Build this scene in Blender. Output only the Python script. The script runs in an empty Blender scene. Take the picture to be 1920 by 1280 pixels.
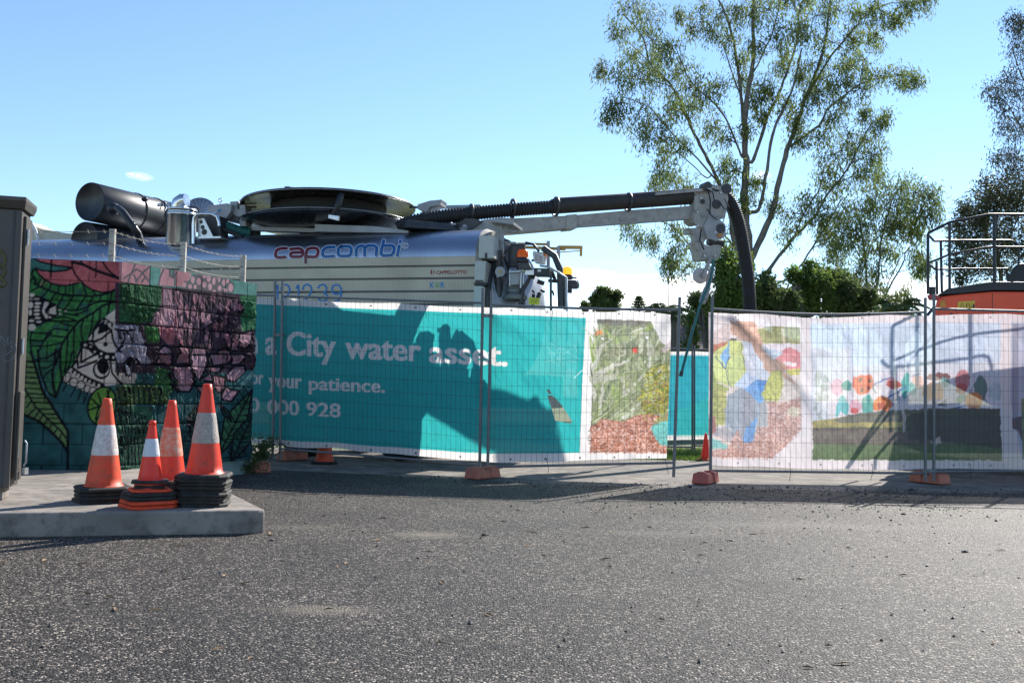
import bpy, bmesh, math, random
import numpy as np
from mathutils import Vector, Matrix
R = math.radians
sc = bpy.context.scene
COL = sc.collection
rng = np.random.default_rng(7)
random.seed(7)

# ---------------- camera ----------------
F = 1800.0; CAMZ = 1.05
PITCH = math.atan(100/F); ROLL = R(1.15)
_f = Vector((0, math.cos(PITCH), math.sin(PITCH)))
_u0 = Vector((0, -math.sin(PITCH), math.cos(PITCH))); _r0 = Vector((1, 0, 0))
_r = _r0*math.cos(ROLL)+_u0*math.sin(ROLL); _u = -_r0*math.sin(ROLL)+_u0*math.cos(ROLL)
CAM = Vector((0, 0, CAMZ))
cd = bpy.data.cameras.new('camera'); cam = bpy.data.objects.new('camera', cd); COL.objects.link(cam)
cd.sensor_width = 36; cd.lens = 36*F/1920; cd.clip_start = .05; cd.clip_end = 3000
M = Matrix((_r, _u, -_f)).transposed().to_4x4(); M.translation = CAM
cam.matrix_world = M; sc.camera = cam

def ray(px, py):
    return _f + _r*((px-960)/F) - _u*((py-640)/F)
def P(px, py, Y):
    d = ray(px, py); return CAM + d*(Y/d.y)
def G(px, py, z=0.0):
    d = ray(px, py); return CAM + d*((z-CAMZ)/d.z)
def PL(px, py, o, n):
    d = ray(px, py); o = Vector(o); n = Vector(n)
    return CAM + d*((o-CAM).dot(n)/d.dot(n))
_fa, _ra, _ua = (np.array(v) for v in (_f, _r, _u))
def project(A):
    D = A - np.array(CAM); w = D@_fa
    return 960+F*(D@_ra)/w, 640-F*(D@_ua)/w

# ---------------- light ----------------
SUN_EL = R(35.5); SUN_AZ = R(35)      # azimuth measured from +Y towards +X
w = bpy.data.worlds.new('World'); sc.world = w; w.use_nodes = True
nt = w.node_tree; N = nt.nodes; L = nt.links
for n in list(N): N.remove(n)
out = N.new('ShaderNodeOutputWorld'); bg = N.new('ShaderNodeBackground')
sky = N.new('ShaderNodeTexSky'); sky.sky_type = 'NISHITA'; sky.sun_disc = False
sky.sun_elevation = SUN_EL; sky.sun_rotation = SUN_AZ
sky.altitude = 0; sky.air_density = 1.0; sky.dust_density = 0.0; sky.ozone_density = 4.0
bg.inputs['Strength'].default_value = 0.105
tc = N.new('ShaderNodeTexCoord')
def vm(op, a, b=None):
    n = N.new('ShaderNodeVectorMath'); n.operation = op
    for i, v in enumerate((a, b)):
        if v is None: continue
        if isinstance(v, (tuple, list)): n.inputs[i].default_value = v
        else: L.new(v, n.inputs[i])
    return n
def fm(op, a, b=None, clamp=False):
    n = N.new('ShaderNodeMath'); n.operation = op; n.use_clamp = clamp
    for i, v in enumerate((a, b)):
        if v is None: continue
        if isinstance(v, (int, float)): n.inputs[i].default_value = v
        else: L.new(v, n.inputs[i])
    return n.outputs[0]
def dirv(px, py):
    return tuple(ray(px, py).normalized())
total = None
for px, py, sx, sz, amp in ((1210, 560, .085, .026, 1.35), (1130, 572, .07, .018, 1.0), (1290, 540, .05, .020, 1.0), (1690, 552, .06, .022, 1.1),
                       (1560, 560, .08, .018, .8), (262, 331, .013, .0045, .5), (248, 327, .007, .002, .4), (1100, 520, .04, .010, .6), (1425, 330, .012, .006, .4)):
    d = vm('SUBTRACT', tc.outputs['Generated'], dirv(px, py))
    d = vm('MULTIPLY', d.outputs[0], (1/sx, 1/sx*.3, 1/sz))
    ln = vm('LENGTH', d.outputs[0]).outputs['Value']
    v = fm('MULTIPLY', fm('SUBTRACT', 1.0, ln, True), amp)
    total = v if total is None else fm('MAXIMUM', total, v)
st = vm('MULTIPLY', tc.outputs['Generated'], (60, 60, 130))
nz = N.new('ShaderNodeTexNoise'); nz.inputs['Scale'].default_value = 1.0; nz.inputs['Detail'].default_value = 6; nz.inputs['Roughness'].default_value = .6
L.new(st.outputs[0], nz.inputs['Vector'])
m1 = fm('MULTIPLY', total, fm('ADD', fm('MULTIPLY', fm('SUBTRACT', nz.outputs['Fac'], .5), 3.2), .75))
m1 = fm('MULTIPLY', m1, 1.6, True)
mix = N.new('ShaderNodeMixRGB'); L.new(m1, mix.inputs['Fac']); L.new(sky.outputs['Color'], mix.inputs['Color1'])
mix.inputs['Color2'].default_value = (9.5, 9.5, 9.6, 1)
L.new(mix.outputs[0], bg.inputs['Color']); L.new(bg.outputs[0], out.inputs['Surface'])
sd = bpy.data.lights.new('sun', 'SUN'); sun = bpy.data.objects.new('sun', sd); COL.objects.link(sun)
sd.energy = 4.4; sd.angle = R(.53); sd.color = (1, .95, .87)
SDIR = Vector((math.sin(SUN_AZ)*math.cos(SUN_EL), math.cos(SUN_AZ)*math.cos(SUN_EL), math.sin(SUN_EL)))
sun.rotation_euler = SDIR.to_track_quat('Z', 'Y').to_euler()
vs = sc.view_settings; vs.view_transform = 'Standard'; vs.look = 'None'; vs.exposure = 1.02; vs.gamma = 1; vs.use_curve_mapping = False
sc.cycles.transparent_max_bounces = 16; sc.cycles.max_bounces = 8

# ---------------- materials ----------------
def lin(c):
    return tuple(((x/255)/12.92 if x/255 <= .04045 else ((x/255+.055)/1.055)**2.4) for x in c[:3])
MATS = {}
def mat(name, col, rough=.6, metal=0.0, var=.12, vscale=6.0, bump=.1, bscale=60.0, trans=0.0, coat=0.0, dirt=None, dirtamt=0.0, spec=.5):
    if name in MATS: return MATS[name]
    m = bpy.data.materials.new(name); m.use_nodes = True; t = m.node_tree; n = t.nodes; l = t.links
    b = n['Principled BSDF']; MATS[name] = m
    c = n.new('ShaderNodeTexCoord')
    nz = n.new('ShaderNodeTexNoise'); nz.inputs['Scale'].default_value = vscale; nz.inputs['Detail'].default_value = 5
    l.new(c.outputs['Object'], nz.inputs['Vector'])
    rp = n.new('ShaderNodeValToRGB'); l.new(nz.outputs['Fac'], rp.inputs['Fac'])
    rp.color_ramp.elements[0].position = .3; rp.color_ramp.elements[1].position = .7
    rp.color_ramp.elements[0].color = tuple(x*(1-var) for x in col)+(1,)
    rp.color_ramp.elements[1].color = tuple(min(1, x*(1+var)) for x in col)+(1,)
    base = rp.outputs[0]
    if dirt:
        n2 = n.new('ShaderNodeTexNoise'); n2.inputs['Scale'].default_value = vscale*2.7; n2.inputs['Detail'].default_value = 8; n2.inputs['Roughness'].default_value = .7
        l.new(c.outputs['Object'], n2.inputs['Vector'])
        r2 = n.new('ShaderNodeValToRGB'); l.new(n2.outputs['Fac'], r2.inputs['Fac'])
        r2.color_ramp.elements[0].position = .62-dirtamt*.3; r2.color_ramp.elements[1].position = .78-dirtamt*.2
        mx = n.new('ShaderNodeMixRGB'); l.new(r2.outputs[0], mx.inputs['Fac']); l.new(base, mx.inputs[1]); mx.inputs[2].default_value = tuple(dirt)+(1,)
        base = mx.outputs[0]
    l.new(base, b.inputs['Base Color'])
    mr = n.new('ShaderNodeMapRange'); l.new(nz.outputs['Fac'], mr.inputs['Value'])
    mr.inputs['To Min'].default_value = max(.02, rough-.08); mr.inputs['To Max'].default_value = min(1, rough+.08)
    l.new(mr.outputs[0], b.inputs['Roughness'])
    b.inputs['Metallic'].default_value = metal; b.inputs['Coat Weight'].default_value = coat
    b.inputs['Specular IOR Level'].default_value = spec
    if bump > 0:
        bn = n.new('ShaderNodeTexNoise'); bn.inputs['Scale'].default_value = bscale; bn.inputs['Detail'].default_value = 4
        l.new(c.outputs['Object'], bn.inputs['Vector'])
        bp = n.new('ShaderNodeBump'); bp.inputs['Strength'].default_value = bump; bp.inputs['Distance'].default_value = .01
        l.new(bn.outputs['Fac'], bp.inputs['Height']); l.new(bp.outputs[0], b.inputs['Normal'])
    if trans > 0:
        tr = n.new('ShaderNodeBsdfTranslucent'); l.new(base, tr.inputs['Color'])
        ms = n.new('ShaderNodeMixShader'); ms.inputs[0].default_value = trans
        o = n['Material Output']; l.new(b.outputs[0], ms.inputs[1]); l.new(tr.outputs[0], ms.inputs[2]); l.new(ms.outputs[0], o.inputs['Surface'])
    return m

galv = mat('galvanised_steel', (.42, .44, .45), .42, .75, .2, 9, .05)
darkst = mat('dark_steel', (.05, .052, .055), .5, .3, .3, 9, .05)
black = mat('black_paint', (.014, .015, .019), .45, 0, .2, 5, .03)
rubber = mat('black_rubber', (.018, .018, .02), .7, 0, .3, 12, .2)
stain = mat('stainless_steel', (.62, .62, .62), .24, 1, .1, 7, .06, 30)
alu = mat('aluminium', (.55, .56, .57), .38, .9, .12, 8, .05)
greyp = mat('grey_paint', (.30, .31, .32), .5, 0, .15, 6, .05)
boomp = mat('boom_paint', (.32, .31, .29), .5, 0, .2, 5, .06, dirt=(.12, .09, .06), dirtamt=.25)
whitep = mat('white_paint', (.62, .62, .60), .45, 0, .08, 5, .04, dirt=(.3, .26, .2), dirtamt=.1)
boxp = mat('panel_paint', (.42, .43, .40), .45, 0, .08, 5, .04, dirt=(.2, .18, .14), dirtamt=.12)
amber = mat('amber_plastic', (.9, .22, .01), .2, 0, .05, 5, 0, trans=.45)
yellowp = mat('yellow_paint', (.45, .28, .05), .5, 0, .15, 5, .05)
teal_rub = mat('teal_hose', (.02, .13, .13), .55, 0, .2, 8, .1)
blockp = mat('fence_foot_plastic', (.42, .085, .06), .55, 0, .15, 8, .12, 40, dirt=(.2, .14, .11), dirtamt=.25)
blockp2 = mat('faded_foot_plastic', (.42, .13, .08), .6, 0, .2, 8, .12, 40, dirt=(.22, .16, .12), dirtamt=.35)

# ---------------- mesh builder ----------------
class MB:
    def __init__(s): s.v = []; s.f = []; s.sm = []; s.mi = []; s.cur = 0
    def add(s, vs, fs, smooth=False):
        o = len(s.v); s.v += [tuple(v) for v in vs]
        for f in fs: s.f.append(tuple(i+o for i in f)); s.sm.append(smooth); s.mi.append(s.cur)
        return s
    def box(s, a, b):
        x0, y0, z0 = a; x1, y1, z1 = b
        return s.hexa([(x0,y0,z0),(x1,y0,z0),(x1,y1,z0),(x0,y1,z0)], [(x0,y0,z1),(x1,y0,z1),(x1,y1,z1),(x0,y1,z1)])
    def hexa(s, lo, hi):
        n = len(lo); fs = [tuple(range(n))[::-1], tuple(range(n, 2*n))]
        for i in range(n): j = (i+1) % n; fs.append((i, j, n+j, n+i))
        return s.add(list(lo)+list(hi), fs)
    def bar(s, a, b, w, h, up=(0, 0, 1)):
        a = Vector(a); b = Vector(b); d = (b-a).normalized(); u = Vector(up)
        if abs(d.dot(u)) > .99: u = Vector((0, 1, 0))
        x = d.cross(u).normalized(); y = x.cross(d).normalized()
        q = [x*w/2+y*h/2, -x*w/2+y*h/2, -x*w/2-y*h/2, x*w/2-y*h/2]
        return s.hexa([a+k for k in q], [b+k for k in q])
    def tube(s, pts, r, n=8, cap=True, smooth=True):
        pts = [Vector(p) for p in pts]; m = len(pts)
        rs = r if isinstance(r, (list, tuple)) else [r]*m
        t = [(pts[min(i+1, m-1)]-pts[max(i-1, 0)]).normalized() for i in range(m)]
        ref = Vector((0, 0, 1)) if abs(t[0].z) < .9 else Vector((1, 0, 0))
        x = t[0].cross(ref).normalized(); vs = []
        for i in range(m):
            x = (x - t[i]*x.dot(t[i])).normalized(); y = t[i].cross(x)
            for k in range(n):
                a = 2*math.pi*k/n; vs.append(pts[i]+x*(rs[i]*math.cos(a))+y*(rs[i]*math.sin(a)))
        fs = [(i*n+k, i*n+(k+1) % n, (i+1)*n+(k+1) % n, (i+1)*n+k) for i in range(m-1) for k in range(n)]
        s.add(vs, fs, smooth)
        if cap:
            s.add(vs[:n], [tuple(range(n))[::-1]]); s.add(vs[-n:], [tuple(range(n))])
        return s
    def cyl(s, a, b, r, n=16, r2=None): return s.tube([a, b], [r, r if r2 is None else r2], n)
    def lathe(s, prof, o=(0, 0, 0), ax=(0, 0, 1), n=24, smooth=True, closed=False):
        ax = Vector(ax).normalized(); ref = Vector((1, 0, 0)) if abs(ax.x) < .9 else Vector((0, 1, 0))
        x = ax.cross(ref).normalized(); y = ax.cross(x); o = Vector(o); vs = []
        for r, h in prof:
            for k in range(n):
                a = 2*math.pi*k/n; vs.append(o+ax*h+x*(r*math.cos(a))+y*(r*math.sin(a)))
        m = len(prof)
        fs = [(i*n+k, i*n+(k+1) % n, (i+1)*n+(k+1) % n, (i+1)*n+k) for i in range(m-1) for k in range(n)]
        return s.add(vs, fs, smooth)
    def prism(s, poly, d):
        d = Vector(d); lo = [Vector(p) for p in poly]
        return s.hexa(lo, [p+d for p in lo])
    def ball(s, c, r, n=10, sc_=(1, 1, 1)):
        prof = [(max(1e-4, math.sin(math.pi*i/n))*r, -math.cos(math.pi*i/n)*r) for i in range(n+1)]
        o = len(s.v); s.lathe(prof, (0, 0, 0), n=n+4)
        for i in range(o, len(s.v)):
            v = s.v[i]; s.v[i] = (v[0]*sc_[0]+c[0], v[1]*sc_[1]+c[1], v[2]*sc_[2]+c[2])
        return s
    def xf(s, M):
        s.v = [tuple(M@Vector(v)) for v in s.v]; return s
    def build(s, name, m, parent=None, bevel=0, local=False):
        me = bpy.data.meshes.new(name); o = bpy.data.objects.new(name, me); COL.objects.link(o)
        off = Vector((0, 0, 0))
        if parent is not None:
            o.parent = parent
            if not local: off = world_loc(parent)
        me.from_pydata([(v[0]-off[0], v[1]-off[1], v[2]-off[2]) for v in s.v], [], s.f)
        for mm in (m if isinstance(m, (list, tuple)) else [m]): me.materials.append(mm)
        me.polygons.foreach_set('use_smooth', s.sm); me.polygons.foreach_set('material_index', s.mi)
        me.validate(); fixn(me)
        if bevel:
            b = o.modifiers.new('bevel', 'BEVEL'); b.width = bevel; b.segments = 2; b.limit_method = 'ANGLE'; b.angle_limit = R(40)
        return o
def fixn(me):
    bm = bmesh.new(); bm.from_mesh(me); bmesh.ops.recalc_face_normals(bm, faces=bm.faces); bm.to_mesh(me); bm.free()
def world_loc(o):
    v = Vector((0, 0, 0))
    while o is not None: v += o.location; o = o.parent
    return v
def tag(o, label=None, cat=None, group=None, kind=None):
    if label: o['label'] = label
    if cat: o['category'] = cat
    if group: o['group'] = group
    if kind: o['kind'] = kind
    return o
def empty(name, loc, label, cat, group=None):
    o = bpy.data.objects.new(name, None); COL.objects.link(o); o.location = loc; o.empty_display_size = .2
    return tag(o, label, cat, group)
def copy_tree(o, parent=None):
    c = o.copy(); COL.objects.link(c); c.parent = parent
    for ch in o.children: copy_tree(ch, c)
    return c
def grid_obj(name, V, C, m, parent=None, smooth=True, attr='Col', keep=None):
    ny, nx = V.shape[:2]; me = bpy.data.meshes.new(name)
    v = V.reshape(-1, 3).copy()
    if parent is not None: v -= np.array(world_loc(parent))
    idx = np.arange(ny*nx).reshape(ny, nx)
    f = np.stack([idx[:-1, :-1], idx[:-1, 1:], idx[1:, 1:], idx[1:, :-1]], -1).reshape(-1, 4)
    if keep is not None: f = f[keep.reshape(-1)]
    quads(me, v, f, smooth)
    if C is not None:
        a = me.color_attributes.new(attr, 'FLOAT_COLOR', 'POINT')
        c4 = np.ones((ny*nx, 4), 'f'); c4[:, :3] = C.reshape(-1, 3); a.data.foreach_set('color', c4.ravel())
    me.materials.append(m)
    o = bpy.data.objects.new(name, me); COL.objects.link(o); o.parent = parent
    return o
def quads(me, v, f, smooth=True):
    me.vertices.add(len(v)); me.vertices.foreach_set('co', np.ascontiguousarray(v, 'f').ravel())
    me.loops.add(f.size); me.loops.foreach_set('vertex_index', np.ascontiguousarray(f, 'i').ravel())
    me.polygons.add(len(f)); me.polygons.foreach_set('loop_start', np.arange(0, f.size, f.shape[1], dtype='i'))
    me.polygons.foreach_set('use_smooth', np.full(len(f), smooth)); me.update(); me.validate()

# value noise
def vnoise(x, y, seed=0):
    xi = np.floor(x).astype(np.int64); yi = np.floor(y).astype(np.int64); xf = x-xi; yf = y-yi
    def h(a, b):
        n = (a*374761393 + b*668265263 + seed*982451653) & 0x7fffffff
        n = ((n ^ (n >> 13))*1274126177) & 0x7fffffff
        return ((n ^ (n >> 16)) & 0xffff)/65535.0
    u = xf*xf*(3-2*xf); v = yf*yf*(3-2*yf)
    return (h(xi, yi)*(1-u)+h(xi+1, yi)*u)*(1-v)+(h(xi, yi+1)*(1-u)+h(xi+1, yi+1)*u)*v
def fbm(x, y, o=4, seed=0):
    t = 0; a = .5
    for i in range(o): t = t+a*vnoise(x*2**i, y*2**i, seed+i); a *= .5
    return t/(1-.5**o)

# ---------------- painting on a flat surface, in cells of that surface ----------------
class Canvas:
    """V: (ny,nx,3) world positions of cells (fine); paint is addressed by where a cell lies on the print"""
    def __init__(s, V, base):
        s.PX, s.PY = project(V.reshape(-1, 3)); s.PX = s.PX.reshape(V.shape[:2]); s.PY = s.PY.reshape(V.shape[:2])
        s.C = np.empty(V.shape, 'f'); s.C[:] = lin(base); s.cmin = s.PX.min(0); s.cmax = s.PX.max(0); s.rmin = s.PY.min(1); s.rmax = s.PY.max(1)
    def win(s, x0, y0, x1, y1):
        c = np.where((s.cmax >= x0) & (s.cmin <= x1))[0]; r = np.where((s.rmax >= y0) & (s.rmin <= y1))[0]
        if len(c) == 0 or len(r) == 0: return None
        return slice(r[0], r[-1]+1), slice(c[0], c[-1]+1)
    def inside(s, pts, w):
        X = s.PX[w]; Y = s.PY[w]; m = np.zeros(X.shape, bool); n = len(pts)
        for i in range(n):
            x0, y0 = pts[i]; x1, y1 = pts[(i+1) % n]
            if y0 == y1: continue
            m ^= ((y0 > Y) != (y1 > Y)) & (X < (x1-x0)*(Y-y0)/(y1-y0)+x0)
        return m
    def put(s, w, m, col, a=1.0, nz=0.0, nsc=.15, seed=3):
        c = np.array(lin(col), 'f')
        sub = s.C[w]
        k = c[None, :]
        if nz:
            q = fbm(s.PX[w][m]*nsc, s.PY[w][m]*nsc, 3, seed); k = c[None, :]*(1+nz*(q[:, None]-.5)*2)
        sub[m] = sub[m]*(1-a)+np.clip(k, 0, 1)*a
    def poly(s, pts, col, a=1.0, nz=0.0, nsc=.15, seed=3):
        xs = [p[0] for p in pts]; ys = [p[1] for p in pts]
        w = s.win(min(xs), min(ys), max(xs), max(ys))
        if w is None: return
        s.put(w, s.inside(pts, w), col, a, nz, nsc, seed)
    def ell(s, cx, cy, rx, ry, col, rot=0, a=1.0, nz=0.0, nsc=.15, ring=None):
        rr = max(rx, ry); w = s.win(cx-rr, cy-rr, cx+rr, cy+rr)
        if w is None: return
        X = s.PX[w]-cx; Y = s.PY[w]-cy; c, n = math.cos(rot), math.sin(rot)
        d = ((X*c+Y*n)/rx)**2+((-X*n+Y*c)/ry)**2
        m = d <= 1
        if ring: m &= d >= (1-ring)**2
        s.put(w, m, col, a, nz, nsc)
    def stroke(s, pts, wd, col, a=1.0, taper=False, nz=0.0):
        xs = [p[0] for p in pts]; ys = [p[1] for p in pts]
        w = s.win(min(xs)-wd, min(ys)-wd, max(xs)+wd, max(ys)+wd)
        if w is None: return
        X = s.PX[w]; Y = s.PY[w]; m = np.zeros(X.shape, bool); n = len(pts)-1
        for i in range(n):
            x0, y0 = pts[i]; x1, y1 = pts[i+1]; dx, dy = x1-x0, y1-y0; L2 = dx*dx+dy*dy+1e-9
            t = np.clip(((X-x0)*dx+(Y-y0)*dy)/L2, 0, 1)
            r = wd/2*(1-(i+t)/n*.75) if taper else wd/2
            m |= (X-x0-t*dx)**2+(Y-y0-t*dy)**2 <= r*r
        s.put(w, m, col, a, nz)
    def speck(s, pts, cols, n, size, seed=1):
        rr = random.Random(seed); xs = [p[0] for p in pts]; ys = [p[1] for p in pts]
        for i in range(n):
            x = rr.uniform(min(xs), max(xs)); y = rr.uniform(min(ys), max(ys))
            c = 0; k = False; m = len(pts)
            for j in range(m):
                (x0, y0), (x1, y1) = pts[j], pts[(j+1) % m]
                if (y0 > y) != (y1 > y) and x < (x1-x0)*(y-y0)/(y1-y0)+x0: k = not k
            if not k: continue
            an = rr.uniform(0, 3.14); l = size*rr.uniform(.5, 1.6)
            s.stroke([(x, y), (x+l*math.cos(an), y+l*math.sin(an)*.7)], size*rr.uniform(.25, .5), rr.choice(cols), .85)
    def glyphs(s, text, quad, col, bold=.02, strike=.8):
        a = 1.0
        """quad: px of baseline-left, baseline-right, top-left (cap height)"""
        tris, bb = text_tris(text, bold)
        (xl, yl), (xr, yr), (xt, yt) = quad
        for t in tris:
            q = []
            for (u, v) in t:
                fu = (u-bb[0])/(bb[1]-bb[0]); fv = v/bb[2]
                q.append((xl+(xr-xl)*fu+(xt-xl)*fv, yl+(yr-yl)*fu+(yt-yl)*fv))
            for dx in ((-strike, 0, strike) if strike else (0,)): s.poly([(x+dx, y) for x, y in q], col, a)
    def organic(s, pts, amp=3.0, sc_=.12, nz=.25, seed=1):
        # ragged, photographic edges and tone inside an area of the print
        xs = [p[0] for p in pts]; ys = [p[1] for p in pts]; w = s.win(min(xs), min(ys), max(xs), max(ys))
        if w is None: return
        m = s.inside(pts, w); X = s.PX[w]; Y = s.PY[w]; sub = s.C[w].copy(); ny, nx = m.shape
        I, J = np.mgrid[0:ny, 0:nx]
        di = (fbm(X*sc_, Y*sc_, 4, seed)-.5)*4*amp; dj = (fbm(X*sc_, Y*sc_, 4, seed+9)-.5)*4*amp
        i2 = np.clip(I+di, 0, ny-1).astype(int); j2 = np.clip(J+dj, 0, nx-1).astype(int)
        q = sub[i2, j2]; q = (q+np.roll(q, 1, 0)+np.roll(q, 1, 1)+np.roll(q, -1, 0)+np.roll(q, -1, 1))/5
        t = 1+nz*((fbm(X*.35, Y*.35, 3, seed+20)-.5)*2.2+(fbm(X*.05, Y*.05, 2, seed+30)-.5)*1.4)
        q = np.clip(q*t[..., None], 0, .95); o = s.C[w]; o[m] = q[m]
    def down(s, k=2):
        ny, nx = s.C.shape[:2]; ny -= ny % k; nx -= nx % k
        return s.C[:ny, :nx].reshape(ny//k, k, nx//k, k, 3).mean((1, 3))
_tt = {}
def text_tris(text, bold=.02):
    key = (text, bold)
    if key in _tt: return _tt[key]
    cu = bpy.data.curves.new('lettering', 'FONT'); cu.body = text; cu.size = 1; cu.offset = bold; cu.resolution_u = 4; cu.space_character = 1+bold*1.2
    o = bpy.data.objects.new('lettering', cu); COL.objects.link(o)
    bpy.context.view_layer.update(); dg = bpy.context.evaluated_depsgraph_get(); me = o.evaluated_get(dg).to_mesh()
    me.calc_loop_triangles(); vs = [(v.co.x, v.co.y) for v in me.vertices]
    tr = [tuple(vs[i] for i in t.vertices) for t in me.loop_triangles]
    o.evaluated_get(dg).to_mesh_clear(); bpy.data.objects.remove(o); bpy.data.curves.remove(cu)
    xs = [p[0] for t in tr for p in t]
    cap = .729
    _tt[key] = (tr, (min(xs), max(xs), cap)); return _tt[key]

def paint_mat(name, rough=.7, trans=0.0, transp=0.0, bump=.15, bscale=80, joints=None, spec=.3, weave=False):
    m = bpy.data.materials.new(name); m.use_nodes = True; t = m.node_tree; n = t.nodes; l = t.links; b = n['Principled BSDF']
    at = n.new('ShaderNodeAttribute'); at.attribute_name = 'Col'; l.new(at.outputs['Color'], b.inputs['Base Color'])
    b.inputs['Roughness'].default_value = rough; b.inputs['Specular IOR Level'].default_value = spec
    c = n.new('ShaderNodeTexCoord'); bn = n.new('ShaderNodeTexNoise'); bn.inputs['Scale'].default_value = bscale; bn.inputs['Detail'].default_value = 4
    l.new(c.outputs['Object'], bn.inputs['Vector']); bp = n.new('ShaderNodeBump'); bp.inputs['Strength'].default_value = bump; bp.inputs['Distance'].default_value = .01
    l.new(bn.outputs['Fac'], bp.inputs['Height']); l.new(bp.outputs[0], b.inputs['Normal'])
    o = n['Material Output']; cur = b.outputs[0]
    if trans:
        tr = n.new('ShaderNodeBsdfTranslucent'); l.new(at.outputs['Color'], tr.inputs['Color'])
        ms = n.new('ShaderNodeMixShader'); ms.inputs[0].default_value = trans; l.new(cur, ms.inputs[1]); l.new(tr.outputs[0], ms.inputs[2]); cur = ms.outputs[0]
    if transp:
        tp = n.new('ShaderNodeBsdfTransparent')
        ms = n.new('ShaderNodeMixShader'); ms.inputs[0].default_value = transp; l.new(cur, ms.inputs[1]); l.new(tp.outputs[0], ms.inputs[2]); cur = ms.outputs[0]
    l.new(cur, o.inputs['Surface'])
    return m
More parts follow.
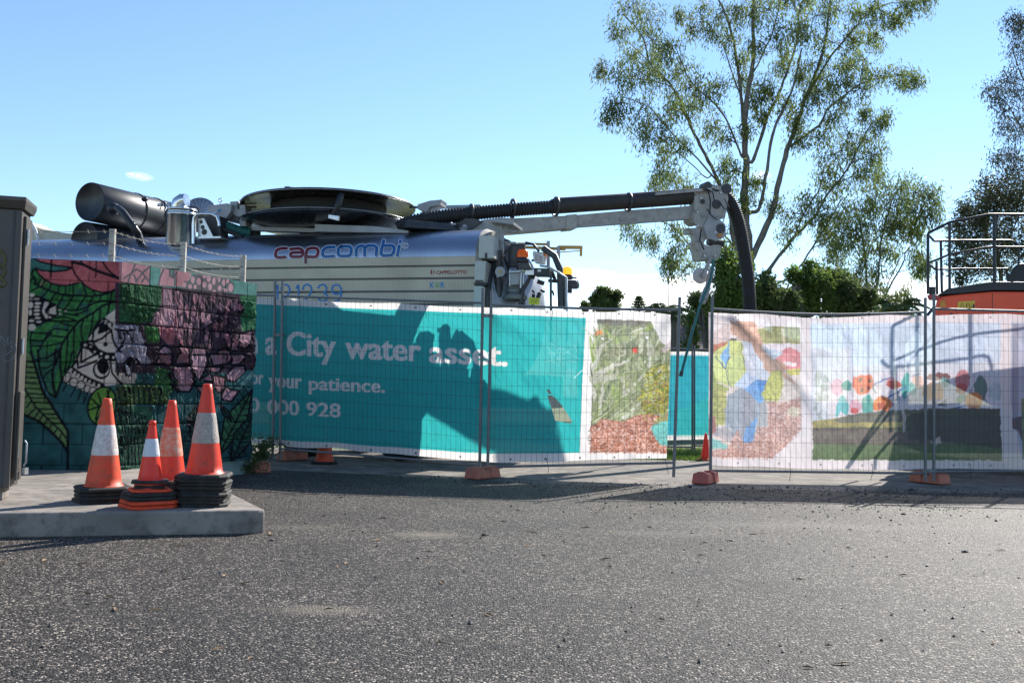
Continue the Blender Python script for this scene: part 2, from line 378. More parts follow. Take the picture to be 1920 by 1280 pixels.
# ================= ground =================
def asphalt_mat():
    m = bpy.data.materials.new('chip_seal_asphalt'); m.use_nodes = True; t = m.node_tree; n = t.nodes; l = t.links; b = n['Principled BSDF']
    c = n.new('ShaderNodeTexCoord')
    v = n.new('ShaderNodeTexVoronoi'); v.inputs['Scale'].default_value = 92; l.new(c.outputs['Object'], v.inputs['Vector'])
    v2 = n.new('ShaderNodeTexVoronoi'); v2.inputs['Scale'].default_value = 210; l.new(c.outputs['Object'], v2.inputs['Vector'])
    big = n.new('ShaderNodeTexNoise'); big.inputs['Scale'].default_value = .55; big.inputs['Detail'].default_value = 6; big.inputs['Roughness'].default_value = .65; l.new(c.outputs['Object'], big.inputs['Vector'])
    mid = n.new('ShaderNodeTexNoise'); mid.inputs['Scale'].default_value = 14; mid.inputs['Detail'].default_value = 5; l.new(c.outputs['Object'], mid.inputs['Vector'])
    sep = n.new('ShaderNodeSeparateColor'); l.new(v.outputs['Color'], sep.inputs[0])
    rp = n.new('ShaderNodeValToRGB'); l.new(sep.outputs[0], rp.inputs['Fac'])
    e = rp.color_ramp.elements; e[0].position = 0; e[0].color = (.010, .009, .009, 1); e[1].position = .55; e[1].color = (.064, .057, .051, 1)
    k = e.new(.85); k.color = (.21, .185, .16, 1); k = e.new(.94); k.color = (.58, .52, .45, 1)
    # darken between the stones
    r2 = n.new('ShaderNodeMapRange'); l.new(v.outputs['Distance'], r2.inputs['Value']); r2.inputs['From Min'].default_value = .35; r2.inputs['From Max'].default_value = .65
    r2.inputs['To Min'].default_value = 1; r2.inputs['To Max'].default_value = .35
    mu = n.new('ShaderNodeMixRGB'); mu.blend_type = 'MULTIPLY'; mu.inputs[0].default_value = 1; l.new(rp.outputs[0], mu.inputs[1]); l.new(r2.outputs[0], mu.inputs[2])
    r3 = n.new('ShaderNodeValToRGB'); l.new(big.outputs['Fac'], r3.inputs['Fac']); r3.color_ramp.elements[0].position = .3; r3.color_ramp.elements[1].position = .72
    r3.color_ramp.elements[0].color = (.5, .5, .52, 1); r3.color_ramp.elements[1].color = (1.3, 1.22, 1.14, 1)
    m2 = n.new('ShaderNodeMixRGB'); m2.blend_type = 'MULTIPLY'; m2.inputs[0].default_value = 1; l.new(mu.outputs[0], m2.inputs[1]); l.new(r3.outputs[0], m2.inputs[2])
    # sandy patches
    sn = n.new('ShaderNodeTexNoise'); sn.inputs['Scale'].default_value = 1.3; sn.inputs['Detail'].default_value = 8; sn.inputs['Roughness'].default_value = .7; l.new(c.outputs['Object'], sn.inputs['Vector'])
    r4 = n.new('ShaderNodeValToRGB'); l.new(sn.outputs['Fac'], r4.inputs['Fac']); r4.color_ramp.elements[0].position = .66; r4.color_ramp.elements[1].position = .80; r4.color_ramp.elements[1].color = (.55, .55, .55, 1)
    m3 = n.new('ShaderNodeMixRGB'); l.new(r4.outputs[0], m3.inputs[0]); l.new(m2.outputs[0], m3.inputs[1]); m3.inputs[2].default_value = (.22, .18, .14, 1)
    cur = m3.outputs[0]
    def blotch(x, y, rx, ry, col, amt):
        nonlocal cur
        a = n.new('ShaderNodeVectorMath'); a.operation = 'SUBTRACT'; l.new(c.outputs['Object'], a.inputs[0]); a.inputs[1].default_value = (x, y, 0)
        s_ = n.new('ShaderNodeVectorMath'); s_.operation = 'MULTIPLY'; l.new(a.outputs[0], s_.inputs[0]); s_.inputs[1].default_value = (1/rx, 1/ry, 0)
        le = n.new('ShaderNodeVectorMath'); le.operation = 'LENGTH'; l.new(s_.outputs[0], le.inputs[0])
        ad = n.new('ShaderNodeMath'); ad.operation = 'MULTIPLY_ADD'; l.new(mid.outputs['Fac'], ad.inputs[0]); ad.inputs[1].default_value = 1.6; l.new(le.outputs['Value'], ad.inputs[2])
        mr_ = n.new('ShaderNodeMapRange'); l.new(ad.outputs[0], mr_.inputs[0]); mr_.inputs['From Min'].default_value = 1.0; mr_.inputs['From Max'].default_value = 1.8; mr_.inputs['To Min'].default_value = amt; mr_.inputs['To Max'].default_value = 0
        mx = n.new('ShaderNodeMixRGB'); l.new(mr_.outputs[0], mx.inputs[0]); l.new(cur, mx.inputs[1]); mx.inputs[2].default_value = col+(1,); cur = mx.outputs[0]
    for px, py, rx, ry, col, amt in ((600, 1143, .34, .14, (.24, .20, .155), .75), (800, 1002, .35, .22, (.26, .22, .17), .7), (555, 988, .4, .2, (.2, .17, .14), .45), (1500, 985, 1.5, .3, (.2, .18, .155), .4), (1250, 1000, .7, .2, (.2, .18, .155), .4), (1300, 940, 1.6, .45, (.022, .021, .02), .7), (1640, 938, 1.6, .5, (.022, .021, .02), .65), (300, 1150, .9, .3, (.03, .028, .026), .45), (1050, 1130, 1.0, .22, (.03, .028, .026), .4)):
        g = G(px, py, 0); blotch(g.x, g.y, rx, ry, col, amt)
    l.new(cur, b.inputs['Base Color']); b.inputs['Roughness'].default_value = .62; b.inputs['Specular IOR Level'].default_value = .25
    h = n.new('ShaderNodeMath'); h.operation = 'SUBTRACT'; h.inputs[0].default_value = 1; l.new(v.outputs['Distance'], h.inputs[1])
    h2 = n.new('ShaderNodeMath'); h2.operation = 'MULTIPLY_ADD'; l.new(v2.outputs['Distance'], h2.inputs[0]); h2.inputs[1].default_value = -.35; l.new(h.outputs[0], h2.inputs[2])
    h3 = n.new('ShaderNodeMath'); h3.operation = 'MULTIPLY_ADD'; l.new(sep.outputs[1], h3.inputs[0]); h3.inputs[1].default_value = .8; l.new(h2.outputs[0], h3.inputs[2])
    bp = n.new('ShaderNodeBump'); bp.inputs['Strength'].default_value = 1; bp.inputs['Distance'].default_value = .012; l.new(h3.outputs[0], bp.inputs['Height']); l.new(bp.outputs[0], b.inputs['Normal'])
    return m
asphalt = asphalt_mat()
concrete = mat('concrete', (.24, .21, .18), .85, 0, .3, 2.2, .5, 70, dirt=(.11, .095, .08), dirtamt=.5)
conc2 = mat('pale_hardstand', (.19, .165, .14), .92, 0, .45, 1.6, .8, 60, dirt=(.075, .065, .055), dirtamt=.6)
soil = mat('lawn_soil', (.09, .11, .035), .95, 0, .4, 3, .5, 20)
gr = MB().add([(-700, -60, -.02), (700, -60, -.02), (700, 1200, -.02), (-700, 1200, -.02)], [(0, 1, 2, 3)]); tag(gr.build('ground', soil), kind='structure')
rd = MB().add([(-30, -20, 0), (30, -20, 0), (30, 11.62, 0), (6, 11.45, 0), (2.2, 11.35, 0), (.6, 11.5, 0), (-1.5, 12.3, 0), (-6, 13.5, 0), (-30, 14, 0)], [tuple(range(9))]); tag(rd.build('road', asphalt), kind='structure')
dv = MB().add([(-30, 11.0, -.008), (30, 11.0, -.008), (30, 16.7, -.008), (1, 16.5, -.008), (-30, 24, -.008)], [tuple(range(5))]); tag(dv.build('hardstand', conc2), kind='structure')
# fine rough edge between the road and the hardstand: fines + loose stones
def rocks(n, xr, yfun, sz, name, m, label, seed):
    rr = np.random.default_rng(seed); V = []; Fc = []
    base = np.array([(1,0,0),(-1,0,0),(0,1,0),(0,-1,0),(0,0,1),(0,0,-1)], float)
    fb = np.array([(0,2,4),(2,1,4),(1,3,4),(3,0,4),(2,0,5),(1,2,5),(3,1,5),(0,3,5)])
    for i in range(n):
        x = rr.uniform(*xr); y = yfun(x, rr); s = sz*rr.lognormal(0, .45)
        a = rr.uniform(0, 6.28); c_, s_ = math.cos(a), math.sin(a)
        b_ = base*np.array([s*rr.uniform(.7, 1.4), s*rr.uniform(.6, 1), s*rr.uniform(.4, .8)])*rr.uniform(.75, 1.2, (6, 1))
        b_ = b_@np.array([[c_, s_, 0], [-s_, c_, 0], [0, 0, 1]])
        V.append(b_+np.array([x, y, .25*s])); Fc.append(fb+6*i)
    me = bpy.data.meshes.new(name); quads(me, np.concatenate(V), np.concatenate(Fc), False); me.materials.append(m)
    o = bpy.data.objects.new(name, me); COL.objects.link(o); tag(o, label, kind='stuff'); return o
rockm = mat('loose_stone', (.055, .052, .05), .7, 0, .6, 30, .2)
edge = lambda x, r: 11.35+(.0 if x > .6 else (.6-x)*.42)+r.normal(0, .28)
rocks(1500, (-1.5, 8.5), edge, .008, 'gravel', rockm, 'loose dark gravel along the edge of the road in front of the fence', 2)
rocks(900, (.4, 4.6), lambda x, r: r.normal(10.0, .6), .007, 'gravel', rockm, 'loose dark gravel scattered on the road below the picture banner', 4)
rocks(700, (-3, 5), lambda x, r: r.uniform(3.6, 11), .006, 'gravel', rockm, 'sparse loose stones over the asphalt in the foreground', 5)
leafl = mat('dry_leaf', (.22, .13, .06), .8, 0, .4, 9, 0)
lv = MB()
for i in range(130):
    x = random.uniform(-3, 5); y = random.uniform(3.7, 11.3); a = random.uniform(0, 6.28); l_ = random.uniform(.02, .05); w_ = l_*.22
    c_, s_ = math.cos(a), math.sin(a)
    q = [(-l_, 0, .006), (0, w_, .014), (l_, 0, .004), (0, -w_, .008)]
    lv.add([(x+c_*p[0]-s_*p[1], y+s_*p[0]+c_*p[1], p[2]) for p in q], [(0, 1, 2, 3)])
tag(lv.build('leaf_litter', leafl), 'dry brown leaves and twigs scattered over the asphalt', kind='stuff')

# concrete slab
ST = .17
slabp = [(-8, 5.5), (-3.55, 6.66), (-1.83, 7.1), (-1.795, 7.14), (-2.37, 8.25), (-3.66, 10.75), (-5.2, 13), (-10, 13)]
sb = MB().hexa([(x, y, -.01) for x, y in slabp], [(x, y, ST) for x, y in slabp])
tag(sb.build('concrete_slab', concrete, bevel=.018), kind='structure')

# ================= grass =================
def leaves_mesh(c, d, ln, wd, curl=.0):
    """c Nx3 bases, d Nx3 unit dirs -> rhombus verts/faces"""
    n = len(c); r = rng.normal(size=(n, 3)); s = np.cross(d, r); s /= np.linalg.norm(s, axis=1, keepdims=True)+1e-9
    ln = np.asarray(ln).reshape(-1, 1); wd = np.asarray(wd).reshape(-1, 1); nn = np.cross(d, s)
    v = np.stack([c, c+d*ln*.45+s*wd+nn*ln*curl, c+d*ln, c+d*ln*.45-s*wd+nn*ln*curl], 1).reshape(-1, 3)
    f = np.arange(4*n).reshape(n, 4); return v, f
grassm = mat('grass_blade', (.10, .17, .03), .6, 0, .35, 2, 0, trans=.45)
n = 15000
gx = rng.uniform(1.2, 8.5, n); gy = 16.45+rng.random(n)**1.4*3.5
c_ = np.stack([gx, gy, np.full(n, -.03)], 1); d_ = np.stack([rng.normal(0, .35, n), rng.normal(0, .35, n), np.ones(n)], 1); d_ /= np.linalg.norm(d_, axis=1, keepdims=True)
v_, f_ = leaves_mesh(c_, d_, rng.uniform(.05, .13, n), rng.uniform(.004, .008, n), .1)
me = bpy.data.meshes.new('grass'); quads(me, v_, f_); me.materials.append(grassm); o = bpy.data.objects.new('grass', me); COL.objects.link(o)
tag(o, 'short green grass growing behind the open fence panel', kind='stuff')

# ================= mural wall =================
WZ0, WZ1 = ST+.002, 2.385
WA = Vector((-4.19, 10.2, 0)); WB = Vector((-3.245, 12.1, 0)); WL = Vector((-7.2, 9.72, 0))
def wall_cells(A, B, z0, z1, res):
    A = Vector(A); B = Vector(B); n = (B-A).length
    nu = int(n*res); nv = int((z1-z0)*res); nu -= nu % 2; nv -= nv % 2
    u = (np.arange(nu)+.5)/nu; v = (np.arange(nv)+.5)/nv
    U, Vv = np.meshgrid(u, v); P3 = np.stack([A.x+(B.x-A.x)*U, A.y+(B.y-A.y)*U, z0+(z1-z0)*Vv], -1)
    return P3, U*n, z0+Vv*(z1-z0)
CR = .2165   # course height
courses = [WZ1-CR*k for k in range(0, 12)]
def k5(x, y): return (x/3.556, 460+y/3.556)
def kp(*a): return [k5(a[i], a[i+1]) for i in range(0, len(a), 2)]
def paint_mural(cv):
    BK = (24, 24, 30); TEAL = (46, 84, 84); PK = (176, 92, 92); GR = (58, 112, 62); BL = (50, 72, 86); CRM = (196, 182, 168)
    def kA(*a): return [(50+a[i]/6.4, 480+a[i+1]/6.4) for i in range(0, len(a), 2)]
    def kB(*a): return [(50+a[i]/6.4, 660+a[i+1]/6.4) for i in range(0, len(a), 2)]
    def kC(*a): return [(215+a[i]/6.4, 480+a[i+1]/6.4) for i in range(0, len(a), 2)]
    def kD(*a): return [(215+a[i]/6.4, 670+a[i+1]/6.4) for i in range(0, len(a), 2)]
    def S(wd, *ls):
        for l in ls: cv.stroke(l, wd, BK)
    def E(pt, rx, ry, col, rot=0, nz=.25): cv.ell(pt[0][0], pt[0][1], rx/6.4, ry/6.4, col, rot, 1, nz, .4)
    w = (slice(None), slice(None)); cv.put(w, np.ones(cv.PX.shape, bool), TEAL, 1, .45, .06)
    # leaves, all greens first
    cv.poly(kA(-100,260,90,160,300,340,620,320,800,420,1000,430,1140,370,1140,640,1040,640,900,760,760,960,640,1150,580,1290,-100,1290), GR, 1, .6, .16)
    cv.poly(kB(-100,-20,600,-20,560,120,420,330,345,530,240,500,120,330,-100,260), GR, 1, .6, .16, 6)
    rr = random.Random(5)
    for i in range(46):   # blue-grey sponged shading in the leaf cells
        x, y = rr.uniform(40, 1000), rr.uniform(430, 1280)
        if x > 1500-y: continue
        cv.ell(50+x/6.4, 480+y/6.4, rr.uniform(3, 9), rr.uniform(3, 8), BL, rr.uniform(0, 3), .55, .4, .5)
    for i in range(40):
        x, y = rr.uniform(40, 1000), rr.uniform(380, 1280)
        if x > 1500-y: continue
        cv.ell(50+x/6.4, 480+y/6.4, rr.uniform(2, 5), rr.uniform(2, 5), (78, 142, 62), rr.uniform(0, 3), .5, .5, .6)
    cv.poly(kB(150,0,390,0,380,200,330,380,340,500,240,460,190,330), BL, .45, .5, .3)
    cv.poly(kA(60,-30,1140,-30,1140,370,1000,430,900,440,780,405,680,330,620,322,500,352,400,352,280,330,200,270,100,150,60,120), PK, 1, .3, .2)
    for i in range(26): x, y = rr.uniform(120, 1100), rr.uniform(90, 400); cv.stroke(kA(x, y, x+rr.uniform(20, 70), y-rr.uniform(10, 50)), rr.uniform(1, 3), (204, 130, 130), .5)
    cv.poly(kA(60,20,160,75,330,115,540,145,470,175,330,190,180,175,90,150,40,180), (62,108,98), 1, .2, .2)
    S(3.6, kA(60,20,160,75,330,115,540,145), kA(100,150,180,178,330,190,470,175,540,145), kA(95,150,150,230,220,290,300,335,400,355,500,355,620,325),
      kA(540,75,545,145,580,230,640,300,700,360,780,410,900,440,1000,430,1140,365), kA(630,30,660,90,700,115), kA(895,50,940,130,1000,200,1100,270))
    S(5.4, kA(540,75,680,110,830,180,1140,285)); S(2.6, kA(302,-30,285,260), kA(834,0,822,260))
    S(4.2, kA(90,330,200,390,300,430,400,460,500,475,620,475,760,485,900,470,1020,430,1140,360), kA(75,170,60,230,110,300,90,340), kA(1040,550,900,600,800,680,640,770,560,860,480,960,420,1060,380,1180,345,1300))
    S(3.2, kA(165,290,130,350), kA(215,300,180,370), kA(290,340,270,405), kA(385,350,370,445), kA(465,352,460,465), kA(550,340,560,470), kA(660,320,690,400,715,475), kA(780,410,830,475),
      kA(240,430,180,500), kA(340,450,270,560), kA(440,470,370,600), kA(555,480,500,570,450,640), kA(700,490,600,640), kA(790,490,740,600), kA(890,480,860,560), kA(1020,430,1000,520,970,700), kA(1080,440,1060,560),
      kA(60,470,180,500,270,560,370,620,450,650,600,655,700,630,800,570,900,540,1040,545,1140,570), kA(560,700,640,690,720,650), kA(420,690,500,700,620,720), kA(350,740,450,730,580,770),
      kA(800,680,780,780,770,880,740,980), kA(680,750,650,850,650,950,690,1060), kA(570,870,560,1000,565,1290), kA(490,960,480,1100,470,1290), kA(880,640,870,760,800,880,780,1010), kA(980,600,960,720,880,820),
      kA(900,760,830,860,760,960,680,1080,620,1200,580,1290), kA(640,780,420,785,200,780), kA(560,850,400,800), kA(500,890,330,870,250,930), kA(60,920,300,930), kA(450,970,300,960), kA(40,1010,200,1020,290,930),
      kA(420,1040,240,1080,50,1080), kA(250,930,180,1060,140,1150,150,1290), kA(390,1120,250,1215,60,1255), kA(200,780,100,840,60,900,40,1000,50,1120,90,1230,150,1290), kA(30,300,100,260), kA(60,420,150,370))
    S(4.5, kB(345,-30,330,150,300,260,345,540), kB(400,-30,400,180,420,330,345,540), kB(130,-20,150,190,190,330,250,480,345,540)); S(3, kB(480,-20,470,150,440,250), kB(370,0,250,60,140,90), kB(350,110,240,190,160,190), kB(320,190,230,260,190,330), kB(320,260,300,380,330,500), kB(540,0,520,130,460,250))
    # pale rayed eye at the left edge
    cv.poly(kA(-60,440,110,480,200,510,350,575,385,700,300,765,150,835,40,880,-60,880), BK)
    for x, y, rx, ry in ((115,520,38,14),(132,570,38,16),(122,612,36,15),(118,655,36,16),(118,700,36,16),(128,745,36,14),(145,790,34,13),(60,855,46,42),(50,470,44,22),(45,590,30,40),(40,680,22,34),(55,775,34,18),(40,520,36,14)): E(kA(x, y), rx, ry, CRM)
    cv.poly(kA(212,550,272,560,212,650,222,690,305,742,225,752,180,665), CRM); cv.poly(kA(245,690,262,640,345,600,352,705), CRM); E(kA(398,648), 20, 8, CRM); E(kA(465,662), 16, 8, CRM); E(kA(400,695), 20, 9, CRM)
    # mask: bands of cream between thick black lines
    cv.poly(kA(930,740,1060,640,1200,600,1300,700,1300,1290,580,1290,640,1150,720,1020,800,900), CRM, 1, .14, .3)
    cv.poly(kB(620,-30,1300,-30,1300,380,1080,385,900,415,780,500,620,440,440,350,490,240,560,150), CRM, 1, .14, .3)
    cv.poly(kA(865,825,930,760,1010,880,900,925,850,940,858,870), BK)
    S(7, kA(930,760,1060,860,1200,900)); 
    for x, y in ((945,795),(990,825),(1050,845),(1105,850),(1000,750),(1050,775)): E(kA(x, y), 20, 24, CRM)
    S(4.2, kA(790,1030,900,990,1000,900), kA(785,1030,795,900,870,815), kA(1010,880,1030,1000,1085,1140), kA(800,1050,850,1120,950,1165,1085,1170), kA(1085,900,1120,1000,1200,1060), kA(600,1220,650,1100,740,1015,790,1030))
    E(kA(940,1060), 28, 27, BK)
    cv.stroke(kA(670,1060,760,1090,840,1170,940,1215,1060,1222,1200,1190), 13, BK)
    for x, y, r in ((700,1068,18),(765,1085,11),(812,1148,12),(890,1172,15),(960,1210,21),(1040,1216,17),(838,1205,16),(893,1225,10),(1100,1195,18),(1160,1180,14)): E(kA(x, y), r*1.1, r, CRM)
    S(4, kB(660,-60,645,120,740,70,840,20), kB(600,60,612,190,720,150,835,100), kB(1000,120,1020,250,1090,340,1150,380), kB(1080,90,1100,200,1170,110), kB(545,175,600,90))
    E(kB(892,212), 104, 112, BK); E(kB(897,205), 84, 88, CRM); E(kB(910,165), 70, 98, BK)
    cv.stroke(kB(530,200,640,280,760,345,900,400), 11, BK)
    for x, y in ((525,215),(572,252),(612,280),(656,306),(700,335),(748,358),(800,382),(860,402)): E(kB(x, y), 17, 26, CRM, .3)
    for x, y, rx, ry in ((480,305,34,56),(563,360,44,46),(648,392,42,42),(722,438,30,38),(800,460,46,34)): E(kB(x, y), rx+14, ry+14, BK, .4); E(kB(x, y), rx, ry, CRM, .4)
    S(2.8, kB(475,380,430,465), kB(585,420,525,530), kB(650,460,610,580), kB(722,490,675,612))
    # small round leaf
    E(kB(900,640), 178, 240, BK, .25); E(kB(900,640), 154, 216, (96, 138, 62), .25, .5)
    S(3.4, kB(1000,430,930,620,830,830), kB(745,690,920,630,1060,560), kB(850,490,900,640), kB(780,560,870,650), kB(860,660,820,800), kB(960,460,1000,600), kB(930,650,960,830))
    # long leaf low at the left
    cv.poly(kB(-200,-100,60,40,120,300,220,540,310,660,400,800,490,940,495,1060,470,1130,400,1040,240,900,0,780,-200,700), (98, 122, 76), 1, .45, .3)
    cv.stroke(kB(60,20,130,260,200,430,240,520), 6, (64, 104, 108)); S(5.4, kB(50,0,110,200,190,470,300,640,400,800,490,940,488,1400), kB(-60,735,150,830,300,960,420,1080,490,1200)); S(3.6, kB(-60,400,0,480,100,650,250,800,400,930,465,1020))
    for l in ((-60,170,90,185),(-60,235,110,250),(-60,300,130,310),(-60,365,160,380),(-60,430,180,440),(20,490,200,510),(60,545,240,545),(90,600,280,610),(120,680,330,680),(180,735,350,740),(240,790,380,790),(300,845,430,850),(-60,110,70,120),(60,580,0,660),(110,660,20,750),(150,700,90,790),(190,750,140,840),(240,800,200,870),(300,860,260,930),(360,910,330,970),(420,960,390,1030),(10,510,-60,590)): S(2.8, kB(*l))
    # ---- right face
    PU = (158, 120, 126)
    cv.poly(kC(52,-60,420,100,410,350,52,320), (184,132,134), 1, .25, .2); cv.poly(kC(420,60,1700,60,1700,480,420,345), (96,140,128), 1, .25, .2)
    cv.poly(kC(570,60,660,60,650,240,705,260,705,365,525,352), (190,138,142), 1, .2, .3); cv.poly(kC(720,60,905,60,915,240,850,375,712,365), (184,130,132), 1, .2, .2); cv.poly(kC(975,60,1130,60,1240,230,1240,440,980,400), (150,120,124), .8, .2)
    GY = (98, 94, 96)
    for l in (kC(110,270,200,210,250,90), kC(160,320,190,220,260,160,330,200,400,300), kC(230,230,270,320), kC(250,310,340,200,420,130), kC(525,350,545,250,590,150), kC(660,150,660,240,700,260,705,180), kC(725,350,720,250,740,180), kC(320,320,370,250)): cv.stroke(l, 3.4, GY)
    cv.poly(kC(800,400,830,300,900,300,930,230,1000,230,1060,180,1160,200,1220,290,1240,210,1340,260,1430,330,1430,440,1200,440), GY, .85)
    for x, y, rx, ry in ((1070,235,30,36),(1008,308,26,42),(935,290,22,44),(1125,272,24,42),(1187,305,20,46),(1072,348,24,38),(1140,372,24,42),(902,368,24,28),(832,352,24,32),(962,372,18,26),(1250,280,14,36),(1308,322,26,38),(1255,388,22,34),(1388,382,30,50),(1320,412,32,22),(1352,300,16,30),(1190,425,20,20)): E(kC(x, y), rx, ry, (196, 150, 152))
    cv.poly(kC(0,320,1600,470,1700,480,1700,1400,0,1400), (66, 52, 60), 1, .6, .35)
    cv.poly(kC(52,330,560,365,560,560,430,800,250,820,52,790), (48, 84, 54), 1, .8, .35); cv.poly(kC(340,840,540,860,520,1040,380,1040), (62, 104, 56), 1, .6, .3)
    cv.poly(kC(1500,480,1700,470,1700,900,1520,900), (56, 108, 72), 1, .5, .25); cv.poly(kC(0,830,250,830,330,1000,420,1290,0,1290), (156, 150, 160), 1, .35, .3)
    cv.poly(kC(570,370,690,390,690,560,745,600,560,585), PU, 1, .3); cv.poly(kC(580,610,710,610,720,700,700,840,640,840,590,700), PU, 1, .3); cv.poly(kC(430,830,460,690,560,650,640,840), PU, 1, .3); cv.poly(kC(520,850,800,860,820,1060,640,1060,540,960), (160,100,106), 1, .4)
    for i in range(70):
        x = rr.uniform(720, 1500); y = rr.uniform(440, 1080)
        E(kC(x, y), rr.uniform(16, 34), rr.uniform(36, 80), rr.choice([(150,104,112), (120,84,96), (92,70,82), (166,124,132)]), rr.uniform(-.3, .3)); cv.stroke(kC(x+34, y-60, x+26, y+70), 2.2, BK)
    pet = [kC(480,1290,520,1130,600,1070,680,1120,690,1290), kC(940,1100,1090,1100,1130,1290,860,1290), kC(1230,1140,1330,1100,1400,1180,1360,1290,1200,1290), kC(1500,930,1660,890,1640,1000,1560,1110,1460,1090), kC(780,1080,900,1100,860,1290,720,1290),
           kD(680,110,900,100,945,300,900,410,780,405,695,290), kD(880,-30,1110,-30,1090,120,1000,280,940,200), kD(1105,110,1300,105,1240,190,1130,165), kD(1020,265,1120,185,1170,230,1140,300), kD(1330,210,1430,105,1560,100,1570,180,1440,290,1350,275), kD(1265,470,1330,350,1400,385,1490,400,1400,525,1300,512), kD(1180,210,1330,240,1310,380,1240,430,1160,330), kD(500,-40,680,-40,665,120,560,60), kD(960,340,1100,350,1100,440,1040,450), kD(1130,-40,1340,-40,1330,80,1180,100), kD(1380,-40,1560,-40,1500,80,1400,90)]
    for q in pet:
        cv.poly(q, rr.choice([(158,120,128), (142,106,116), (170,134,142), (150,106,112)]), 1, .35, .35); S(4, q+[q[0]])
    cv.poly(kD(1460,280,1600,140,1690,180,1690,420,1560,400,1500,330), (64,104,104), 1, .3)
    # leaves low on the right face
    cv.poly(kD(0,330,640,330,640,560,300,560,40,600), (70, 92, 56), 1, .7, .35); cv.poly(kD(480,110,640,150,740,380,620,450,480,330), (62, 104, 62), 1, .6, .3); cv.poly(kD(0,590,420,580,520,900,560,1400,0,1400), (50, 84, 66), 1, .7, .3)
    for k in range(9): S(3, kD(30+k*62, 360, 70+k*58, 560)); S(2.8, kD(40+k*40, 620+k*10, 90+k*38, 900)); S(2.8, kD(60+k*44, 950, 80+k*44, 1290))
    for (x0, y0, x1, y1) in ((1650,380,1240,1180),(1680,640,1380,1280),(1260,560,1400,760),(640,180,760,420),(1000,560,860,900),(900,700,1000,1100)):
        dx, dy = x1-x0, y1-y0; nx, ny = -dy*.16, dx*.16; q = kD(x0, y0, x0+dx*.5+nx, y0+dy*.5+ny, x1, y1, x0+dx*.5-nx, y0+dy*.5-ny)
        cv.poly(q, rr.choice([(50, 88, 66), (62, 100, 70), (44, 76, 62)]), 1, .6); S(3.2, q+[q[0]], kD(x0, y0, x1, y1))
        for i in range(1, 10): t = i/10; S(2, kD(x0+dx*t, y0+dy*t, x0+dx*(t-.09)+nx*.8, y0+dy*(t-.09)+ny*.8), kD(x0+dx*t, y0+dy*t, x0+dx*(t-.09)-nx*.8, y0+dy*(t-.09)-ny*.8))
    # eye and bands running round onto the rough face
    E(kD(165,110), 66, 120, BK, .1); E(kD(165,120), 48, 92, (178, 170, 170), .1); E(kD(168,90), 34, 80, BK)
    S(4, kC(0,880,140,900,230,880), kC(30,880,60,1000), kC(130,900,215,1030), kC(110,930,100,1040,20,1150), kC(0,1060,60,1150), kD(0,0,40,120), kD(240,20,300,90))
wall = empty('mural_wall', (WA.x, WA.y, WZ0), 'painted concrete block wall with leaves, a mask and pink petals behind the traffic cones', 'wall')
wallm = paint_mat('mural_paint', .85, bump=.5, bscale=70, spec=.1)
def face_normal(A, B):
    t = (Vector(B)-Vector(A)).normalized(); n = Vector((t.y, -t.x, 0)); return n
for nm, A, B, rough in (('smooth_block_face', WL, WA, 0), ('split_block_face', WA, WB, 1)):
    fine, U, Z = wall_cells(A, B, WZ0, WZ1, 320 if rough else 220); cv = Canvas(fine, (46, 92, 88)); paint_mural(cv)
    C = cv.down(2); ny, nx = C.shape[:2]
    u = np.linspace(0, (B-A).length, nx); z = np.linspace(WZ0, WZ1, ny); Uc, Zc = np.meshgrid(u, z)
    course = np.floor((WZ1-Zc)/CR); fz = (WZ1-Zc)/CR-course
    bl = .39; off = np.where(course % 2 == 0, 0, bl/2); fu = ((Uc+off) % bl)/bl
    if rough: hj = np.where(course == 0, .41, .41)
    dj = np.minimum(np.minimum(fz, 1-fz)*CR, np.minimum(fu, 1-fu)*bl)
    joint = dj < (.006)
    D = np.zeros_like(Uc)
    if rough:
        cell = np.floor((Uc+off)/bl)+course*17
        nse = fbm(Uc*30+Zc*5, Zc*11+cell*3.7, 5, 11); n2 = fbm(Uc*55, Zc*30, 3, 4)
        amp = np.where(course == 0, 0, 1.0)
        edgef = np.clip(dj/.03, 0, 1)
        flat = np.clip((fbm(Uc*3.1, Zc*3.3, 2, 77)-.44)*6, .12, .85); D = amp*edgef*flat*(.004+np.clip(np.abs(nse-.5)*2.6, 0, 1)*.065+ (n2-.5)*.03)
        D += np.where(course == 0, .004, 0)
        hollow_dark = amp*flat*np.clip((np.abs(nse-.5)*-2+.30)*5, 0, 1)*.45; C = C*(1-hollow_dark[..., None])+np.array(lin((58, 52, 60)))*hollow_dark[..., None]  # hollows of the rough relief darkened in the colour, as if in shade
        joint &= (course > 0) | (fu*bl < .008)
    D = np.where(joint, -.008, D)
    C = np.where(joint[..., None], C*.45, C)
    if not rough: D = D+ (fbm(Uc*30, Zc*30, 2, 9)-.5)*.004
    C *= (1+(fbm(Uc*6, Zc*6, 3, 21)-.5)*.6)[..., None]
    nrm = face_normal(A, B)
    V = np.stack([A.x+(B.x-A.x)*Uc/(B-A).length+nrm.x*D, A.y+(B.y-A.y)*Uc/(B-A).length+nrm.y*D, Zc], -1)
    grid_obj(nm, V, np.clip(C, 0, 1), wallm, wall, smooth=not rough)
core = mat('block_core', (.16, .22, .2), .85, 0, .25, 5, .3, 50)
nA = face_normal(WL, WA); nB = face_normal(WA, WB); T = .19
WBb = WB-nB*T; WAb = WA-nA*T-nB*.02+Vector((-.02, .13, 0)); WLb = WL-nA*T
e_ = .004
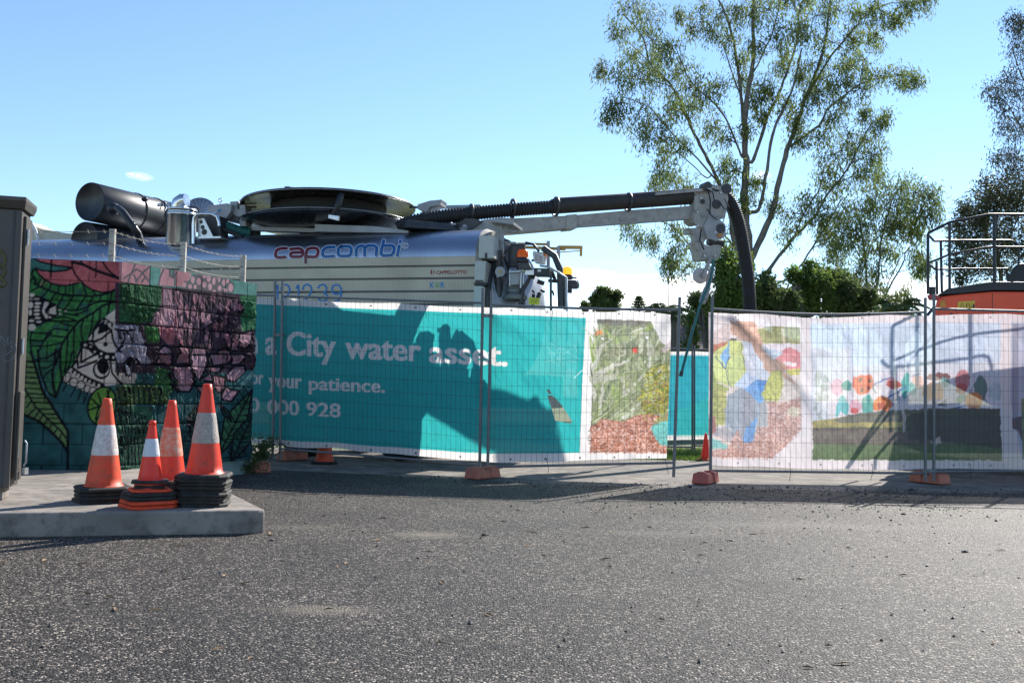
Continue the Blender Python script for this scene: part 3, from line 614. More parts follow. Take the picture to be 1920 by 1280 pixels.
cr = MB().hexa([(WL.x-nA.x*e_*3, WL.y-nA.y*e_*3, 0), (WA.x-.012, WA.y+.016, 0), (WB.x-nB.x*.012, WB.y-nB.y*.012, 0), (WBb.x, WBb.y, 0), (WAb.x, WAb.y, 0), (WLb.x, WLb.y, 0)],
    [(WL.x-nA.x*e_*3, WL.y-nA.y*e_*3, WZ1-.001), (WA.x-.012, WA.y+.016, WZ1-.001), (WB.x-nB.x*.012, WB.y-nB.y*.012, WZ1-.001), (WBb.x, WBb.y, WZ1-.001), (WAb.x, WAb.y, WZ1-.001), (WLb.x, WLb.y, WZ1-.001)])
cr.build('block_core', core, wall)
# barbed wire run on the wall, front and rear
postm = mat('weathered_post', (.45, .42, .37), .7, 0, .2, 12, .2, dirt=(.25, .11, .05), dirtamt=.35)
wirem = mat('rusty_wire', (.30, .27, .24), .5, .6, .3, 15, 0)
bw = empty('barbed_wire_fence', (WA.x, WA.y, WZ1), 'three strands of barbed wire on pale steel posts above the painted wall', 'fence')
front_posts = [(-9, 9.6, 2.33, .42), None]
def on(A, B, px, z):
    A = Vector(A); B = Vector(B); n = face_normal(A, B); o_ = A-n*.09
    q = PL(px, 480, o_, n); return q.x, q.y
rows = [[on(WL, WA, -160, 0), on(WL, WA, 211, 0), on(WA, WB, 345, 0), on(WA, WB, 458, 0)]]
tops = [.38, .36, .36, .35]
bk_ = [P(109, 470, 12.4), P(265, 470, 12.6), P(458, 470, 12.2)]
rows.append([(P(-60, 470, 12.2).x, 12.2), (bk_[0].x, 12.4), (bk_[1].x, 12.6), rows[0][3]])
for ri, row in enumerate(rows):
    pts3 = []
    for i, (x, y) in enumerate(row):
        if ri == 1 and i == 3: pts3.append((x, y)); continue
        pm = MB(); s_ = .022
        pm.box((x-s_, y-s_, WZ1-.05 if ri == 0 else 0), (x+s_, y+s_, WZ1+(tops[i] if ri == 0 else .22)))
        if ri == 0: pm.box((x-s_-.02, y-s_+.008, WZ1), (x-s_-.001, y-s_+.012, WZ1+.36))
        pm.build('post', postm, bw, bevel=.003); pts3.append((x, y))
    for j, hz in enumerate((.07, .20, .33) if ri == 0 else (.02, .12, .2)):
        wmb = MB()
        for (x0, y0), (x1, y1) in zip(pts3[:-1], pts3[1:]):
            m_ = 12; pts = [(x0+(x1-x0)*k/m_, y0-.03+(y1-y0)*k/m_, WZ1+hz-.035*math.sin(math.pi*k/m_)) for k in range(m_+1)]
            wmb.tube(pts, .0028, 4, False)
            for k in range(1, 2*m_, 2):
                a = k/(2*m_); q = Vector((x0+(x1-x0)*a, y0-.03+(y1-y0)*a, WZ1+hz-.035*math.sin(math.pi*a)))
                wmb.tube([q+Vector((.01, .006, -.018)), q+Vector((-.008, -.004, .018))], .0022, 3, False); wmb.tube([q+Vector((-.018, 0, -.01)), q+Vector((.018, .004, .01))], .0022, 3, False)
        wmb.build('barbed_strand', wirem, bw)

# ================= electrical cabinet =================
cabm = mat('cabinet_paint', (.072, .063, .054), .5, 0, .15, 2.5, .06, 30, dirt=(.09, .085, .075), dirtamt=.1)
cab = empty('electrical_cabinet', (-4.4, 7.3, ST), 'tall dark grey steel electrical cabinet with scribbled graffiti on the slab', 'cabinet')
a_ = R(15.7); cx_, sx_ = Vector((math.cos(a_), math.sin(a_), 0)), Vector((-math.sin(a_), math.cos(a_), 0))
c0 = Vector((-3.80, 7.35, 0)); DP = .30
def cpt(u, v, z): return c0+cx_*u+sx_*v+Vector((0, 0, z))
def cbox(u0, v0, z0, u1, v1, z1): return [cpt(u0, v0, z0), cpt(u1, v0, z0), cpt(u1, v1, z0), cpt(u0, v1, z0)], [cpt(u0, v0, z1), cpt(u1, v0, z1), cpt(u1, v1, z1), cpt(u0, v1, z1)]
MB().hexa(*cbox(-2.2, .0, .27, 0, DP, 2.40)).build('body', cabm, cab, bevel=.006)
MB().hexa(*cbox(-2.1, .04, ST+.001, -.05, DP-.04, .268)).build('plinth', concrete, cab, bevel=.01)
rf = MB(); rf.hexa([cpt(-2.23, -.02, 2.402), cpt(.02, -.02, 2.402), cpt(.02, DP+.02, 2.402), cpt(-2.23, DP+.02, 2.402)], [cpt(-2.25, -.06, 2.455), cpt(.035, -.06, 2.455), cpt(.035, DP+.05, 2.455), cpt(-2.25, DP+.05, 2.455)])
rf.hexa(*cbox(-2.25, -.06, 2.4555, .035, DP+.05, 2.49)); rf.build('roof', cabm, cab, bevel=.004)
sdoor = MB().hexa(*cbox(.001, .06, .38, .022, DP-.03, 2.36)); sd_ = sdoor.build('side_door', cabm, cab, bevel=.005)
for z in (.55, 1.35, 2.2):
    MB().cyl(cpt(.032, .075, z-.06), cpt(.032, .075, z+.06), .011, 8).build('hinge', galv, sd_)
cv_ = MB().hexa(*cbox(.023, .05, .32, .04, .2, 1.0)); cv_.build('cover_strip', cabm, cab, bevel=.004)
MB().tube([cpt(.07, .12, .62), cpt(.085, .12, .60), cpt(.085, .12, .45), cpt(.07, .12, .43)], .008, 6).build('handle', galv, cab)
MB().box(tuple(cpt(.062, .11, .36)), tuple(cpt(.085, .14, .41)+Vector((.01, .02, 0)))).build('padlock', alu, cab)
MB().hexa(*cbox(-.06, -.004, .275, -.045, -.001, 2.39)).build('door_seam', darkst, cab)
# graffiti scribbles, thin paint strokes on the front
def scrib(pts, r, m):
    g = MB(); n_ = -sx_
    q = [PL(x, y, c0, n_)+n_*.002 for x, y in pts]; 
    # smooth
    pp = []
    for i in range(len(q)-1):
        p0, p1, p2, p3 = q[max(0, i-1)], q[i], q[i+1], q[min(len(q)-1, i+2)]
        for k in range(5):
            t = k/5; pp.append(.5*((2*p1)+(p2-p0)*t+(2*p0-5*p1+4*p2-p3)*t*t+(3*p1-p0-3*p2+p3)*t**3))
    pp.append(q[-1]); g.tube(pp, r, 5, True, True); g.build('graffiti', m, cab)
sprayw = mat('spray_pale', (.17, .17, .17), .7, 0, .2, 20, 0); sprayy = mat('spray_olive', (.095, .09, .03), .7, 0, .3, 20, 0)
scrib([(-6, 625), (6, 637), (10, 650), (3, 640), (0, 628), (12, 640), (16, 632), (14, 646), (24, 640), (21, 652), (30, 648), (28, 664), (20, 676), (8, 676), (6, 668), (16, 662), (30, 652)], .0045, sprayw)
for y in (553, 561, 569): scrib([(-4+random.random()*3, y), (6, y-5), (10, y+4), (16, y-2), (20, y+4), (26, y), (34, y+3)], .0018, sprayw)
for k in range(3): scrib([(-8, 462+k*28), (2, 470+k*26), (10, 486+k*22), (4, 500+k*18), (-8, 496+k*20)], .012, sprayy)

# ================= traffic cones =================
orange = mat('cone_orange', (.82, .048, .013), .42, 0, .08, 5, .05, trans=.12, dirt=(.33, .06, .03), dirtamt=.3)
orange2 = mat('cone_orange_faded', (.80, .08, .022), .5, 0, .12, 5, .08, trans=.12, dirt=(.36, .11, .05), dirtamt=.45)
orange3 = mat('cone_fluoro', (.95, .05, .02), .4, 0, .06, 5, .04, trans=.15)
wband = mat('reflective_white', (.62, .58, .55), .5, 0, .1, 14, .08, dirt=(.42, .3, .24), dirtamt=.5)
wband2 = mat('reflective_clean', (.62, .63, .66), .4, 0, .06, 10, .05)
peel = mat('peeled_band', (.55, .36, .26), .6, 0, .3, 10, .3, 25, dirt=(.72, .10, .03), dirtamt=.75)
meshb = mat('grey_mesh_band', (.34, .29, .25), .6, 0, .3, 40, .9, 90, dirt=(.5, .44, .38), dirtamt=.6)
cbase = mat('cone_base_rubber', (.022, .020, .018), .75, 0, .3, 8, .25, 30, dirt=(.09, .07, .05), dirtamt=.3)
def cone(scale, orm, bandm, basem, visible=True, band=(.355, .70), rot=0.0):
    H = .655*scale; r0, r1 = .132*scale, .031*scale; bh = .028*max(scale, .75); hw = .19*scale if scale > .8 else .18*scale*1.1
    rt = lambda h: r0+(r1-r0)*h/H
    t = .0025
    root = empty('traffic_cone', (0, 0, 0), '', 'traffic cone')
    b_ = MB(); c4 = hw*.28
    oc = [(hw, hw-c4), (hw-c4, hw), (-hw+c4, hw), (-hw, hw-c4), (-hw, -hw+c4), (-hw+c4, -hw), (hw-c4, -hw), (hw, -hw+c4)]
    b_.hexa([(x*.985, y*.985, 0) for x, y in oc], [(x, y, bh*.55) for x, y in oc]); b_.hexa([(x, y, bh*.551) for x, y in oc], [(x*.93, y*.93, bh) for x, y in oc])
    b_.build('base', basem, root, bevel=.004, local=True)
    h0 = bh; c_ = MB(); prof = [(r0+.012*scale, h0+.001), (r0+.004*scale, h0+.01*scale)]
    if visible: prof += [(rt(h), h0+h) for h in np.linspace(.02, 1, 14)*H]+[(r1*.75, h0+H+.004), (r1*.6, h0+H-.002), (r1*.55, h0+H-.1)]
    else: prof += [(rt(h), h0+h) for h in (.03*H, .1*H)]
    c_.lathe(prof, n=36); bd = c_.build('cone_body', orm, root, local=True)
    if visible and bandm:
        q = MB(); q.lathe([(rt(h)+t*(0 if i in (0, 12) else 1), h0+h) for i, h in enumerate(np.linspace(H*band[0], H*band[1], 13))], n=36); q.build('reflective_band', bandm, root, local=True)
        if scale < .8:
            k_ = MB(); k_.lathe([(r1+.001, h0+H*.93), (r1+.006, h0+H*.935), (r1+.005, h0+H), (r1*.6, h0+H+.004)], n=20); k_.build('tip_collar', orm, root, local=True)
    return root
def place(o, x, y, z, rot, label, group, tilt=0):
    o.location = (x, y, z); o.rotation_euler = (tilt, 0, rot); o['label'] = label
    if group: o['group'] = group
GRP = 'traffic cones nested in stacks on the concrete slab'
ordn = ['bottom', 'second', 'third', 'fourth', 'fifth', 'sixth', 'seventh', 'eighth', 'ninth']
pb = cone(1, orange, None, cbase, False)        # a cone buried in a stack: base and skirt show
used_pb = [False]
def buried(src, flag):
    if not flag[0]: flag[0] = True; return src
    return copy_tree(src)
def stack(px, d, n, pitch, top, desc, descb, src, flag, rot, jit=.012):
    x = (px-960)/1800*d
    for i in range(n-1):
        o = buried(src, flag)
        place(o, x+random.uniform(-jit, jit), d+random.uniform(-jit, jit), ST+.001+i*pitch, rot+random.uniform(-.10, .10), f'buried cone, {ordn[i]} from the slab in {descb}', GRP, random.uniform(-.012, .012))
    place(top, x, d, ST+.001+(n-1)*pitch, rot+.03, desc, GRP, .012)
stack(205, 7.45, 4, .030, cone(1.02, orange2, wband, cbase), 'faded orange cone with broad white band, top of the leftmost stack', 'the leftmost cone stack', pb, used_pb, .55)
stack(392, 7.36, 9, .0262, cone(1.03, orange, meshb, cbase, band=(.34, .68)), 'tallest orange cone with grey mesh band, top of the rightmost stack', 'the rightmost tall cone stack', pb, used_pb, .12)
stack(327, 8.1, 4, .03, cone(1.0, orange, peel, cbase, band=(.30, .66)), 'orange cone with peeling torn band standing behind the small cone', 'the stack behind the small cone', pb, used_pb, .3)
# small cone stack
xs_, ds_ = (289-960)/1800*7.15, 7.15
redbase = mat('orange_square_base', (.72, .07, .02), .5, 0, .1, 6, .1, dirt=(.3, .06, .03), dirtamt=.2)
zz = ST+.001
sm1 = cone(.93, orange3, None, redbase, False); place(sm1, xs_, ds_, zz, .72, 'bottom cone with orange square base under the small cone', GRP)
sm2 = copy_tree(sm1); place(sm2, xs_+.008, ds_, zz+.031, .68, 'second cone with orange square base under the small cone', GRP)
sb1 = copy_tree(pb); sb1.scale = (.90, .90, .9); place(sb1, xs_, ds_, zz+.062, .62, 'third cone with black base under the small cone', GRP)
sb3 = copy_tree(pb); sb3.scale = (.88, .88, .9); place(sb3, xs_+.005, ds_+.01, zz+.09, .7, 'fourth cone with black base under the small cone', GRP)
sm3 = cone(.72, orange3, None, redbase, False); place(sm3, xs_+.01, ds_, zz+.118, .5, 'fifth cone with a thin orange base under the small cone', GRP)
sb2 = copy_tree(pb); sb2.scale = (.56, .56, .8); place(sb2, xs_+.01, ds_, zz+.142, .3, 'sixth cone with a small black base just under the small cone', GRP)
place(cone(.66, orange3, wband2, cbase, band=(.40, .70)), xs_+.01, ds_, zz+.178, .35, 'small bright red-orange cone with clean white band on top of its stack', GRP, -.01)
# cones beyond the fence
c1 = cone(1.0, orange2, wband, cbase); place(c1, *tuple(G(608, 868))[:2], .002, .2, 'orange cone standing behind the turquoise banner, base showing below it', None)
c2 = cone(.66, orange3, None, redbase); place(c2, *tuple(G(1323, 862))[:2], .002, .4, 'plain small red cone on the ground by the gap in the fence', None)
# ================= temporary fence =================
fencem = mat('fence_galvanised', (.17, .175, .18), .55, .4, .15, 14, .05)
fwire = mat('fence_wire', (.045, .047, .05), .6, .3, .15, 14, 0)
def lerp(a, b, t): return a+(b-a)*t
def panel(pl, pr, label, sag=0, legs=True):
    """pl/pr: dict t=(px,py) top of post, r=(px,py) top rail, b=(px,py) bottom rail, f=(px,py) foot, Y"""
    T0, T1 = P(*pl['t'], pl['Y']), P(*pr['t'], pr['Y'])
    R0, R1 = P(*pl['r'], pl['Y']), P(*pr['r'], pr['Y'])
    B0, B1 = P(*pl['b'], pl['Y']), P(*pr['b'], pr['Y'])
    F0, F1 = P(*pl['f'], pl['Y']), P(*pr['f'], pr['Y'])
    root = empty('temporary_fence', ((B0.x+B1.x)/2, (B0.y+B1.y)/2, 0), label, 'fence')
    for a, b in ((T0, F0), (T1, F1)):
        pm = MB().cyl(b, a, .0195, 12); pm.build('post', fencem, root)
    for a, b, s_ in ((R0, R1, sag), (B0, B1, 0)):
        MB().tube([a.lerp(b, t)+Vector((0, 0, -s_*math.sin(math.pi*t))) for t in (0, .2, .4, .5, .6, .8, 1)], .0165, 10).build('rail', fencem, root)
    wm = MB(); wd = (B1-B0).length; nv = int(wd/.069); nh = int((R0-B0).length/.172)
    for i in range(1, nv):
        t = i/nv; a = B0.lerp(B1, t); b = R0.lerp(R1, t)+Vector((0, 0, -sag*math.sin(math.pi*t))); ph = random.uniform(0, 6.28); am = random.uniform(.001, .006)
        bow = .012*math.sin(math.pi*t*2+ph*.1)
        wm.tube([a.lerp(b, k/8)+Vector((am*math.sin(ph+k*1.1)+bow*math.sin(math.pi*k/8), -.003, 0)) for k in range(9)], .0018, 3, False)
    for j in range(1, nh):
        t = j/nh; a = B0.lerp(R0, t); b = B1.lerp(R1, t); ph = random.uniform(0, 6.28)
        wm.tube([a.lerp(b, k/10)+Vector((0, .003, .004*math.sin(ph+k*.9)-sag*t*math.sin(math.pi*k/10))) for k in range(11)], .0018, 3, False)
    wm.build('wire_mesh', fwire, root)
    return root
panel(dict(t=(190, 541), r=(190, 545), b=(180, 818), f=(180, 845), Y=15.3), dict(t=(516, 525), r=(516, 554), b=(512, 838), f=(511, 862), Y=13.68), 'fence panel emerging from behind the painted wall, left of the turquoise banner')
panel(dict(t=(530, 527), r=(530, 555), b=(526, 841), f=(525, 862), Y=13.62), dict(t=(905.5, 540), r=(905, 568), b=(900, 871), f=(899, 889), Y=12.44), 'fence panel carrying the words of the turquoise banner', .0)
panel(dict(t=(921.5, 544), r=(921, 571), b=(915, 875), f=(914, 889), Y=12.40), dict(t=(1274.5, 557), r=(1273, 581), b=(1264, 867), f=(1263, 894), Y=12.08), 'fence panel with free end post, carrying the garden picture', .015)
panel(dict(t=(1335.5, 556), r=(1335, 579), b=(1333, 882), f=(1332, 898), Y=12.24), dict(t=(1735, 558), r=(1735, 585), b=(1735, 887), f=(1735, 901), Y=12.5), 'fence panel right of the gap carrying the picture of a kneeling worker', .05)
panel(dict(t=(1751, 551), r=(1751, 579), b=(1751, 884), f=(1751, 901), Y=12.52), dict(t=(2165, 555), r=(2165, 590), b=(2165, 880), f=(2165, 905), Y=13.0), 'fence panel at the right edge in front of the orange excavator', .0)
def clamp(px, py, Y, label):
    c = P(px, py, Y); root = empty('post_coupler', c, label, 'fence clamp')
    MB().box((c.x-.075, c.y-.03, c.z-.022), (c.x+.075, c.y-.024, c.z+.022)).box((c.x-.08, c.y-.026, c.z-.018), (c.x-.04, c.y+.03, c.z+.018)).box((c.x+.04, c.y-.026, c.z-.018), (c.x+.08, c.y+.03, c.z+.018)).build('clamp_plate', fencem, root, bevel=.003)
    MB().cyl((c.x, c.y-.045, c.z), (c.x, c.y+.03, c.z), .008, 6).build('bolt', galv, root)
clamp(523, 628, 13.65, 'steel clamp joining the two fence posts near the painted wall')
clamp(913, 592, 12.42, 'steel clamp joining the two posts in the middle of the turquoise banner')
clamp(1743, 882, 12.51, 'steel clamp low on the two posts beside the lawn picture')

def foot(px, py, rot, m, label, z=0.0):
    c = G(px, py, z); root = empty('plastic_block', c, label, 'block', 'plastic fence feet along the fence')
    root.rotation_euler = (0, 0, rot)
    b = MB()
    def lump(x0, x1, w, h):
        lo = [(x0, -w, .002), (x1, -w, .002), (x1, w, .002), (x0, w, .002)]; k = .018
        hi = [(x0+k, -w+k, h), (x1-k, -w+k, h), (x1-k, w-k, h), (x0+k, w-k, h)]; b.hexa(lo, hi)
    lump(-.25, -.05, .11, .135); lump(.05, .25, .11, .135); lump(-.075, .075, .095, .105)
    b.build('block_body', m, root, bevel=.016, local=True)
    for x in (-.15, .15):
        s_ = MB(); s_.box((x-.06, -.05, .130), (x+.06, .05, .148)); s_.build('moulded_ridge', m, root, bevel=.008, local=True)
    k_ = MB()
    for x in (-.03, .03): k_.lathe([(.026, .10), (.026, .118), (.02, .118), (.02, .10)], (x, 0, 0), n=12)
    k_.build('post_socket', rubber, root, local=True)
foot(1323, 905, R(62), blockp, 'bright red plastic foot under the post right of the gap')
foot(905, 896, R(55), blockp2, 'faded orange plastic foot under the paired posts of the turquoise banner')
foot(1743, 905, R(-62), blockp2, 'pinkish plastic foot in shade under the paired posts at right')
foot(470, 885, R(10), blockp2, 'plastic foot lying on the ground beside the painted wall')
foot(548, 862, R(60), blockp2, 'plastic foot in shade below the left end of the turquoise banner')

# ================= banners =================
def banner_surface(nodes, res, off):
    tp = [P(n[0], n[1], n[4]) for n in nodes]; bt = [P(n[2], n[3], n[4]) for n in nodes]
    seg = [(tp[i+1]-tp[i]).length for i in range(len(nodes)-1)]; tot = sum(seg); nu = int(tot*res); nu -= nu % 2
    H = (tp[0]-bt[0]).length; nv = int(H*res); nv -= nv % 2
    cum = np.concatenate([[0], np.cumsum(seg)]); u = (np.arange(nu)+.5)/nu*tot
    T_ = np.stack([np.interp(u, cum, [p[k] for p in tp]) for k in range(3)], -1); B_ = np.stack([np.interp(u, cum, [p[k] for p in bt]) for k in range(3)], -1)
    v = ((np.arange(nv)+.5)/nv)[:, None, None]
    V = B_[None]*(1-v)+T_[None]*v
    V[..., 1] += off
    return V, u, v[:, 0, 0]*H
bannerm = paint_mat('banner_mesh_print', .65, trans=.52, transp=.035, bump=.05, bscale=150, spec=.25)
RES = 260
WHT = (232, 226, 224)
n1 = [(380, 550, 375, 824, 14.35), (529, 558, 525, 835, 13.63), (905, 573, 900, 863, 12.45), (921, 574, 915, 866, 12.41), (1060, 579, 1055, 866, 12.26), (1262, 585, 1252, 861, 12.08)]
V1, u1, v1 = banner_surface(n1, RES, .028)
cv = Canvas(V1, WHT)
TQ = (52, 172, 172)
cv.poly([(300, 562), (481, 569.5), (529, 572), (901, 586), (925, 588), (1099, 595), (1092, 720), (1087, 849), (904, 850), (901, 849), (481, 821), (300, 806)], TQ, 1, .06, .05)
# words
cv.glyphs('n', ((461, 661), (481, 662), (461, 615)), WHT, .015, 1.1)
cv.glyphs('a', ((498, 663.5), (517, 664), (498, 615)), WHT, .015, 1.1)
cv.glyphs('City', ((537, 664.5), (628, 669), (537.5, 619)), WHT, .015, 1.1)
cv.glyphs('water', ((647, 670.5), (788, 676.5), (647.5, 626)), WHT, .015, 1.1)
cv.glyphs('asset.', ((805, 678.5), (951, 685.5), (805.5, 635)), WHT, .015, 1.1)
cv.glyphs('or', ((470, 719), (493, 720), (470, 692)), WHT, .012, .8)
cv.glyphs('your', ((503, 725.5), (565, 727.5), (503.2, 697)), WHT, .012, .8)
cv.glyphs('patience.', ((579, 730), (721, 735.5), (579.2, 704)), WHT, .012, .8)
cv.glyphs('0', ((467, 771), (486, 772), (467, 744)), WHT, .01, .7)
cv.glyphs('000', ((501, 775), (560, 778), (501, 747)), WHT, .01, .7)
cv.glyphs('928', ((574, 778.5), (638, 782), (574, 752)), WHT, .01, .7)
# garden picture
gp = [(1120, 597), (1222, 600), (1226, 612), (1240, 640), (1262, 655), (1262, 700), (1254, 770), (1257, 800), (1255, 850), (1106, 849), (1110, 740)]
cv.poly(gp, (116, 122, 84), 1, .6, .25)
cv.poly([(1120, 597), (1222, 600), (1205, 612), (1126, 607)], (96, 88, 80))
rr = random.Random(3)
def blade(x, y, dx, dy, bend, wd, col):
    pts = [(x+dx*t+bend*math.sin(t*1.57)*(-dy/40), y+dy*t+abs(bend)*t*t) for t in np.linspace(0, 1, 7)]
    cv.stroke(pts, wd, col, .92, True)
GC = [(150, 158, 110), (168, 172, 136), (132, 146, 88), (184, 184, 160), (112, 122, 74), (88, 100, 64), (150, 150, 120), (140, 160, 80), (196, 192, 178)]
for i in range(110):
    x = rr.uniform(1112, 1245); y = rr.uniform(620, 790)
    if x > 1225 and y < 650: continue
    blade(x, y, rr.uniform(-28, 40), -rr.uniform(30, 80) if y > 670 else -rr.uniform(10, max(12, y-604)), rr.uniform(-10, 10), rr.uniform(3, 10), rr.choice(GC))
cv.poly(gp, (206, 206, 190), .16); cv.poly([(1222, 600), (1240, 640), (1262, 655), (1265, 585), (1222, 585)], WHT)
for (a, b, wd, c) in (([(1118, 705), (1140, 690), (1180, 676)], None, 12, (190, 184, 174)), ([(1115, 690), (1125, 650), (1148, 636)], None, 9, (182, 182, 168)), ([(1112, 712), (1170, 702), (1225, 690)], None, 14, (176, 176, 158)), ([(1160, 704), (1210, 694), (1250, 676)], None, 7, (150, 158, 112)), ([(1150, 780), (1180, 772), (1200, 800)], None, 9, (168, 172, 146)), ([(1145, 795), (1180, 800), (1195, 835)], None, 8, (140, 150, 112)), ([(1248, 655), (1262, 640), (1272, 640)], None, 12, (200, 186, 184))):
    cv.stroke(a, wd, c, .9, True)
for i in range(26): blade(rr.uniform(1108, 1135), rr.uniform(770, 820), rr.uniform(10, 60), -rr.uniform(20, 70), rr.uniform(-4, 14), 2.5, rr.choice(GC[:5]))
ch = [(1107, 800), (1130, 785), (1165, 790), (1205, 775), (1240, 780), (1222, 800), (1240, 830), (1255, 838), (1255, 850), (1106, 849)]
cv.poly(ch, (176, 124, 106), 1, .5, .4); cv.speck(ch, [(214, 172, 160), (150, 92, 74), (196, 140, 120), (120, 74, 62), (224, 190, 180)], 1300, 4)
yb = [(1215, 690), (1250, 678), (1258, 700), (1252, 770), (1215, 778), (1198, 756), (1206, 720)]
cv.speck(yb, [(170, 164, 60), (126, 124, 50), (190, 176, 90), (110, 96, 60), (96, 110, 40)], 900, 4, 4)
cv.speck([(1205, 740), (1250, 700), (1253, 790), (1200, 785)], [(150, 100, 70), (126, 132, 56), (176, 170, 66)], 300, 4, 6)
cv.poly([(1220, 800), (1245, 792), (1257, 790), (1256, 838), (1240, 836), (1226, 818)], (112, 176, 170), 1, .2, .2)
for (x, y, dx, dy) in ((1124, 624, -9, 4), (1124, 624, -6, -8), (1124, 624, 4, -9), (1124, 626, 8, -2), (1123, 625, -8, -2)): cv.stroke([(x, y), (x+dx, y+dy)], 4, (214, 130, 76), 1, True)
cv.ell(1190, 657, 5, 5, (204, 84, 72)); cv.ell(1131, 634, 3, 2, (235, 230, 235)); cv.ell(1214, 633, 2.5, 2.5, (240, 238, 240))
cv.poly([(1262, 690), (1272, 650), (1272, 600), (1263, 600), (1262, 660)], (222, 178, 156), .9); cv.poly([(1258, 700), (1264, 690), (1262, 850), (1254, 850)], (206, 220, 236), .9, .2)
cv.organic(gp, 3.2, .11, .35, 2)
# wear: scuffs and dirt
for i in range(60):
    x = rr.uniform(480, 1095); y = rr.uniform(590, 845); cv.ell(x, y, rr.uniform(.6, 2), rr.uniform(.6, 1.6), (60, 90, 95), 0, .5)
for i in range(14): cv.stroke([(1020+rr.uniform(0, 60), 640+rr.uniform(0, 40)), (1030+rr.uniform(0, 60), 645+rr.uniform(0, 45))], .9, (150, 212, 210), .5)
cv.stroke([(1077, 708), (1093, 693)], 1.4, (214, 236, 236), .8); cv.ell(1069, 699, 9, 9, (90, 184, 184), 0, .5)
for x0, y0, x1, y1 in ((485, 563.5, 905, 580), (925, 580, 1262, 590), (485, 828, 905, 857), (925, 860, 1250, 858)):
    for k in range(5):
        t = (k+.5)/5; cv.ell(x0+(x1-x0)*t, y0+(y1-y0)*t, 2.0, 2.0, (90, 90, 95))
def make_banner(name, V, cv, u, v, label, folds, seed, tear=None, hemy=None, m=None):
    C = cv.down(2); ny, nx = C.shape[:2]; Vd = V[:ny*2, :nx*2].reshape(ny, 2, nx, 2, 3).mean((1, 3))
    U, W_ = np.meshgrid(u[:nx*2].reshape(-1, 2).mean(1), v[:ny*2].reshape(-1, 2).mean(1))
    D = (fbm(U*1.1, W_*.9, 3, seed))*.045
    D += .006*np.sin(U*9+np.sin(W_*3)*1.2)+(fbm(U*7+W_*3, W_*2.5, 4, seed+3)-.5)*.022
    px, py = project(Vd.reshape(-1, 3)); px = px.reshape(ny, nx); py = py.reshape(ny, nx)
    for (ax, ay, bx, by, amp, wd) in folds:
        dx, dy = bx-ax, by-ay; L2 = dx*dx+dy*dy; t = np.clip(((px-ax)*dx+(py-ay)*dy)/L2, 0, 1)
        d2 = (px-ax-t*dx)**2+(py-ay-t*dy)**2; D += amp*np.exp(-d2/(2*wd*wd))*(1-t*.7)
    D = np.maximum(D, 0)
    Vd = Vd.copy(); Vd[..., 1] += D
    # wavy bottom hem
    f = np.clip(1-W_/.25, 0, 1)**2; Vd[..., 2] += f*(fbm(U*1.6, U*0+3, 2, seed+5)-.5)*.05
    f = np.clip((W_-(v.max()-.2))/.2, 0, 1)**2; Vd[..., 2] += f*(np.abs(np.sin(U*1.9+seed))*-.022)
    keep = None
    if tear is not None:
        k = tear(px, py); keep = k[:-1, :-1] & k[1:, 1:]
    root = empty(name, (float(Vd[:, nx//2, 0].mean()), float(Vd[:, nx//2, 1].mean()), float(Vd[0, nx//2, 2])), label, 'banner')
    grid_obj('printed_sheet', Vd, C, m or bannerm, root, True, keep=keep)
    return root
holes = [[(1025, 729), (1031, 732), (1034, 738), (1029, 737)], [(1027, 741), (1035, 741), (1052, 758), (1073, 791), (1068, 793), (1042, 788), (1036, 768)]]
def inpoly(px, py, pts):
    m = np.zeros(px.shape, bool)
    for i in range(len(pts)):
        x0, y0 = pts[i]; x1, y1 = pts[(i+1) % len(pts)]
        if y0 != y1: m ^= ((y0 > py) != (y1 > py)) & (px < (x1-x0)*(py-y0)/(y1-y0)+x0)
    return m
def tear1(px, py):
    k = np.ones(px.shape, bool)
    for h in holes: k &= ~inpoly(px, py, h)
    k &= ~((px > 1252+5*np.sin(py*.09)-np.clip((py-700)*.02, 0, 6)) & (py > 640) & (px > 1250) & (py > 700+0*px) & (px > 1260-(py-640)*.035))
    return k
tiem = mat('cable_tie', (.012, .012, .014), .5, 0, .1, 9, 0)
def ties(root, lst, Y):
    for (x0, y0, x1, y1) in lst:
        a = P(x0, y0, Y(x0)-.024); b = P(x1, y1, Y(x0)-.028); mdp = a.lerp(b, .5)+Vector((.01, -.01, 0))
        MB().tube([a+Vector((0, .05, .0)), a+Vector((0, .02, .025)), a+Vector((0, -.004, .012)), a, mdp, b], .0032, 5).build('cable_tie', tiem, root)
Yf = lambda x: float(np.interp(x, [380, 529, 905, 1273], [14.3, 13.6, 12.44, 12.08]))
b1 = make_banner('banner', V1, cv, u1, v1, 'long turquoise banner with white lettering and a garden picture at its right end', [(930, 586, 1010, 640, .05, 12), (1262, 590, 1180, 640, .06, 9), (1262, 590, 1240, 700, .05, 9), (930, 590, 960, 850, .035, 14), (1000, 700, 1080, 640, .03, 16), (1190, 850, 1258, 780, .04, 10)], 3, tear1)
# torn flap hanging inside the rip
ties(b1, [(561, 556, 562, 588), (795, 566, 799, 597), (699, 562, 699, 566), (1035, 574, 1034, 600), (1180, 580, 1181, 586), (1025, 862, 1028, 886), (1247, 862, 1253, 889), (878, 868, 878, 884), (556, 842, 557, 865), (790, 861, 790, 884)], Yf)

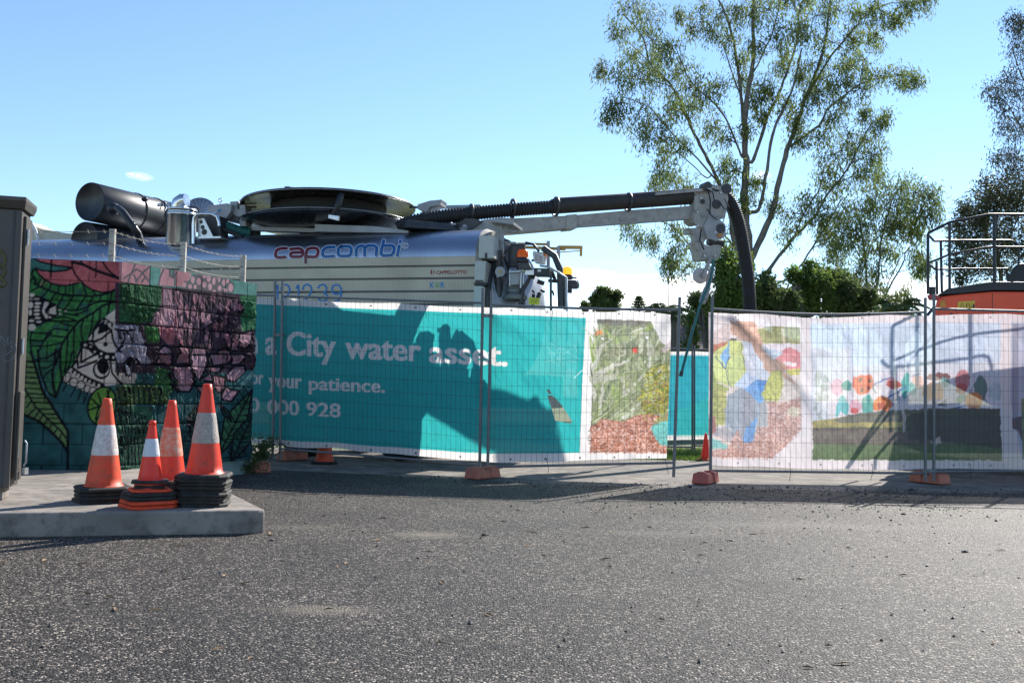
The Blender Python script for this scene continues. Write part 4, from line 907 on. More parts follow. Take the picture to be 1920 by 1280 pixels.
n2 = [(1330, 580.5, 1330, 872, 12.25), (1381, 584, 1381, 875, 12.28), (1511, 592, 1511, 879, 12.36), (1640, 589, 1640, 880, 12.44), (1743, 588, 1743, 882, 12.51), (1800, 585, 1800, 880, 12.58), (2150, 592, 2150, 876, 12.98)]
V2, u2, v2 = banner_surface(n2, RES, .028)
def q1(*a): return [(1300+a[i]/3.556, 560+a[i+1]/3.556) for i in range(0, len(a), 2)]
def q2(*a): return [(1480+a[i]/3.2, 560+a[i+1]/3.2) for i in range(0, len(a), 2)]
WH2 = (232, 220, 222); cv = Canvas(V2, WH2)
pic = q1(245,140,410,150,440,185,715,190,718,500,722,880,640,960,530,1066,100,1060,100,300,130,130)
cv.poly(pic, (214, 196, 190), 1, .15, .1)
cv.poly(q1(430,210,520,180,710,190,715,300,440,300), (150, 152, 92), 1, .6, .25)
cv.poly(q1(595,195,605,195,612,300,600,300), (214, 196, 170)); cv.poly(q1(625,195,632,195,632,300,625,300), (90, 110, 70))
cv.poly(q1(440,300,715,300,715,380,560,420,470,360), (216, 206, 214), 1, .1)
cv.poly(q1(550,400,600,345,640,320,715,360,715,470,600,470,555,440), (214, 128, 132), 1, .3, .1); cv.poly(q1(600,425,690,425,690,450,600,450), (232, 214, 214)); cv.poly(q1(470,330,540,340,600,360,560,400,500,380), (176, 190, 206))
cv.poly(q1(510,400,580,410,640,470,560,450), (186, 134, 110)); cv.poly(q1(620,470,715,470,715,510,660,515), (190, 182, 80), 1, .3)
cv.poly(q1(245,140,410,150,450,240,470,340,560,420,720,600,720,690,600,690,540,520,470,470,380,290,260,240), (206, 162, 140), 1, .35, .12)
cv.poly(q1(540,520,600,520,720,600,725,690,600,690), (224, 206, 198), 1, .2)
cv.poly(q1(130,130,245,150,250,240,310,245,200,285,130,305), (228, 214, 216), 1, .12, .1); cv.poly(q1(130,230,240,170,250,240,200,285,130,305), (216, 186, 176), .6)
cv.poly(q1(235,270,300,262,290,310,250,325), (78, 76, 74)); cv.poly(q1(130,305,240,280,232,345,185,385,130,375), (190, 118, 86), 1, .25)
cv.poly(q1(130,370,235,285,330,280,360,480,270,590,200,570,140,545), (206, 212, 130), 1, .22, .08)
cv.poly(q1(185,390,235,285,240,380,215,470), (128, 180, 226)); cv.stroke(q1(150,380,210,470,240,385), 2.2, (84, 100, 130)); cv.stroke(q1(225,470,222,540,255,590), 1.6, (80, 90, 110)); cv.stroke(q1(325,290,325,370,350,450), 2, (80, 84, 80))
cv.poly(q1(130,440,165,560,240,600,200,640,130,600), (150, 160, 70), 1, .5, .2)
cv.poly(q1(130,560,230,620,215,760,210,850,130,820), (172, 166, 84), 1, .5, .3); cv.speck(q1(130,560,230,620,215,800,130,860), [(196, 190, 104), (130, 130, 60), (150, 156, 70)], 240, 4, 4)
cv.poly(q1(330,285,385,290,440,400,500,500,510,540,430,520,350,490), (212, 216, 230), 1, .12, .1)
cv.poly(q1(270,580,350,490,440,520,420,560,330,600), (200, 214, 238))
cv.poly(q1(330,600,430,530,500,545,520,575,500,650,465,690,435,800,400,950,330,960,325,720), (116, 166, 222), 1, .3, .1); cv.poly(q1(430,530,500,545,520,575,500,650,465,650,430,580), (72, 130, 204), 1, .2)
cv.poly(q1(235,640,330,590,440,700,430,800,350,870,330,950,255,930,215,880,212,740), (158, 162, 174), 1, .2, .1); cv.poly(q1(440,700,480,690,500,850,430,860), (170, 168, 172))
cv.poly(q1(130,850,260,870,260,960,130,910), (168, 158, 164), 1, .1); cv.stroke(q1(130,850,240,855,290,900,265,955), 1.4, (226, 222, 224)); cv.poly(q1(100,800,150,780,155,905,100,905), (168, 96, 92))
yb = q1(460,640,520,480,590,480,600,600,560,680,480,685); cv.poly(yb, (190, 186, 92), 1, .5, .3); cv.speck(yb, [(214, 206, 110), (160, 160, 70)], 200, 4, 9)
ch = q1(500,690,620,690,720,650,722,880,640,960,530,1066,125,1058,110,1030,240,980,300,870,340,960,400,950,430,860,500,860)
cv.poly(ch, (198, 150, 138), 1, .3, .3); cv.speck(ch, [(226, 190, 182), (176, 116, 100), (206, 160, 146), (150, 96, 84), (232, 206, 200)], 2400, 4, 5)
cv.ell(*q1(670,750)[0], 12, 9, (214, 206, 180), 0, .8, .3)
cv.poly(q1(100,900,160,940,230,975,225,1000,120,1000), (124, 190, 186), 1, .15)
# second picture: painted screen wall on a lawn
cv.poly(q2(125,145,1275,140,1275,800,145,800), (206, 218, 236), 1, .06, .02); cv.poly(q2(130,300,370,300,370,400,1275,380,1275,620,150,720), (214, 216, 226), 1, .03)
cv.poly(q2(240,500,400,455,560,440,800,442,1010,450,1265,490,1270,720,250,730), (222, 214, 222), 1, .04)
for k in range(26):
    x = 170+rr.uniform(-12, 60); y = rr.uniform(450, 720); cv.ell(*q2(x, y)[0], rr.uniform(2, 6), rr.uniform(3, 8), (150, 168, 160), rr.uniform(-1, 1), .6, .4)
cv.stroke(q2(185,720,200,600,215,450), 1.2, (130, 140, 136)); cv.stroke(q2(230,720,235,600,225,500), 1, (130, 140, 136))
def leafp(x, y, rx, ry, an, col): cv.ell(*q2(x, y)[0], rx/3.2, ry/3.2, col, an, 1, .2)
for args in ((290,530,34,50,0,(224,176,196)),(400,650,40,44,0,(226,170,190)),(395,672,26,18,0,(206,66,74)),(345,520,28,34,.3,(64,160,150)),(330,640,26,62,-.2,(86,180,184)),(300,650,16,60,.2,(100,190,200)),(475,640,36,60,0,(70,170,160)),(620,500,34,30,0,(226,160,170)),(635,515,42,26,0,(196,74,60)),(700,520,24,80,.1,(52,164,158)),(740,540,30,40,0,(64,170,170)),(780,500,34,50,-.5,(232,180,170)),(865,560,60,56,0,(206,92,60)),(835,560,26,44,0,(150,44,36)),(905,560,26,54,0,(214,140,110)),(900,470,70,24,0,(112,62,64)),(1045,490,44,64,0,(196,120,126)),(1040,540,36,34,0,(186,60,56)),(1155,540,38,80,0,(44,118,112)),(1115,610,52,52,0,(214,120,50)),(1110,630,30,30,0,(190,84,40)),(1240,560,40,60,0,(186,200,206)),(940,500,24,30,0,(80,150,150)),(1035,600,36,22,-.6,(80,160,150))): leafp(*args)
cv.poly(q2(385,470,440,458,505,460,512,530,470,570,410,575,385,520), (228, 98, 46), 1, .15, .1)
for x, y in ((430,490),(485,490),(440,545),(480,535)): leafp(x, y, 9, 14, 0, (70, 40, 44))
cv.poly(q2(510,620,540,585,600,590,630,640,600,672,510,670), (234, 120, 40), 1, .2, .1); leafp(560, 640, 22, 26, 0, (190, 80, 40))
for s_ in (q2(510,520,560,490,600,480), q2(600,590,660,560,700,530), q2(740,470,790,450), q2(650,600,620,640), q2(820,640,850,600,940,620), q2(870,650,900,600), q2(1000,660,1060,640)): cv.stroke(s_, 3, (54, 104, 176), .9)
for s_ in (q2(500,520,530,570), q2(1160,560,1190,630), q2(1120,500,1090,560), q2(640,530,660,600)): cv.stroke(s_, 2, (60, 110, 110), .9)
for k in range(6): cv.stroke(q2(320+k*4, 545, 380, 505+k*9), 1.8, (52, 140, 132), .9); cv.stroke(q2(900+k*3, 640, 950, 600+k*10), 1.4, (52, 80, 100), .9)
lawn = q2(142,735,300,712,440,685,620,668,900,660,1270,658,1280,972,142,968)
cv.poly(lawn, (86, 92, 62), 1, .6, .12); cv.poly(q2(142,735,300,712,520,700,680,690,680,770,142,772), (164, 152, 84), 1, .5, .1, 8)
cv.poly(q2(260,725,440,685,620,668,680,668,678,740,330,745), (88, 92, 78), 1, .4, .1)
cv.poly(q2(142,775,540,780,680,800,1270,800,1275,870,142,870), (92, 84, 74), 1, .5, .15, 4)
cv.poly(q2(142,862,400,880,700,875,1270,860,1280,972,142,968), (74, 104, 52), 1, .5, .14, 5); cv.poly(q2(900,658,1270,658,1275,900,960,860,720,840,700,700), (46, 54, 40), .85, .4)
cv.poly(q2(850,860,905,825,920,870,870,878), (200, 190, 180)); cv.poly(q2(680,668,700,668,700,800,685,800), (196, 186, 180))
cv.poly(q2(1335,140,1700,140,1700,960,1400,960,1335,600), (186, 190, 210), 1, .15, .05); cv.poly(q2(1345,150,1380,150,1380,720,1345,720), (130, 130, 150), .7); cv.poly(q2(1345,720,1410,700,1410,880,1380,790,1345,780), (90, 70, 84)); cv.poly(q2(1400,600,1700,560,1700,960,1405,960), (120, 140, 96), 1, .5, .1)
for x0, y0, x1, y1 in ((1345, 590, 1735, 596), (1755, 592, 2100, 598), (1345, 867, 1735, 874), (1755, 873, 2100, 870)):
    for k in range(5):
        t = (k+.5)/5; cv.ell(x0+(x1-x0)*t, y0+(y1-y0)*t, 1.8, 1.8, (80, 80, 90))
cv.organic(pic, 3.4, .10, .24, 5); cv.organic(q2(125,145,1275,140,1280,972,142,968), 2.6, .13, .16, 7)
cv.C[:] = cv.C*.86+np.array(lin(WH2), 'f')*.14
b2m = paint_mat('pale_banner_mesh_print', .65, trans=.5, transp=.10, bump=.05, bscale=150, spec=.25)
b2 = make_banner('banner', V2, cv, u2, v2, 'pale banner with pictures of a kneeling worker and a painted screen on a lawn', [(1383, 590, 1520, 740, .06, 8), (1338, 584, 1383, 592, .05, 6), (1383, 590, 1420, 640, .04, 12), (1340, 600, 1345, 860, .04, 10), (1520, 740, 1560, 780, .03, 14), (1600, 620, 1740, 600, .03, 16)], 8, None, m=b2m)
Yg = lambda x: float(np.interp(x, [1330, 1743, 2150], [12.24, 12.51, 12.97]))
ties(b2, [(1346, 582, 1346, 590), (1381, 584, 1383, 592), (1481, 871, 1480, 902), (1630, 588, 1630, 593), (1636, 873, 1632, 900), (1792, 581, 1794, 591), (1819, 872, 1819, 902)], Yg)
# far turquoise banner on the rear fence, seen through the gap
def rear(x0, x1, y0, Ya, Yb, lab1):
    return panel(dict(t=(x0, y0-8), r=(x0, y0), b=(x0, 835), f=(x0, 850), Y=Ya), dict(t=(x1, y0-4), r=(x1, y0+3), b=(x1, 838), f=(x1, 853), Y=Yb), lab1)
rear(1085, 1298, 651, 19.4, 19.3, 'rear fence panel beyond the garden picture, its right end in the gap')
rear(1302, 1520, 655, 19.3, 19.2, 'rear fence panel beyond the kneeling worker picture')
n3 = [(1085, 654, 1085, 822, 19.4), (1300, 657, 1300, 825, 19.3), (1520, 661, 1520, 829, 19.2)]
V3, u3, v3 = banner_surface(n3, 100, .03); cv = Canvas(V3, WHT); cv.poly([(1080, 663), (1525, 668), (1525, 819), (1080, 813)], (56, 160, 176), 1, .12, .05)
cv.poly([(1270, 770), (1340, 740), (1340, 819), (1270, 819)], (56, 170, 160), .5, .2)
b3 = make_banner('banner', V3, cv, u3, v3, 'plain turquoise banner on the rear fence seen through the gap', [], 5)
# ================= vacuum truck =================
TO = Vector((-.58, 14.4, 0)); TA = R(14); EX = Vector((math.cos(TA), -math.sin(TA), 0)); EY = Vector((math.sin(TA), math.cos(TA), 0))
def W(x, y, z): return TO+EX*x+EY*y+Vector((0, 0, z))
def Lp(px, py, ly):
    q = PL(px, py, TO+EY*ly, EY); d = q-TO; return d.dot(EX), q.z
def T(px, py, ly): return PL(px, py, TO+EY*ly, EY)
truck = empty('vacuum_truck', TO, 'long silver tanker truck with hose reel, boom and hanging black hose behind the banners', 'truck')
def diamond_mat(name, col, rough, metal, seedv=0):
    m = bpy.data.materials.new(name); m.use_nodes = True; t = m.node_tree; n = t.nodes; l = t.links; b = n['Principled BSDF']
    c = n.new('ShaderNodeTexCoord'); mp = n.new('ShaderNodeMapping'); mp.inputs['Rotation'].default_value = (0, 0, TA); l.new(c.outputs['Object'], mp.inputs[0])
    sx = n.new('ShaderNodeSeparateXYZ'); l.new(mp.outputs[0], sx.inputs[0])
    def math_(op, a, b_=None):
        k = n.new('ShaderNodeMath'); k.operation = op
        for i, v in enumerate((a, b_)):
            if v is None: continue
            if isinstance(v, (int, float)): k.inputs[i].default_value = v
            else: l.new(v, k.inputs[i])
        return k.outputs[0]
    X, Z = sx.outputs[0], sx.outputs[2]
    s1 = math_('SINE', math_('MULTIPLY', math_('ADD', X, math_('MULTIPLY', Z, 1.8)), 62)); s2 = math_('SINE', math_('MULTIPLY', math_('SUBTRACT', X, math_('MULTIPLY', Z, 1.8)), 62))
    d = math_('MULTIPLY', s1, s2)
    nz = n.new('ShaderNodeTexNoise'); nz.inputs['Scale'].default_value = 1.6; nz.inputs['Detail'].default_value = 5; l.new(c.outputs['Object'], nz.inputs['Vector'])
    rp = n.new('ShaderNodeValToRGB'); l.new(nz.outputs['Fac'], rp.inputs[0]); rp.color_ramp.elements[0].position = .3; rp.color_ramp.elements[1].position = .7
    rp.color_ramp.elements[0].color = tuple(x*.86 for x in col)+(1,); rp.color_ramp.elements[1].color = tuple(x*1.1 for x in col)+(1,)
    mr = n.new('ShaderNodeMapRange'); l.new(d, mr.inputs[0]); mr.inputs['From Min'].default_value = -1; mr.inputs['To Min'].default_value = .90; mr.inputs['To Max'].default_value = 1.06
    mu = n.new('ShaderNodeMixRGB'); mu.blend_type = 'MULTIPLY'; mu.inputs[0].default_value = 1; l.new(rp.outputs[0], mu.inputs[1]); l.new(mr.outputs[0], mu.inputs[2]); l.new(mu.outputs[0], b.inputs['Base Color'])
    b.inputs['Metallic'].default_value = metal; b.inputs['Roughness'].default_value = rough
    bp = n.new('ShaderNodeBump'); bp.inputs['Strength'].default_value = .18; bp.inputs['Distance'].default_value = .003; l.new(d, bp.inputs['Height']); l.new(bp.outputs[0], b.inputs['Normal'])
    return m
tankm = diamond_mat('quilted_stainless', (.37, .40, .46), .36, 1)
sidem = diamond_mat('quilted_side_panel', (.42, .375, .29), .5, .3)
LX0 = -9.3
zb = lambda py: Lp(887, py, 0)[1]
zt = T(900, 433.5, .85).z
z480 = zb(480)
# upper quarter-round skin
NA = 14
arc = [(.85*(1-math.cos(a)), z480+(zt-z480)*math.sin(a)) for a in np.linspace(0, math.pi/2, NA)]
def ysurf(z):
    if z <= z480: return 0.0
    s_ = min(1, (z-z480)/(zt-z480)); return .85*(1-math.sqrt(max(0, 1-s_*s_)))
full = arc+[(2.5-a, b) for a, b in arc[::-1]]
sk = MB(); nseg = 10
rowsv = []
for i in range(nseg+1):
    x = LX0+(0-LX0)*i/nseg
    rowsv += [W(x, y, z) for y, z in full]
m_ = len(full); fs = [(i*m_+k, (i+1)*m_+k, (i+1)*m_+k+1, i*m_+k+1) for i in range(nseg) for k in range(m_-1)]
sk.add(rowsv, fs, True); o = sk.build('tank_shell', tankm, truck)
# side panels between shadow gaps
levels = [(480, 495.5), (499.5, 519), (523, 543.5), (547.5, 568), (572, 592)]
for i, (a, b) in enumerate(levels):
    z1, z0 = zb(a)-.0015, zb(b); pm = MB()
    pm.prism([W(LX0, 0, z0), W(LX0, 0, z1), W(LX0, .05, z1), W(LX0, .05, z0+.03)], EX*(0-LX0))
    pm.build('side_panel', sidem, truck)
MB().hexa([W(LX0+.02, .035, 1.35), W(-.02, .035, 1.35), W(-.02, 2.45, 1.35), W(LX0+.02, 2.45, 1.35)], [W(LX0+.02, .035, z480-.01), W(-.02, .035, z480-.01), W(-.02, 2.45, z480-.01), W(LX0+.02, 2.45, z480-.01)]).build('tank_core', mat('shadow_gap_metal', (.12, .12, .125), .5, .5), truck)
low = MB().hexa([W(LX0, 0, 1.32), W(-.01, 0, 1.32), W(-.01, .034, 1.32), W(LX0, .034, 1.32)], [W(LX0, 0, zb(597)), W(-.01, 0, zb(597)), W(-.01, .034, zb(597)), W(LX0, .034, zb(597))]); low.build('side_panel', sidem, truck)
# rear rim of the tank
rim = MB(); pr = [(0, 1.4)]+full+[(2.5, 1.4)]
for x0, x1, g in ((.002, .10, .012),):
    lo = [W(x0, (y-1.25)*1.004+1.25, z+g*(z > 2)) for y, z in pr]; hi = [W(x1, (y-1.25)*.985+1.25, z-.03) for y, z in pr]
    rim.hexa(lo, hi)
rim.build('tank_end_rim', mat('rim_steel', (.26, .25, .22), .5, .4, .2, 5, .05), truck)
# logo lettering: monoline rounded strokes laid on the shell
def shellpt(px, py, lift):
    # march the ray to the curved shell
    ly = .0
    for _ in range(12):
        q = T(px, py, ly); ly = ysurf(q.z)
    q = T(px, py, ly)
    return q - EY*lift
def flat_stroke(mb, pts, wpx, lift):
    """ribbon stroke of real thickness following the shell; pts in print position"""
    n = len(pts); L_, R_ = [], []
    for i in range(n):
        a = pts[max(0, i-1)]; b = pts[min(n-1, i+1)]; dx, dy = b[0]-a[0], b[1]-a[1]; d = math.hypot(dx, dy) or 1
        nx, ny = -dy/d*wpx/2, dx/d*wpx/2
        L_.append((pts[i][0]+nx, pts[i][1]+ny)); R_.append((pts[i][0]-nx, pts[i][1]-ny))
    vs = [shellpt(x, y, lift) for x, y in L_]+[shellpt(x, y, lift) for x, y in R_]
    mb.add(vs, [(i, i+1, n+i+1, n+i) for i in range(n-1)])
    for c, (px_, py_) in ((0, pts[0]), (1, pts[-1])):
        q = [shellpt(px_+wpx/2*math.cos(t), py_+wpx/2*math.sin(t), lift+.0012) for t in np.linspace(0, 2*math.pi, 13)[:-1]]
        mb.add(q, [tuple(range(12))])
def rrect(x0, y0, x1, y1, r, start=0, n=5, close=True):
    pts = []
    for cx, cy, a0 in ((x1-r, y0+r, -90), (x1-r, y1-r, 0), (x0+r, y1-r, 90), (x0+r, y0+r, 180)):
        for k in range(n+1): a = R(a0+90*k/n); pts.append((cx+r*math.cos(a), cy+r*math.sin(a)))
    if close: pts.append(pts[0])
    return pts
def corner(pts, r=5, n=4):
    out_ = [pts[0]]
    for i in range(1, len(pts)-1):
        p, q, s_ = map(lambda t: Vector((*t, 0)), (pts[i-1], pts[i], pts[i+1]))
        rr_ = min(r, (p-q).length*.49, (s_-q).length*.49); a = q+(p-q).normalized()*rr_; b = q+(s_-q).normalized()*rr_
        for k in range(n+1): t = k/n; v = a*(1-t)**2+q*2*t*(1-t)+b*t*t; out_.append((v.x, v.y))
    out_.append(pts[-1]); return out_
# crop frame: x = 440+xc/4, y = 320+yc/4
def k2(l): return [(440+x/4, 320+y/4) for x, y in l]
capL = [[(390,582),(345,582),(312,598),(306,640),(325,652),(380,648)], [(420,588),(490,582),(516,600),(510,645),(420,645),(420,615),(510,612)], [(534,690),(534,640),(545,590),(570,580),(615,580),(630,600),(620,640),(600,648),(545,645)]]
combiL = [[(748,572),(690,574),(664,595),(660,636),(680,646),(742,640)], [(800,568),(860,566),(878,585),(872,630),(850,640),(790,640),(775,622),(782,580),(800,568)],
          [(912,636),(914,590),(930,566),(965,562),(978,580),(976,634)], [(978,580),(995,562),(1045,560),(1068,575),(1062,632)],
          [(1120,522),(1104,590),(1098,625),(1115,638),(1180,634),(1195,610),(1200,575),(1180,560),(1115,562)], [(1236,565),(1222,636)], [(1244,528),(1243,533)]]
redm = mat('logo_red', (.13, .006, .012), .4, 0, .1, 5, 0); blum = mat('logo_blue', (.012, .10, .28), .4, 0, .1, 5, 0); whm = mat('logo_outline', (.55, .57, .62), .4, 0, .05, 5, 0)
ol = MB(); rd_ = MB(); bl = MB()
def dens(pts):
    o_ = []
    for a, b in zip(pts[:-1], pts[1:]):
        k = max(1, int(math.hypot(b[0]-a[0], b[1]-a[1])/3))
        o_ += [(a[0]+(b[0]-a[0])*i/k, a[1]+(b[1]-a[1])*i/k) for i in range(k)]
    return o_+[pts[-1]]
for j, pl in enumerate(capL): q = dens(k2(corner(pl, 26))); flat_stroke(ol, q, 8.2, .003+.0004*j); flat_stroke(rd_, q, 5.6, .007+.0004*j)
for j, pl in enumerate(combiL): q = dens(k2(corner(pl, 26))); flat_stroke(ol, q, 8.2, .0034+.0004*j); flat_stroke(bl, q, 5.6, .0075+.0004*j)
rg = [(1278+24*math.cos(t), 562+20*math.sin(t)) for t in np.linspace(0, 2*math.pi, 17)]; flat_stroke(ol, k2(rg), 1.6, .003)
for pl in ([(1270,572),(1271,551),(1283,552),(1283,561),(1271,562)], [(1276,562),(1284,573)]): flat_stroke(ol, k2(pl), 1.1, .004)
ol.build('logo_outline', whm, truck); rd_.build('logo_lettering', redm, truck); bl.build('logo_lettering', blum, truck)
def side_text(text, bl_, br_, tl_, m, ly=-.003, bold=.02, name='side_lettering'):
    tr, bb = text_tris(text, bold); mb = MB()
    for t in tr:
        q = []
        for (u, v) in t:
            fu = (u-bb[0])/(bb[1]-bb[0]); fv = v/bb[2]
            q.append(T(bl_[0]+(br_[0]-bl_[0])*fu+(tl_[0]-bl_[0])*fv, bl_[1]+(br_[1]-bl_[1])*fu+(tl_[1]-bl_[1])*fv, ly))
        mb.add(q, [(0, 1, 2)])
    mb.build(name, m, truck)
sgr = mat('sign_red', (.22, .012, .015), .5, 0, .05, 5, 0); sgb = mat('sign_blue', (.04, .22, .42), .5, 0, .05, 5, 0); sgb2 = mat('number_blue', (.03, .17, .42), .5, 0, .05, 5, 0)
side_text('CAPPELLOTTO', (818, 514), (875, 512.8), (818, 507.3), sgr, bold=.03)
mk = MB(); mk.add([T(x, y, -.003) for x, y in ((807.5, 506), (811, 506), (810, 510), (811, 514.5), (807.5, 514.5))], [(0, 1, 2, 3, 4)]); mk.add([T(x, y, -.0035) for x, y in ((812, 510), (816.2, 506), (814.5, 510), (816.2, 514.3))], [(0, 1, 2, 3)]); mk.build('side_emblem', sgr, truck)
side_text('K', (806, 539.5), (815, 539.4), (806, 528.7), sgb, bold=.03); side_text('R', (826, 539.2), (834, 539), (826, 528.4), sgb, bold=.03)
em = MB(); q = [T(820.2+5*math.cos(t), 534+5.2*math.sin(t), -.003) for t in np.linspace(.6, 6.0, 15)]; q2_ = [T(820.2+3.6*math.cos(t), 534+3.8*math.sin(t), -.003) for t in np.linspace(.6, 6.0, 15)]
em.add(q+q2_, [(i, i+1, 16+i, 15+i) for i in range(14)]); em.add([T(x, y, -.0032) for x, y in ((818, 535.5), (821, 531.5), (822.5, 535), (820, 537))], [(0, 1, 2, 3)]); em.build('side_emblem', mat('emblem_green', (.10, .30, .14), .5, 0, .05, 5, 0), truck)
# round monoline digits "12 12 29" partly above the fence line
db = MB()
def dig(ch, x, y, w_, h_):
    A = {'1': [[(0, .22), (.5, 0), (.5, 1)]], '2': [[(0, .3), (.1, .08), (.4, 0), (.75, .06), (.95, .3), (.8, .55), (.1, 1), (1, 1)]], '3': [[(0, .2), (.2, .03), (.6, 0), (.9, .2), (.8, .42), (.45, .5), (.85, .58), (1, .78), (.7, .98), (.2, .97), (0, .8)]], '9': [[(1, .3), (.8, .03), (.2, .03), (0, .3), (.2, .57), (.8, .57), (1, .3), (1, .6), (.8, .95), (.3, 1)]]}
    return [[(x+a*w_, y+b*h_) for a, b in s_] for s_ in A[ch]]
for ch, x in (('1', 517), ('2', 527), ('1', 556), ('2', 568), ('3', 597), ('9', 622)):
    for s_ in dig(ch, x, 533, 18 if ch != '1' else 8, 32):
        q = dens(corner(s_, 5)); flat_stroke(db, q, 3.6, .003)
db.build('number_lettering', sgb2, truck)

def tprism(name, pts, ly0, ly1, m, bevel=0, parent=None):
    mb = MB(); q = [T(x, y, ly0) for x, y in pts]; mb.prism(q, EY*(ly1-ly0)); return mb.build(name, m, parent or truck, bevel=bevel)
def tcyl(mb, px, py, ly, r, h, n=16):
    c = T(px, py, ly); mb.cyl(c, c+Vector((0, 0, h)), r, n)
def split_build(mb, name, m):
    # every loose piece becomes a part of its own
    par = list(range(len(mb.v)))
    def fd(i):
        while par[i] != i: par[i] = par[par[i]]; i = par[i]
        return i
    key = {}
    for i, v in enumerate(mb.v):
        k = tuple(round(c, 5) for c in v)
        if k in key: par[fd(i)] = fd(key[k])
        else: key[k] = i
    for f in mb.f:
        for j in f[1:]: par[fd(j)] = fd(f[0])
    gr = {}
    for fi, f in enumerate(mb.f): gr.setdefault(fd(f[0]), []).append(fi)
    for fl_ in gr.values():
        o = MB(); mp = {}
        for fi in fl_:
            g = []
            for j in mb.f[fi]:
                if j not in mp: mp[j] = len(o.v); o.v.append(mb.v[j])
                g.append(mp[j])
            o.f.append(tuple(g)); o.sm.append(mb.sm[fi]); o.mi.append(0)
        o.build(name, m, truck)
# --- rear cabinets
def tbox(name, x0, y0, x1, y1, ly0, ly1, m, bevel=.008, parent=None): return tprism(name, [(x0, y0), (x1, y0), (x1, y1), (x0, y1)], ly0, ly1, m, bevel, parent)
bx = tprism('equipment_box', [(898, 442), (924, 441), (926, 484), (897, 484)], -.06, .28, boxp, .01); tprism('latch', [(909, 474), (913, 474), (913, 484), (909, 484)], -.075, -.061, darkst, 0, bx)
bx = tprism('equipment_box', [(890, 489), (911, 489), (908, 529), (889, 528)], -.08, .25, boxp, .008); tbox('vent_slot', 891, 525, 906, 527.5, -.09, -.081, black, 0, bx)
bx = tprism('equipment_box', [(888, 536), (906, 536), (905, 640), (887, 640)], -.06, .3, mat('pale_green_panel', (.38, .44, .40), .5, 0, .08), .008)
tprism('black_strip', [(889, 530), (912, 530), (912, 534.5), (889, 534.5)], -.05, .2, black)
# --- vertical post with flat plate
pm = MB(); a = T(940, 480, .35); pm.cyl(a, T(941, 420, .35), .038, 14); pm.cyl(T(940, 478, .35), T(940, 476, .35), .055, 14); pm.cyl(T(940.5, 455, .35), T(940.5, 453, .35), .055, 14); pm.build('mast', greyp, truck)
tprism('mast_plate', [(914, 412), (935, 411), (963, 416), (962, 421), (935, 417), (915, 416)], .1, .7, greyp, .004)
tprism('mast_gusset', [(926, 418), (958, 420), (947, 434), (934, 434)], .33, .37, greyp)
# --- rear door dome
c = W(.05, 1.25, 2.35); dm = MB(); prof = [(1.10, 0), (1.12, .12)]+[(1.12*math.cos(t), .12+.62*math.sin(t)) for t in np.linspace(.1, 1.5, 12)]+[(.001, .745)]
dm.lathe(prof, c, EX, 40); dm.build('rear_door', mat('door_steel', (.24, .26, .29), .42, .35, .15, 4, .05, dirt=(.12, .10, .08), dirtamt=.3), truck)
dk = MB(); dk.lathe([(1.05, 0), (1.22, 0), (1.22, .09), (1.05, .09)], W(.12, 1.25, 2.35), EX, 40); dk.build('door_ring', darkst, truck)
# dark mass of valves and pipes at the rear
vm_ = MB()
vm_.cyl(T(968, 465, .3), T(968, 500, .3), .13, 14); vm_.cyl(T(958, 463, .3), T(985, 463, .3), .05, 10); vm_.cyl(T(935, 470, .25), T(935, 560, .25), .07, 10)
vm_.tube([T(x, y, .2) for x, y in ((985, 455), (1000, 458), (1010, 470), (1003, 482))], .022, 8); vm_.tube([T(x, y, .15) for x, y in ((992, 500), (994, 520), (980, 545), (974, 580))], .03, 8)
vm_.tube([T(x, y, .1) for x, y in ((1018, 465), (1040, 480), (1050, 505), (1052, 575))], .05, 8); vm_.tube([T(x, y, .1) for x, y in ((1044, 490), (1058, 530), (1060, 580))], .03, 8)
for i in range(26):
    x = random.uniform(925, 1040); y = random.uniform(480, 572); a = T(x, y, random.uniform(.15, .5)); d = Vector((random.uniform(-.16, .16), random.uniform(-.1, .1), random.uniform(-.2, .2))); vm_.cyl(a, a+d, random.uniform(.012, .035), 8)
split_build(vm_, 'valve_pipe', darkst)
ly_ = .22
vb = MB(); vb.box(tuple(T(958, 575, .4)), tuple(T(985, 552, .4)+Vector((.0, .2, 0)))); vb.lathe([(.16, 0), (.18, .02), (.18, .07), (.12, .09), (.12, .3)], T(966, 575, .25)+Vector((0, 0, .1)), (0, 0, 1), 20); vb.lathe([(.13, 0), (.13, .06), (.05, .08)], T(966, 548, .25), (0, 0, 1), 20)
vb.build('suction_flange', mat('flange_grey', (.16, .17, .165), .5, .2, .2, 6, .05), truck)
tprism('actuator', [(957, 511), (971, 511), (971, 533), (957, 534)], .05, .2, greyp, .006)
vl = MB(); vl.cyl(T(955, 510, .04), T(990, 508, .04), .022, 8); vl.cyl(T(956, 505, .04), T(956, 536, .04), .011, 6); vl.cyl(T(978, 505, .04), T(976, 540, .04), .012, 6); vl.cyl(T(983, 505, .03), T(981, 532, .03), .008, 6); vl.ball(T(981, 507, .04), .045, 8); vl.build('control_valve', alu, truck)
gg = MB(); c = T(939, 510, .0); gg.cyl(c, c-EY*.05, .075, 20); gg.build('gauge', greyp, truck); g2 = MB(); g2.cyl(c-EY*.051, c-EY*.056, .022, 12); g2.build('gauge_dial', yellowp, truck)
tprism('gauge_bracket', [(931, 501), (940, 501), (940, 519), (931, 520)], -.01, .02, greyp)
tprism('control_housing', [(1001, 502), (1030, 503), (1030, 517), (1001, 516)], -.02, .2, black, .006)
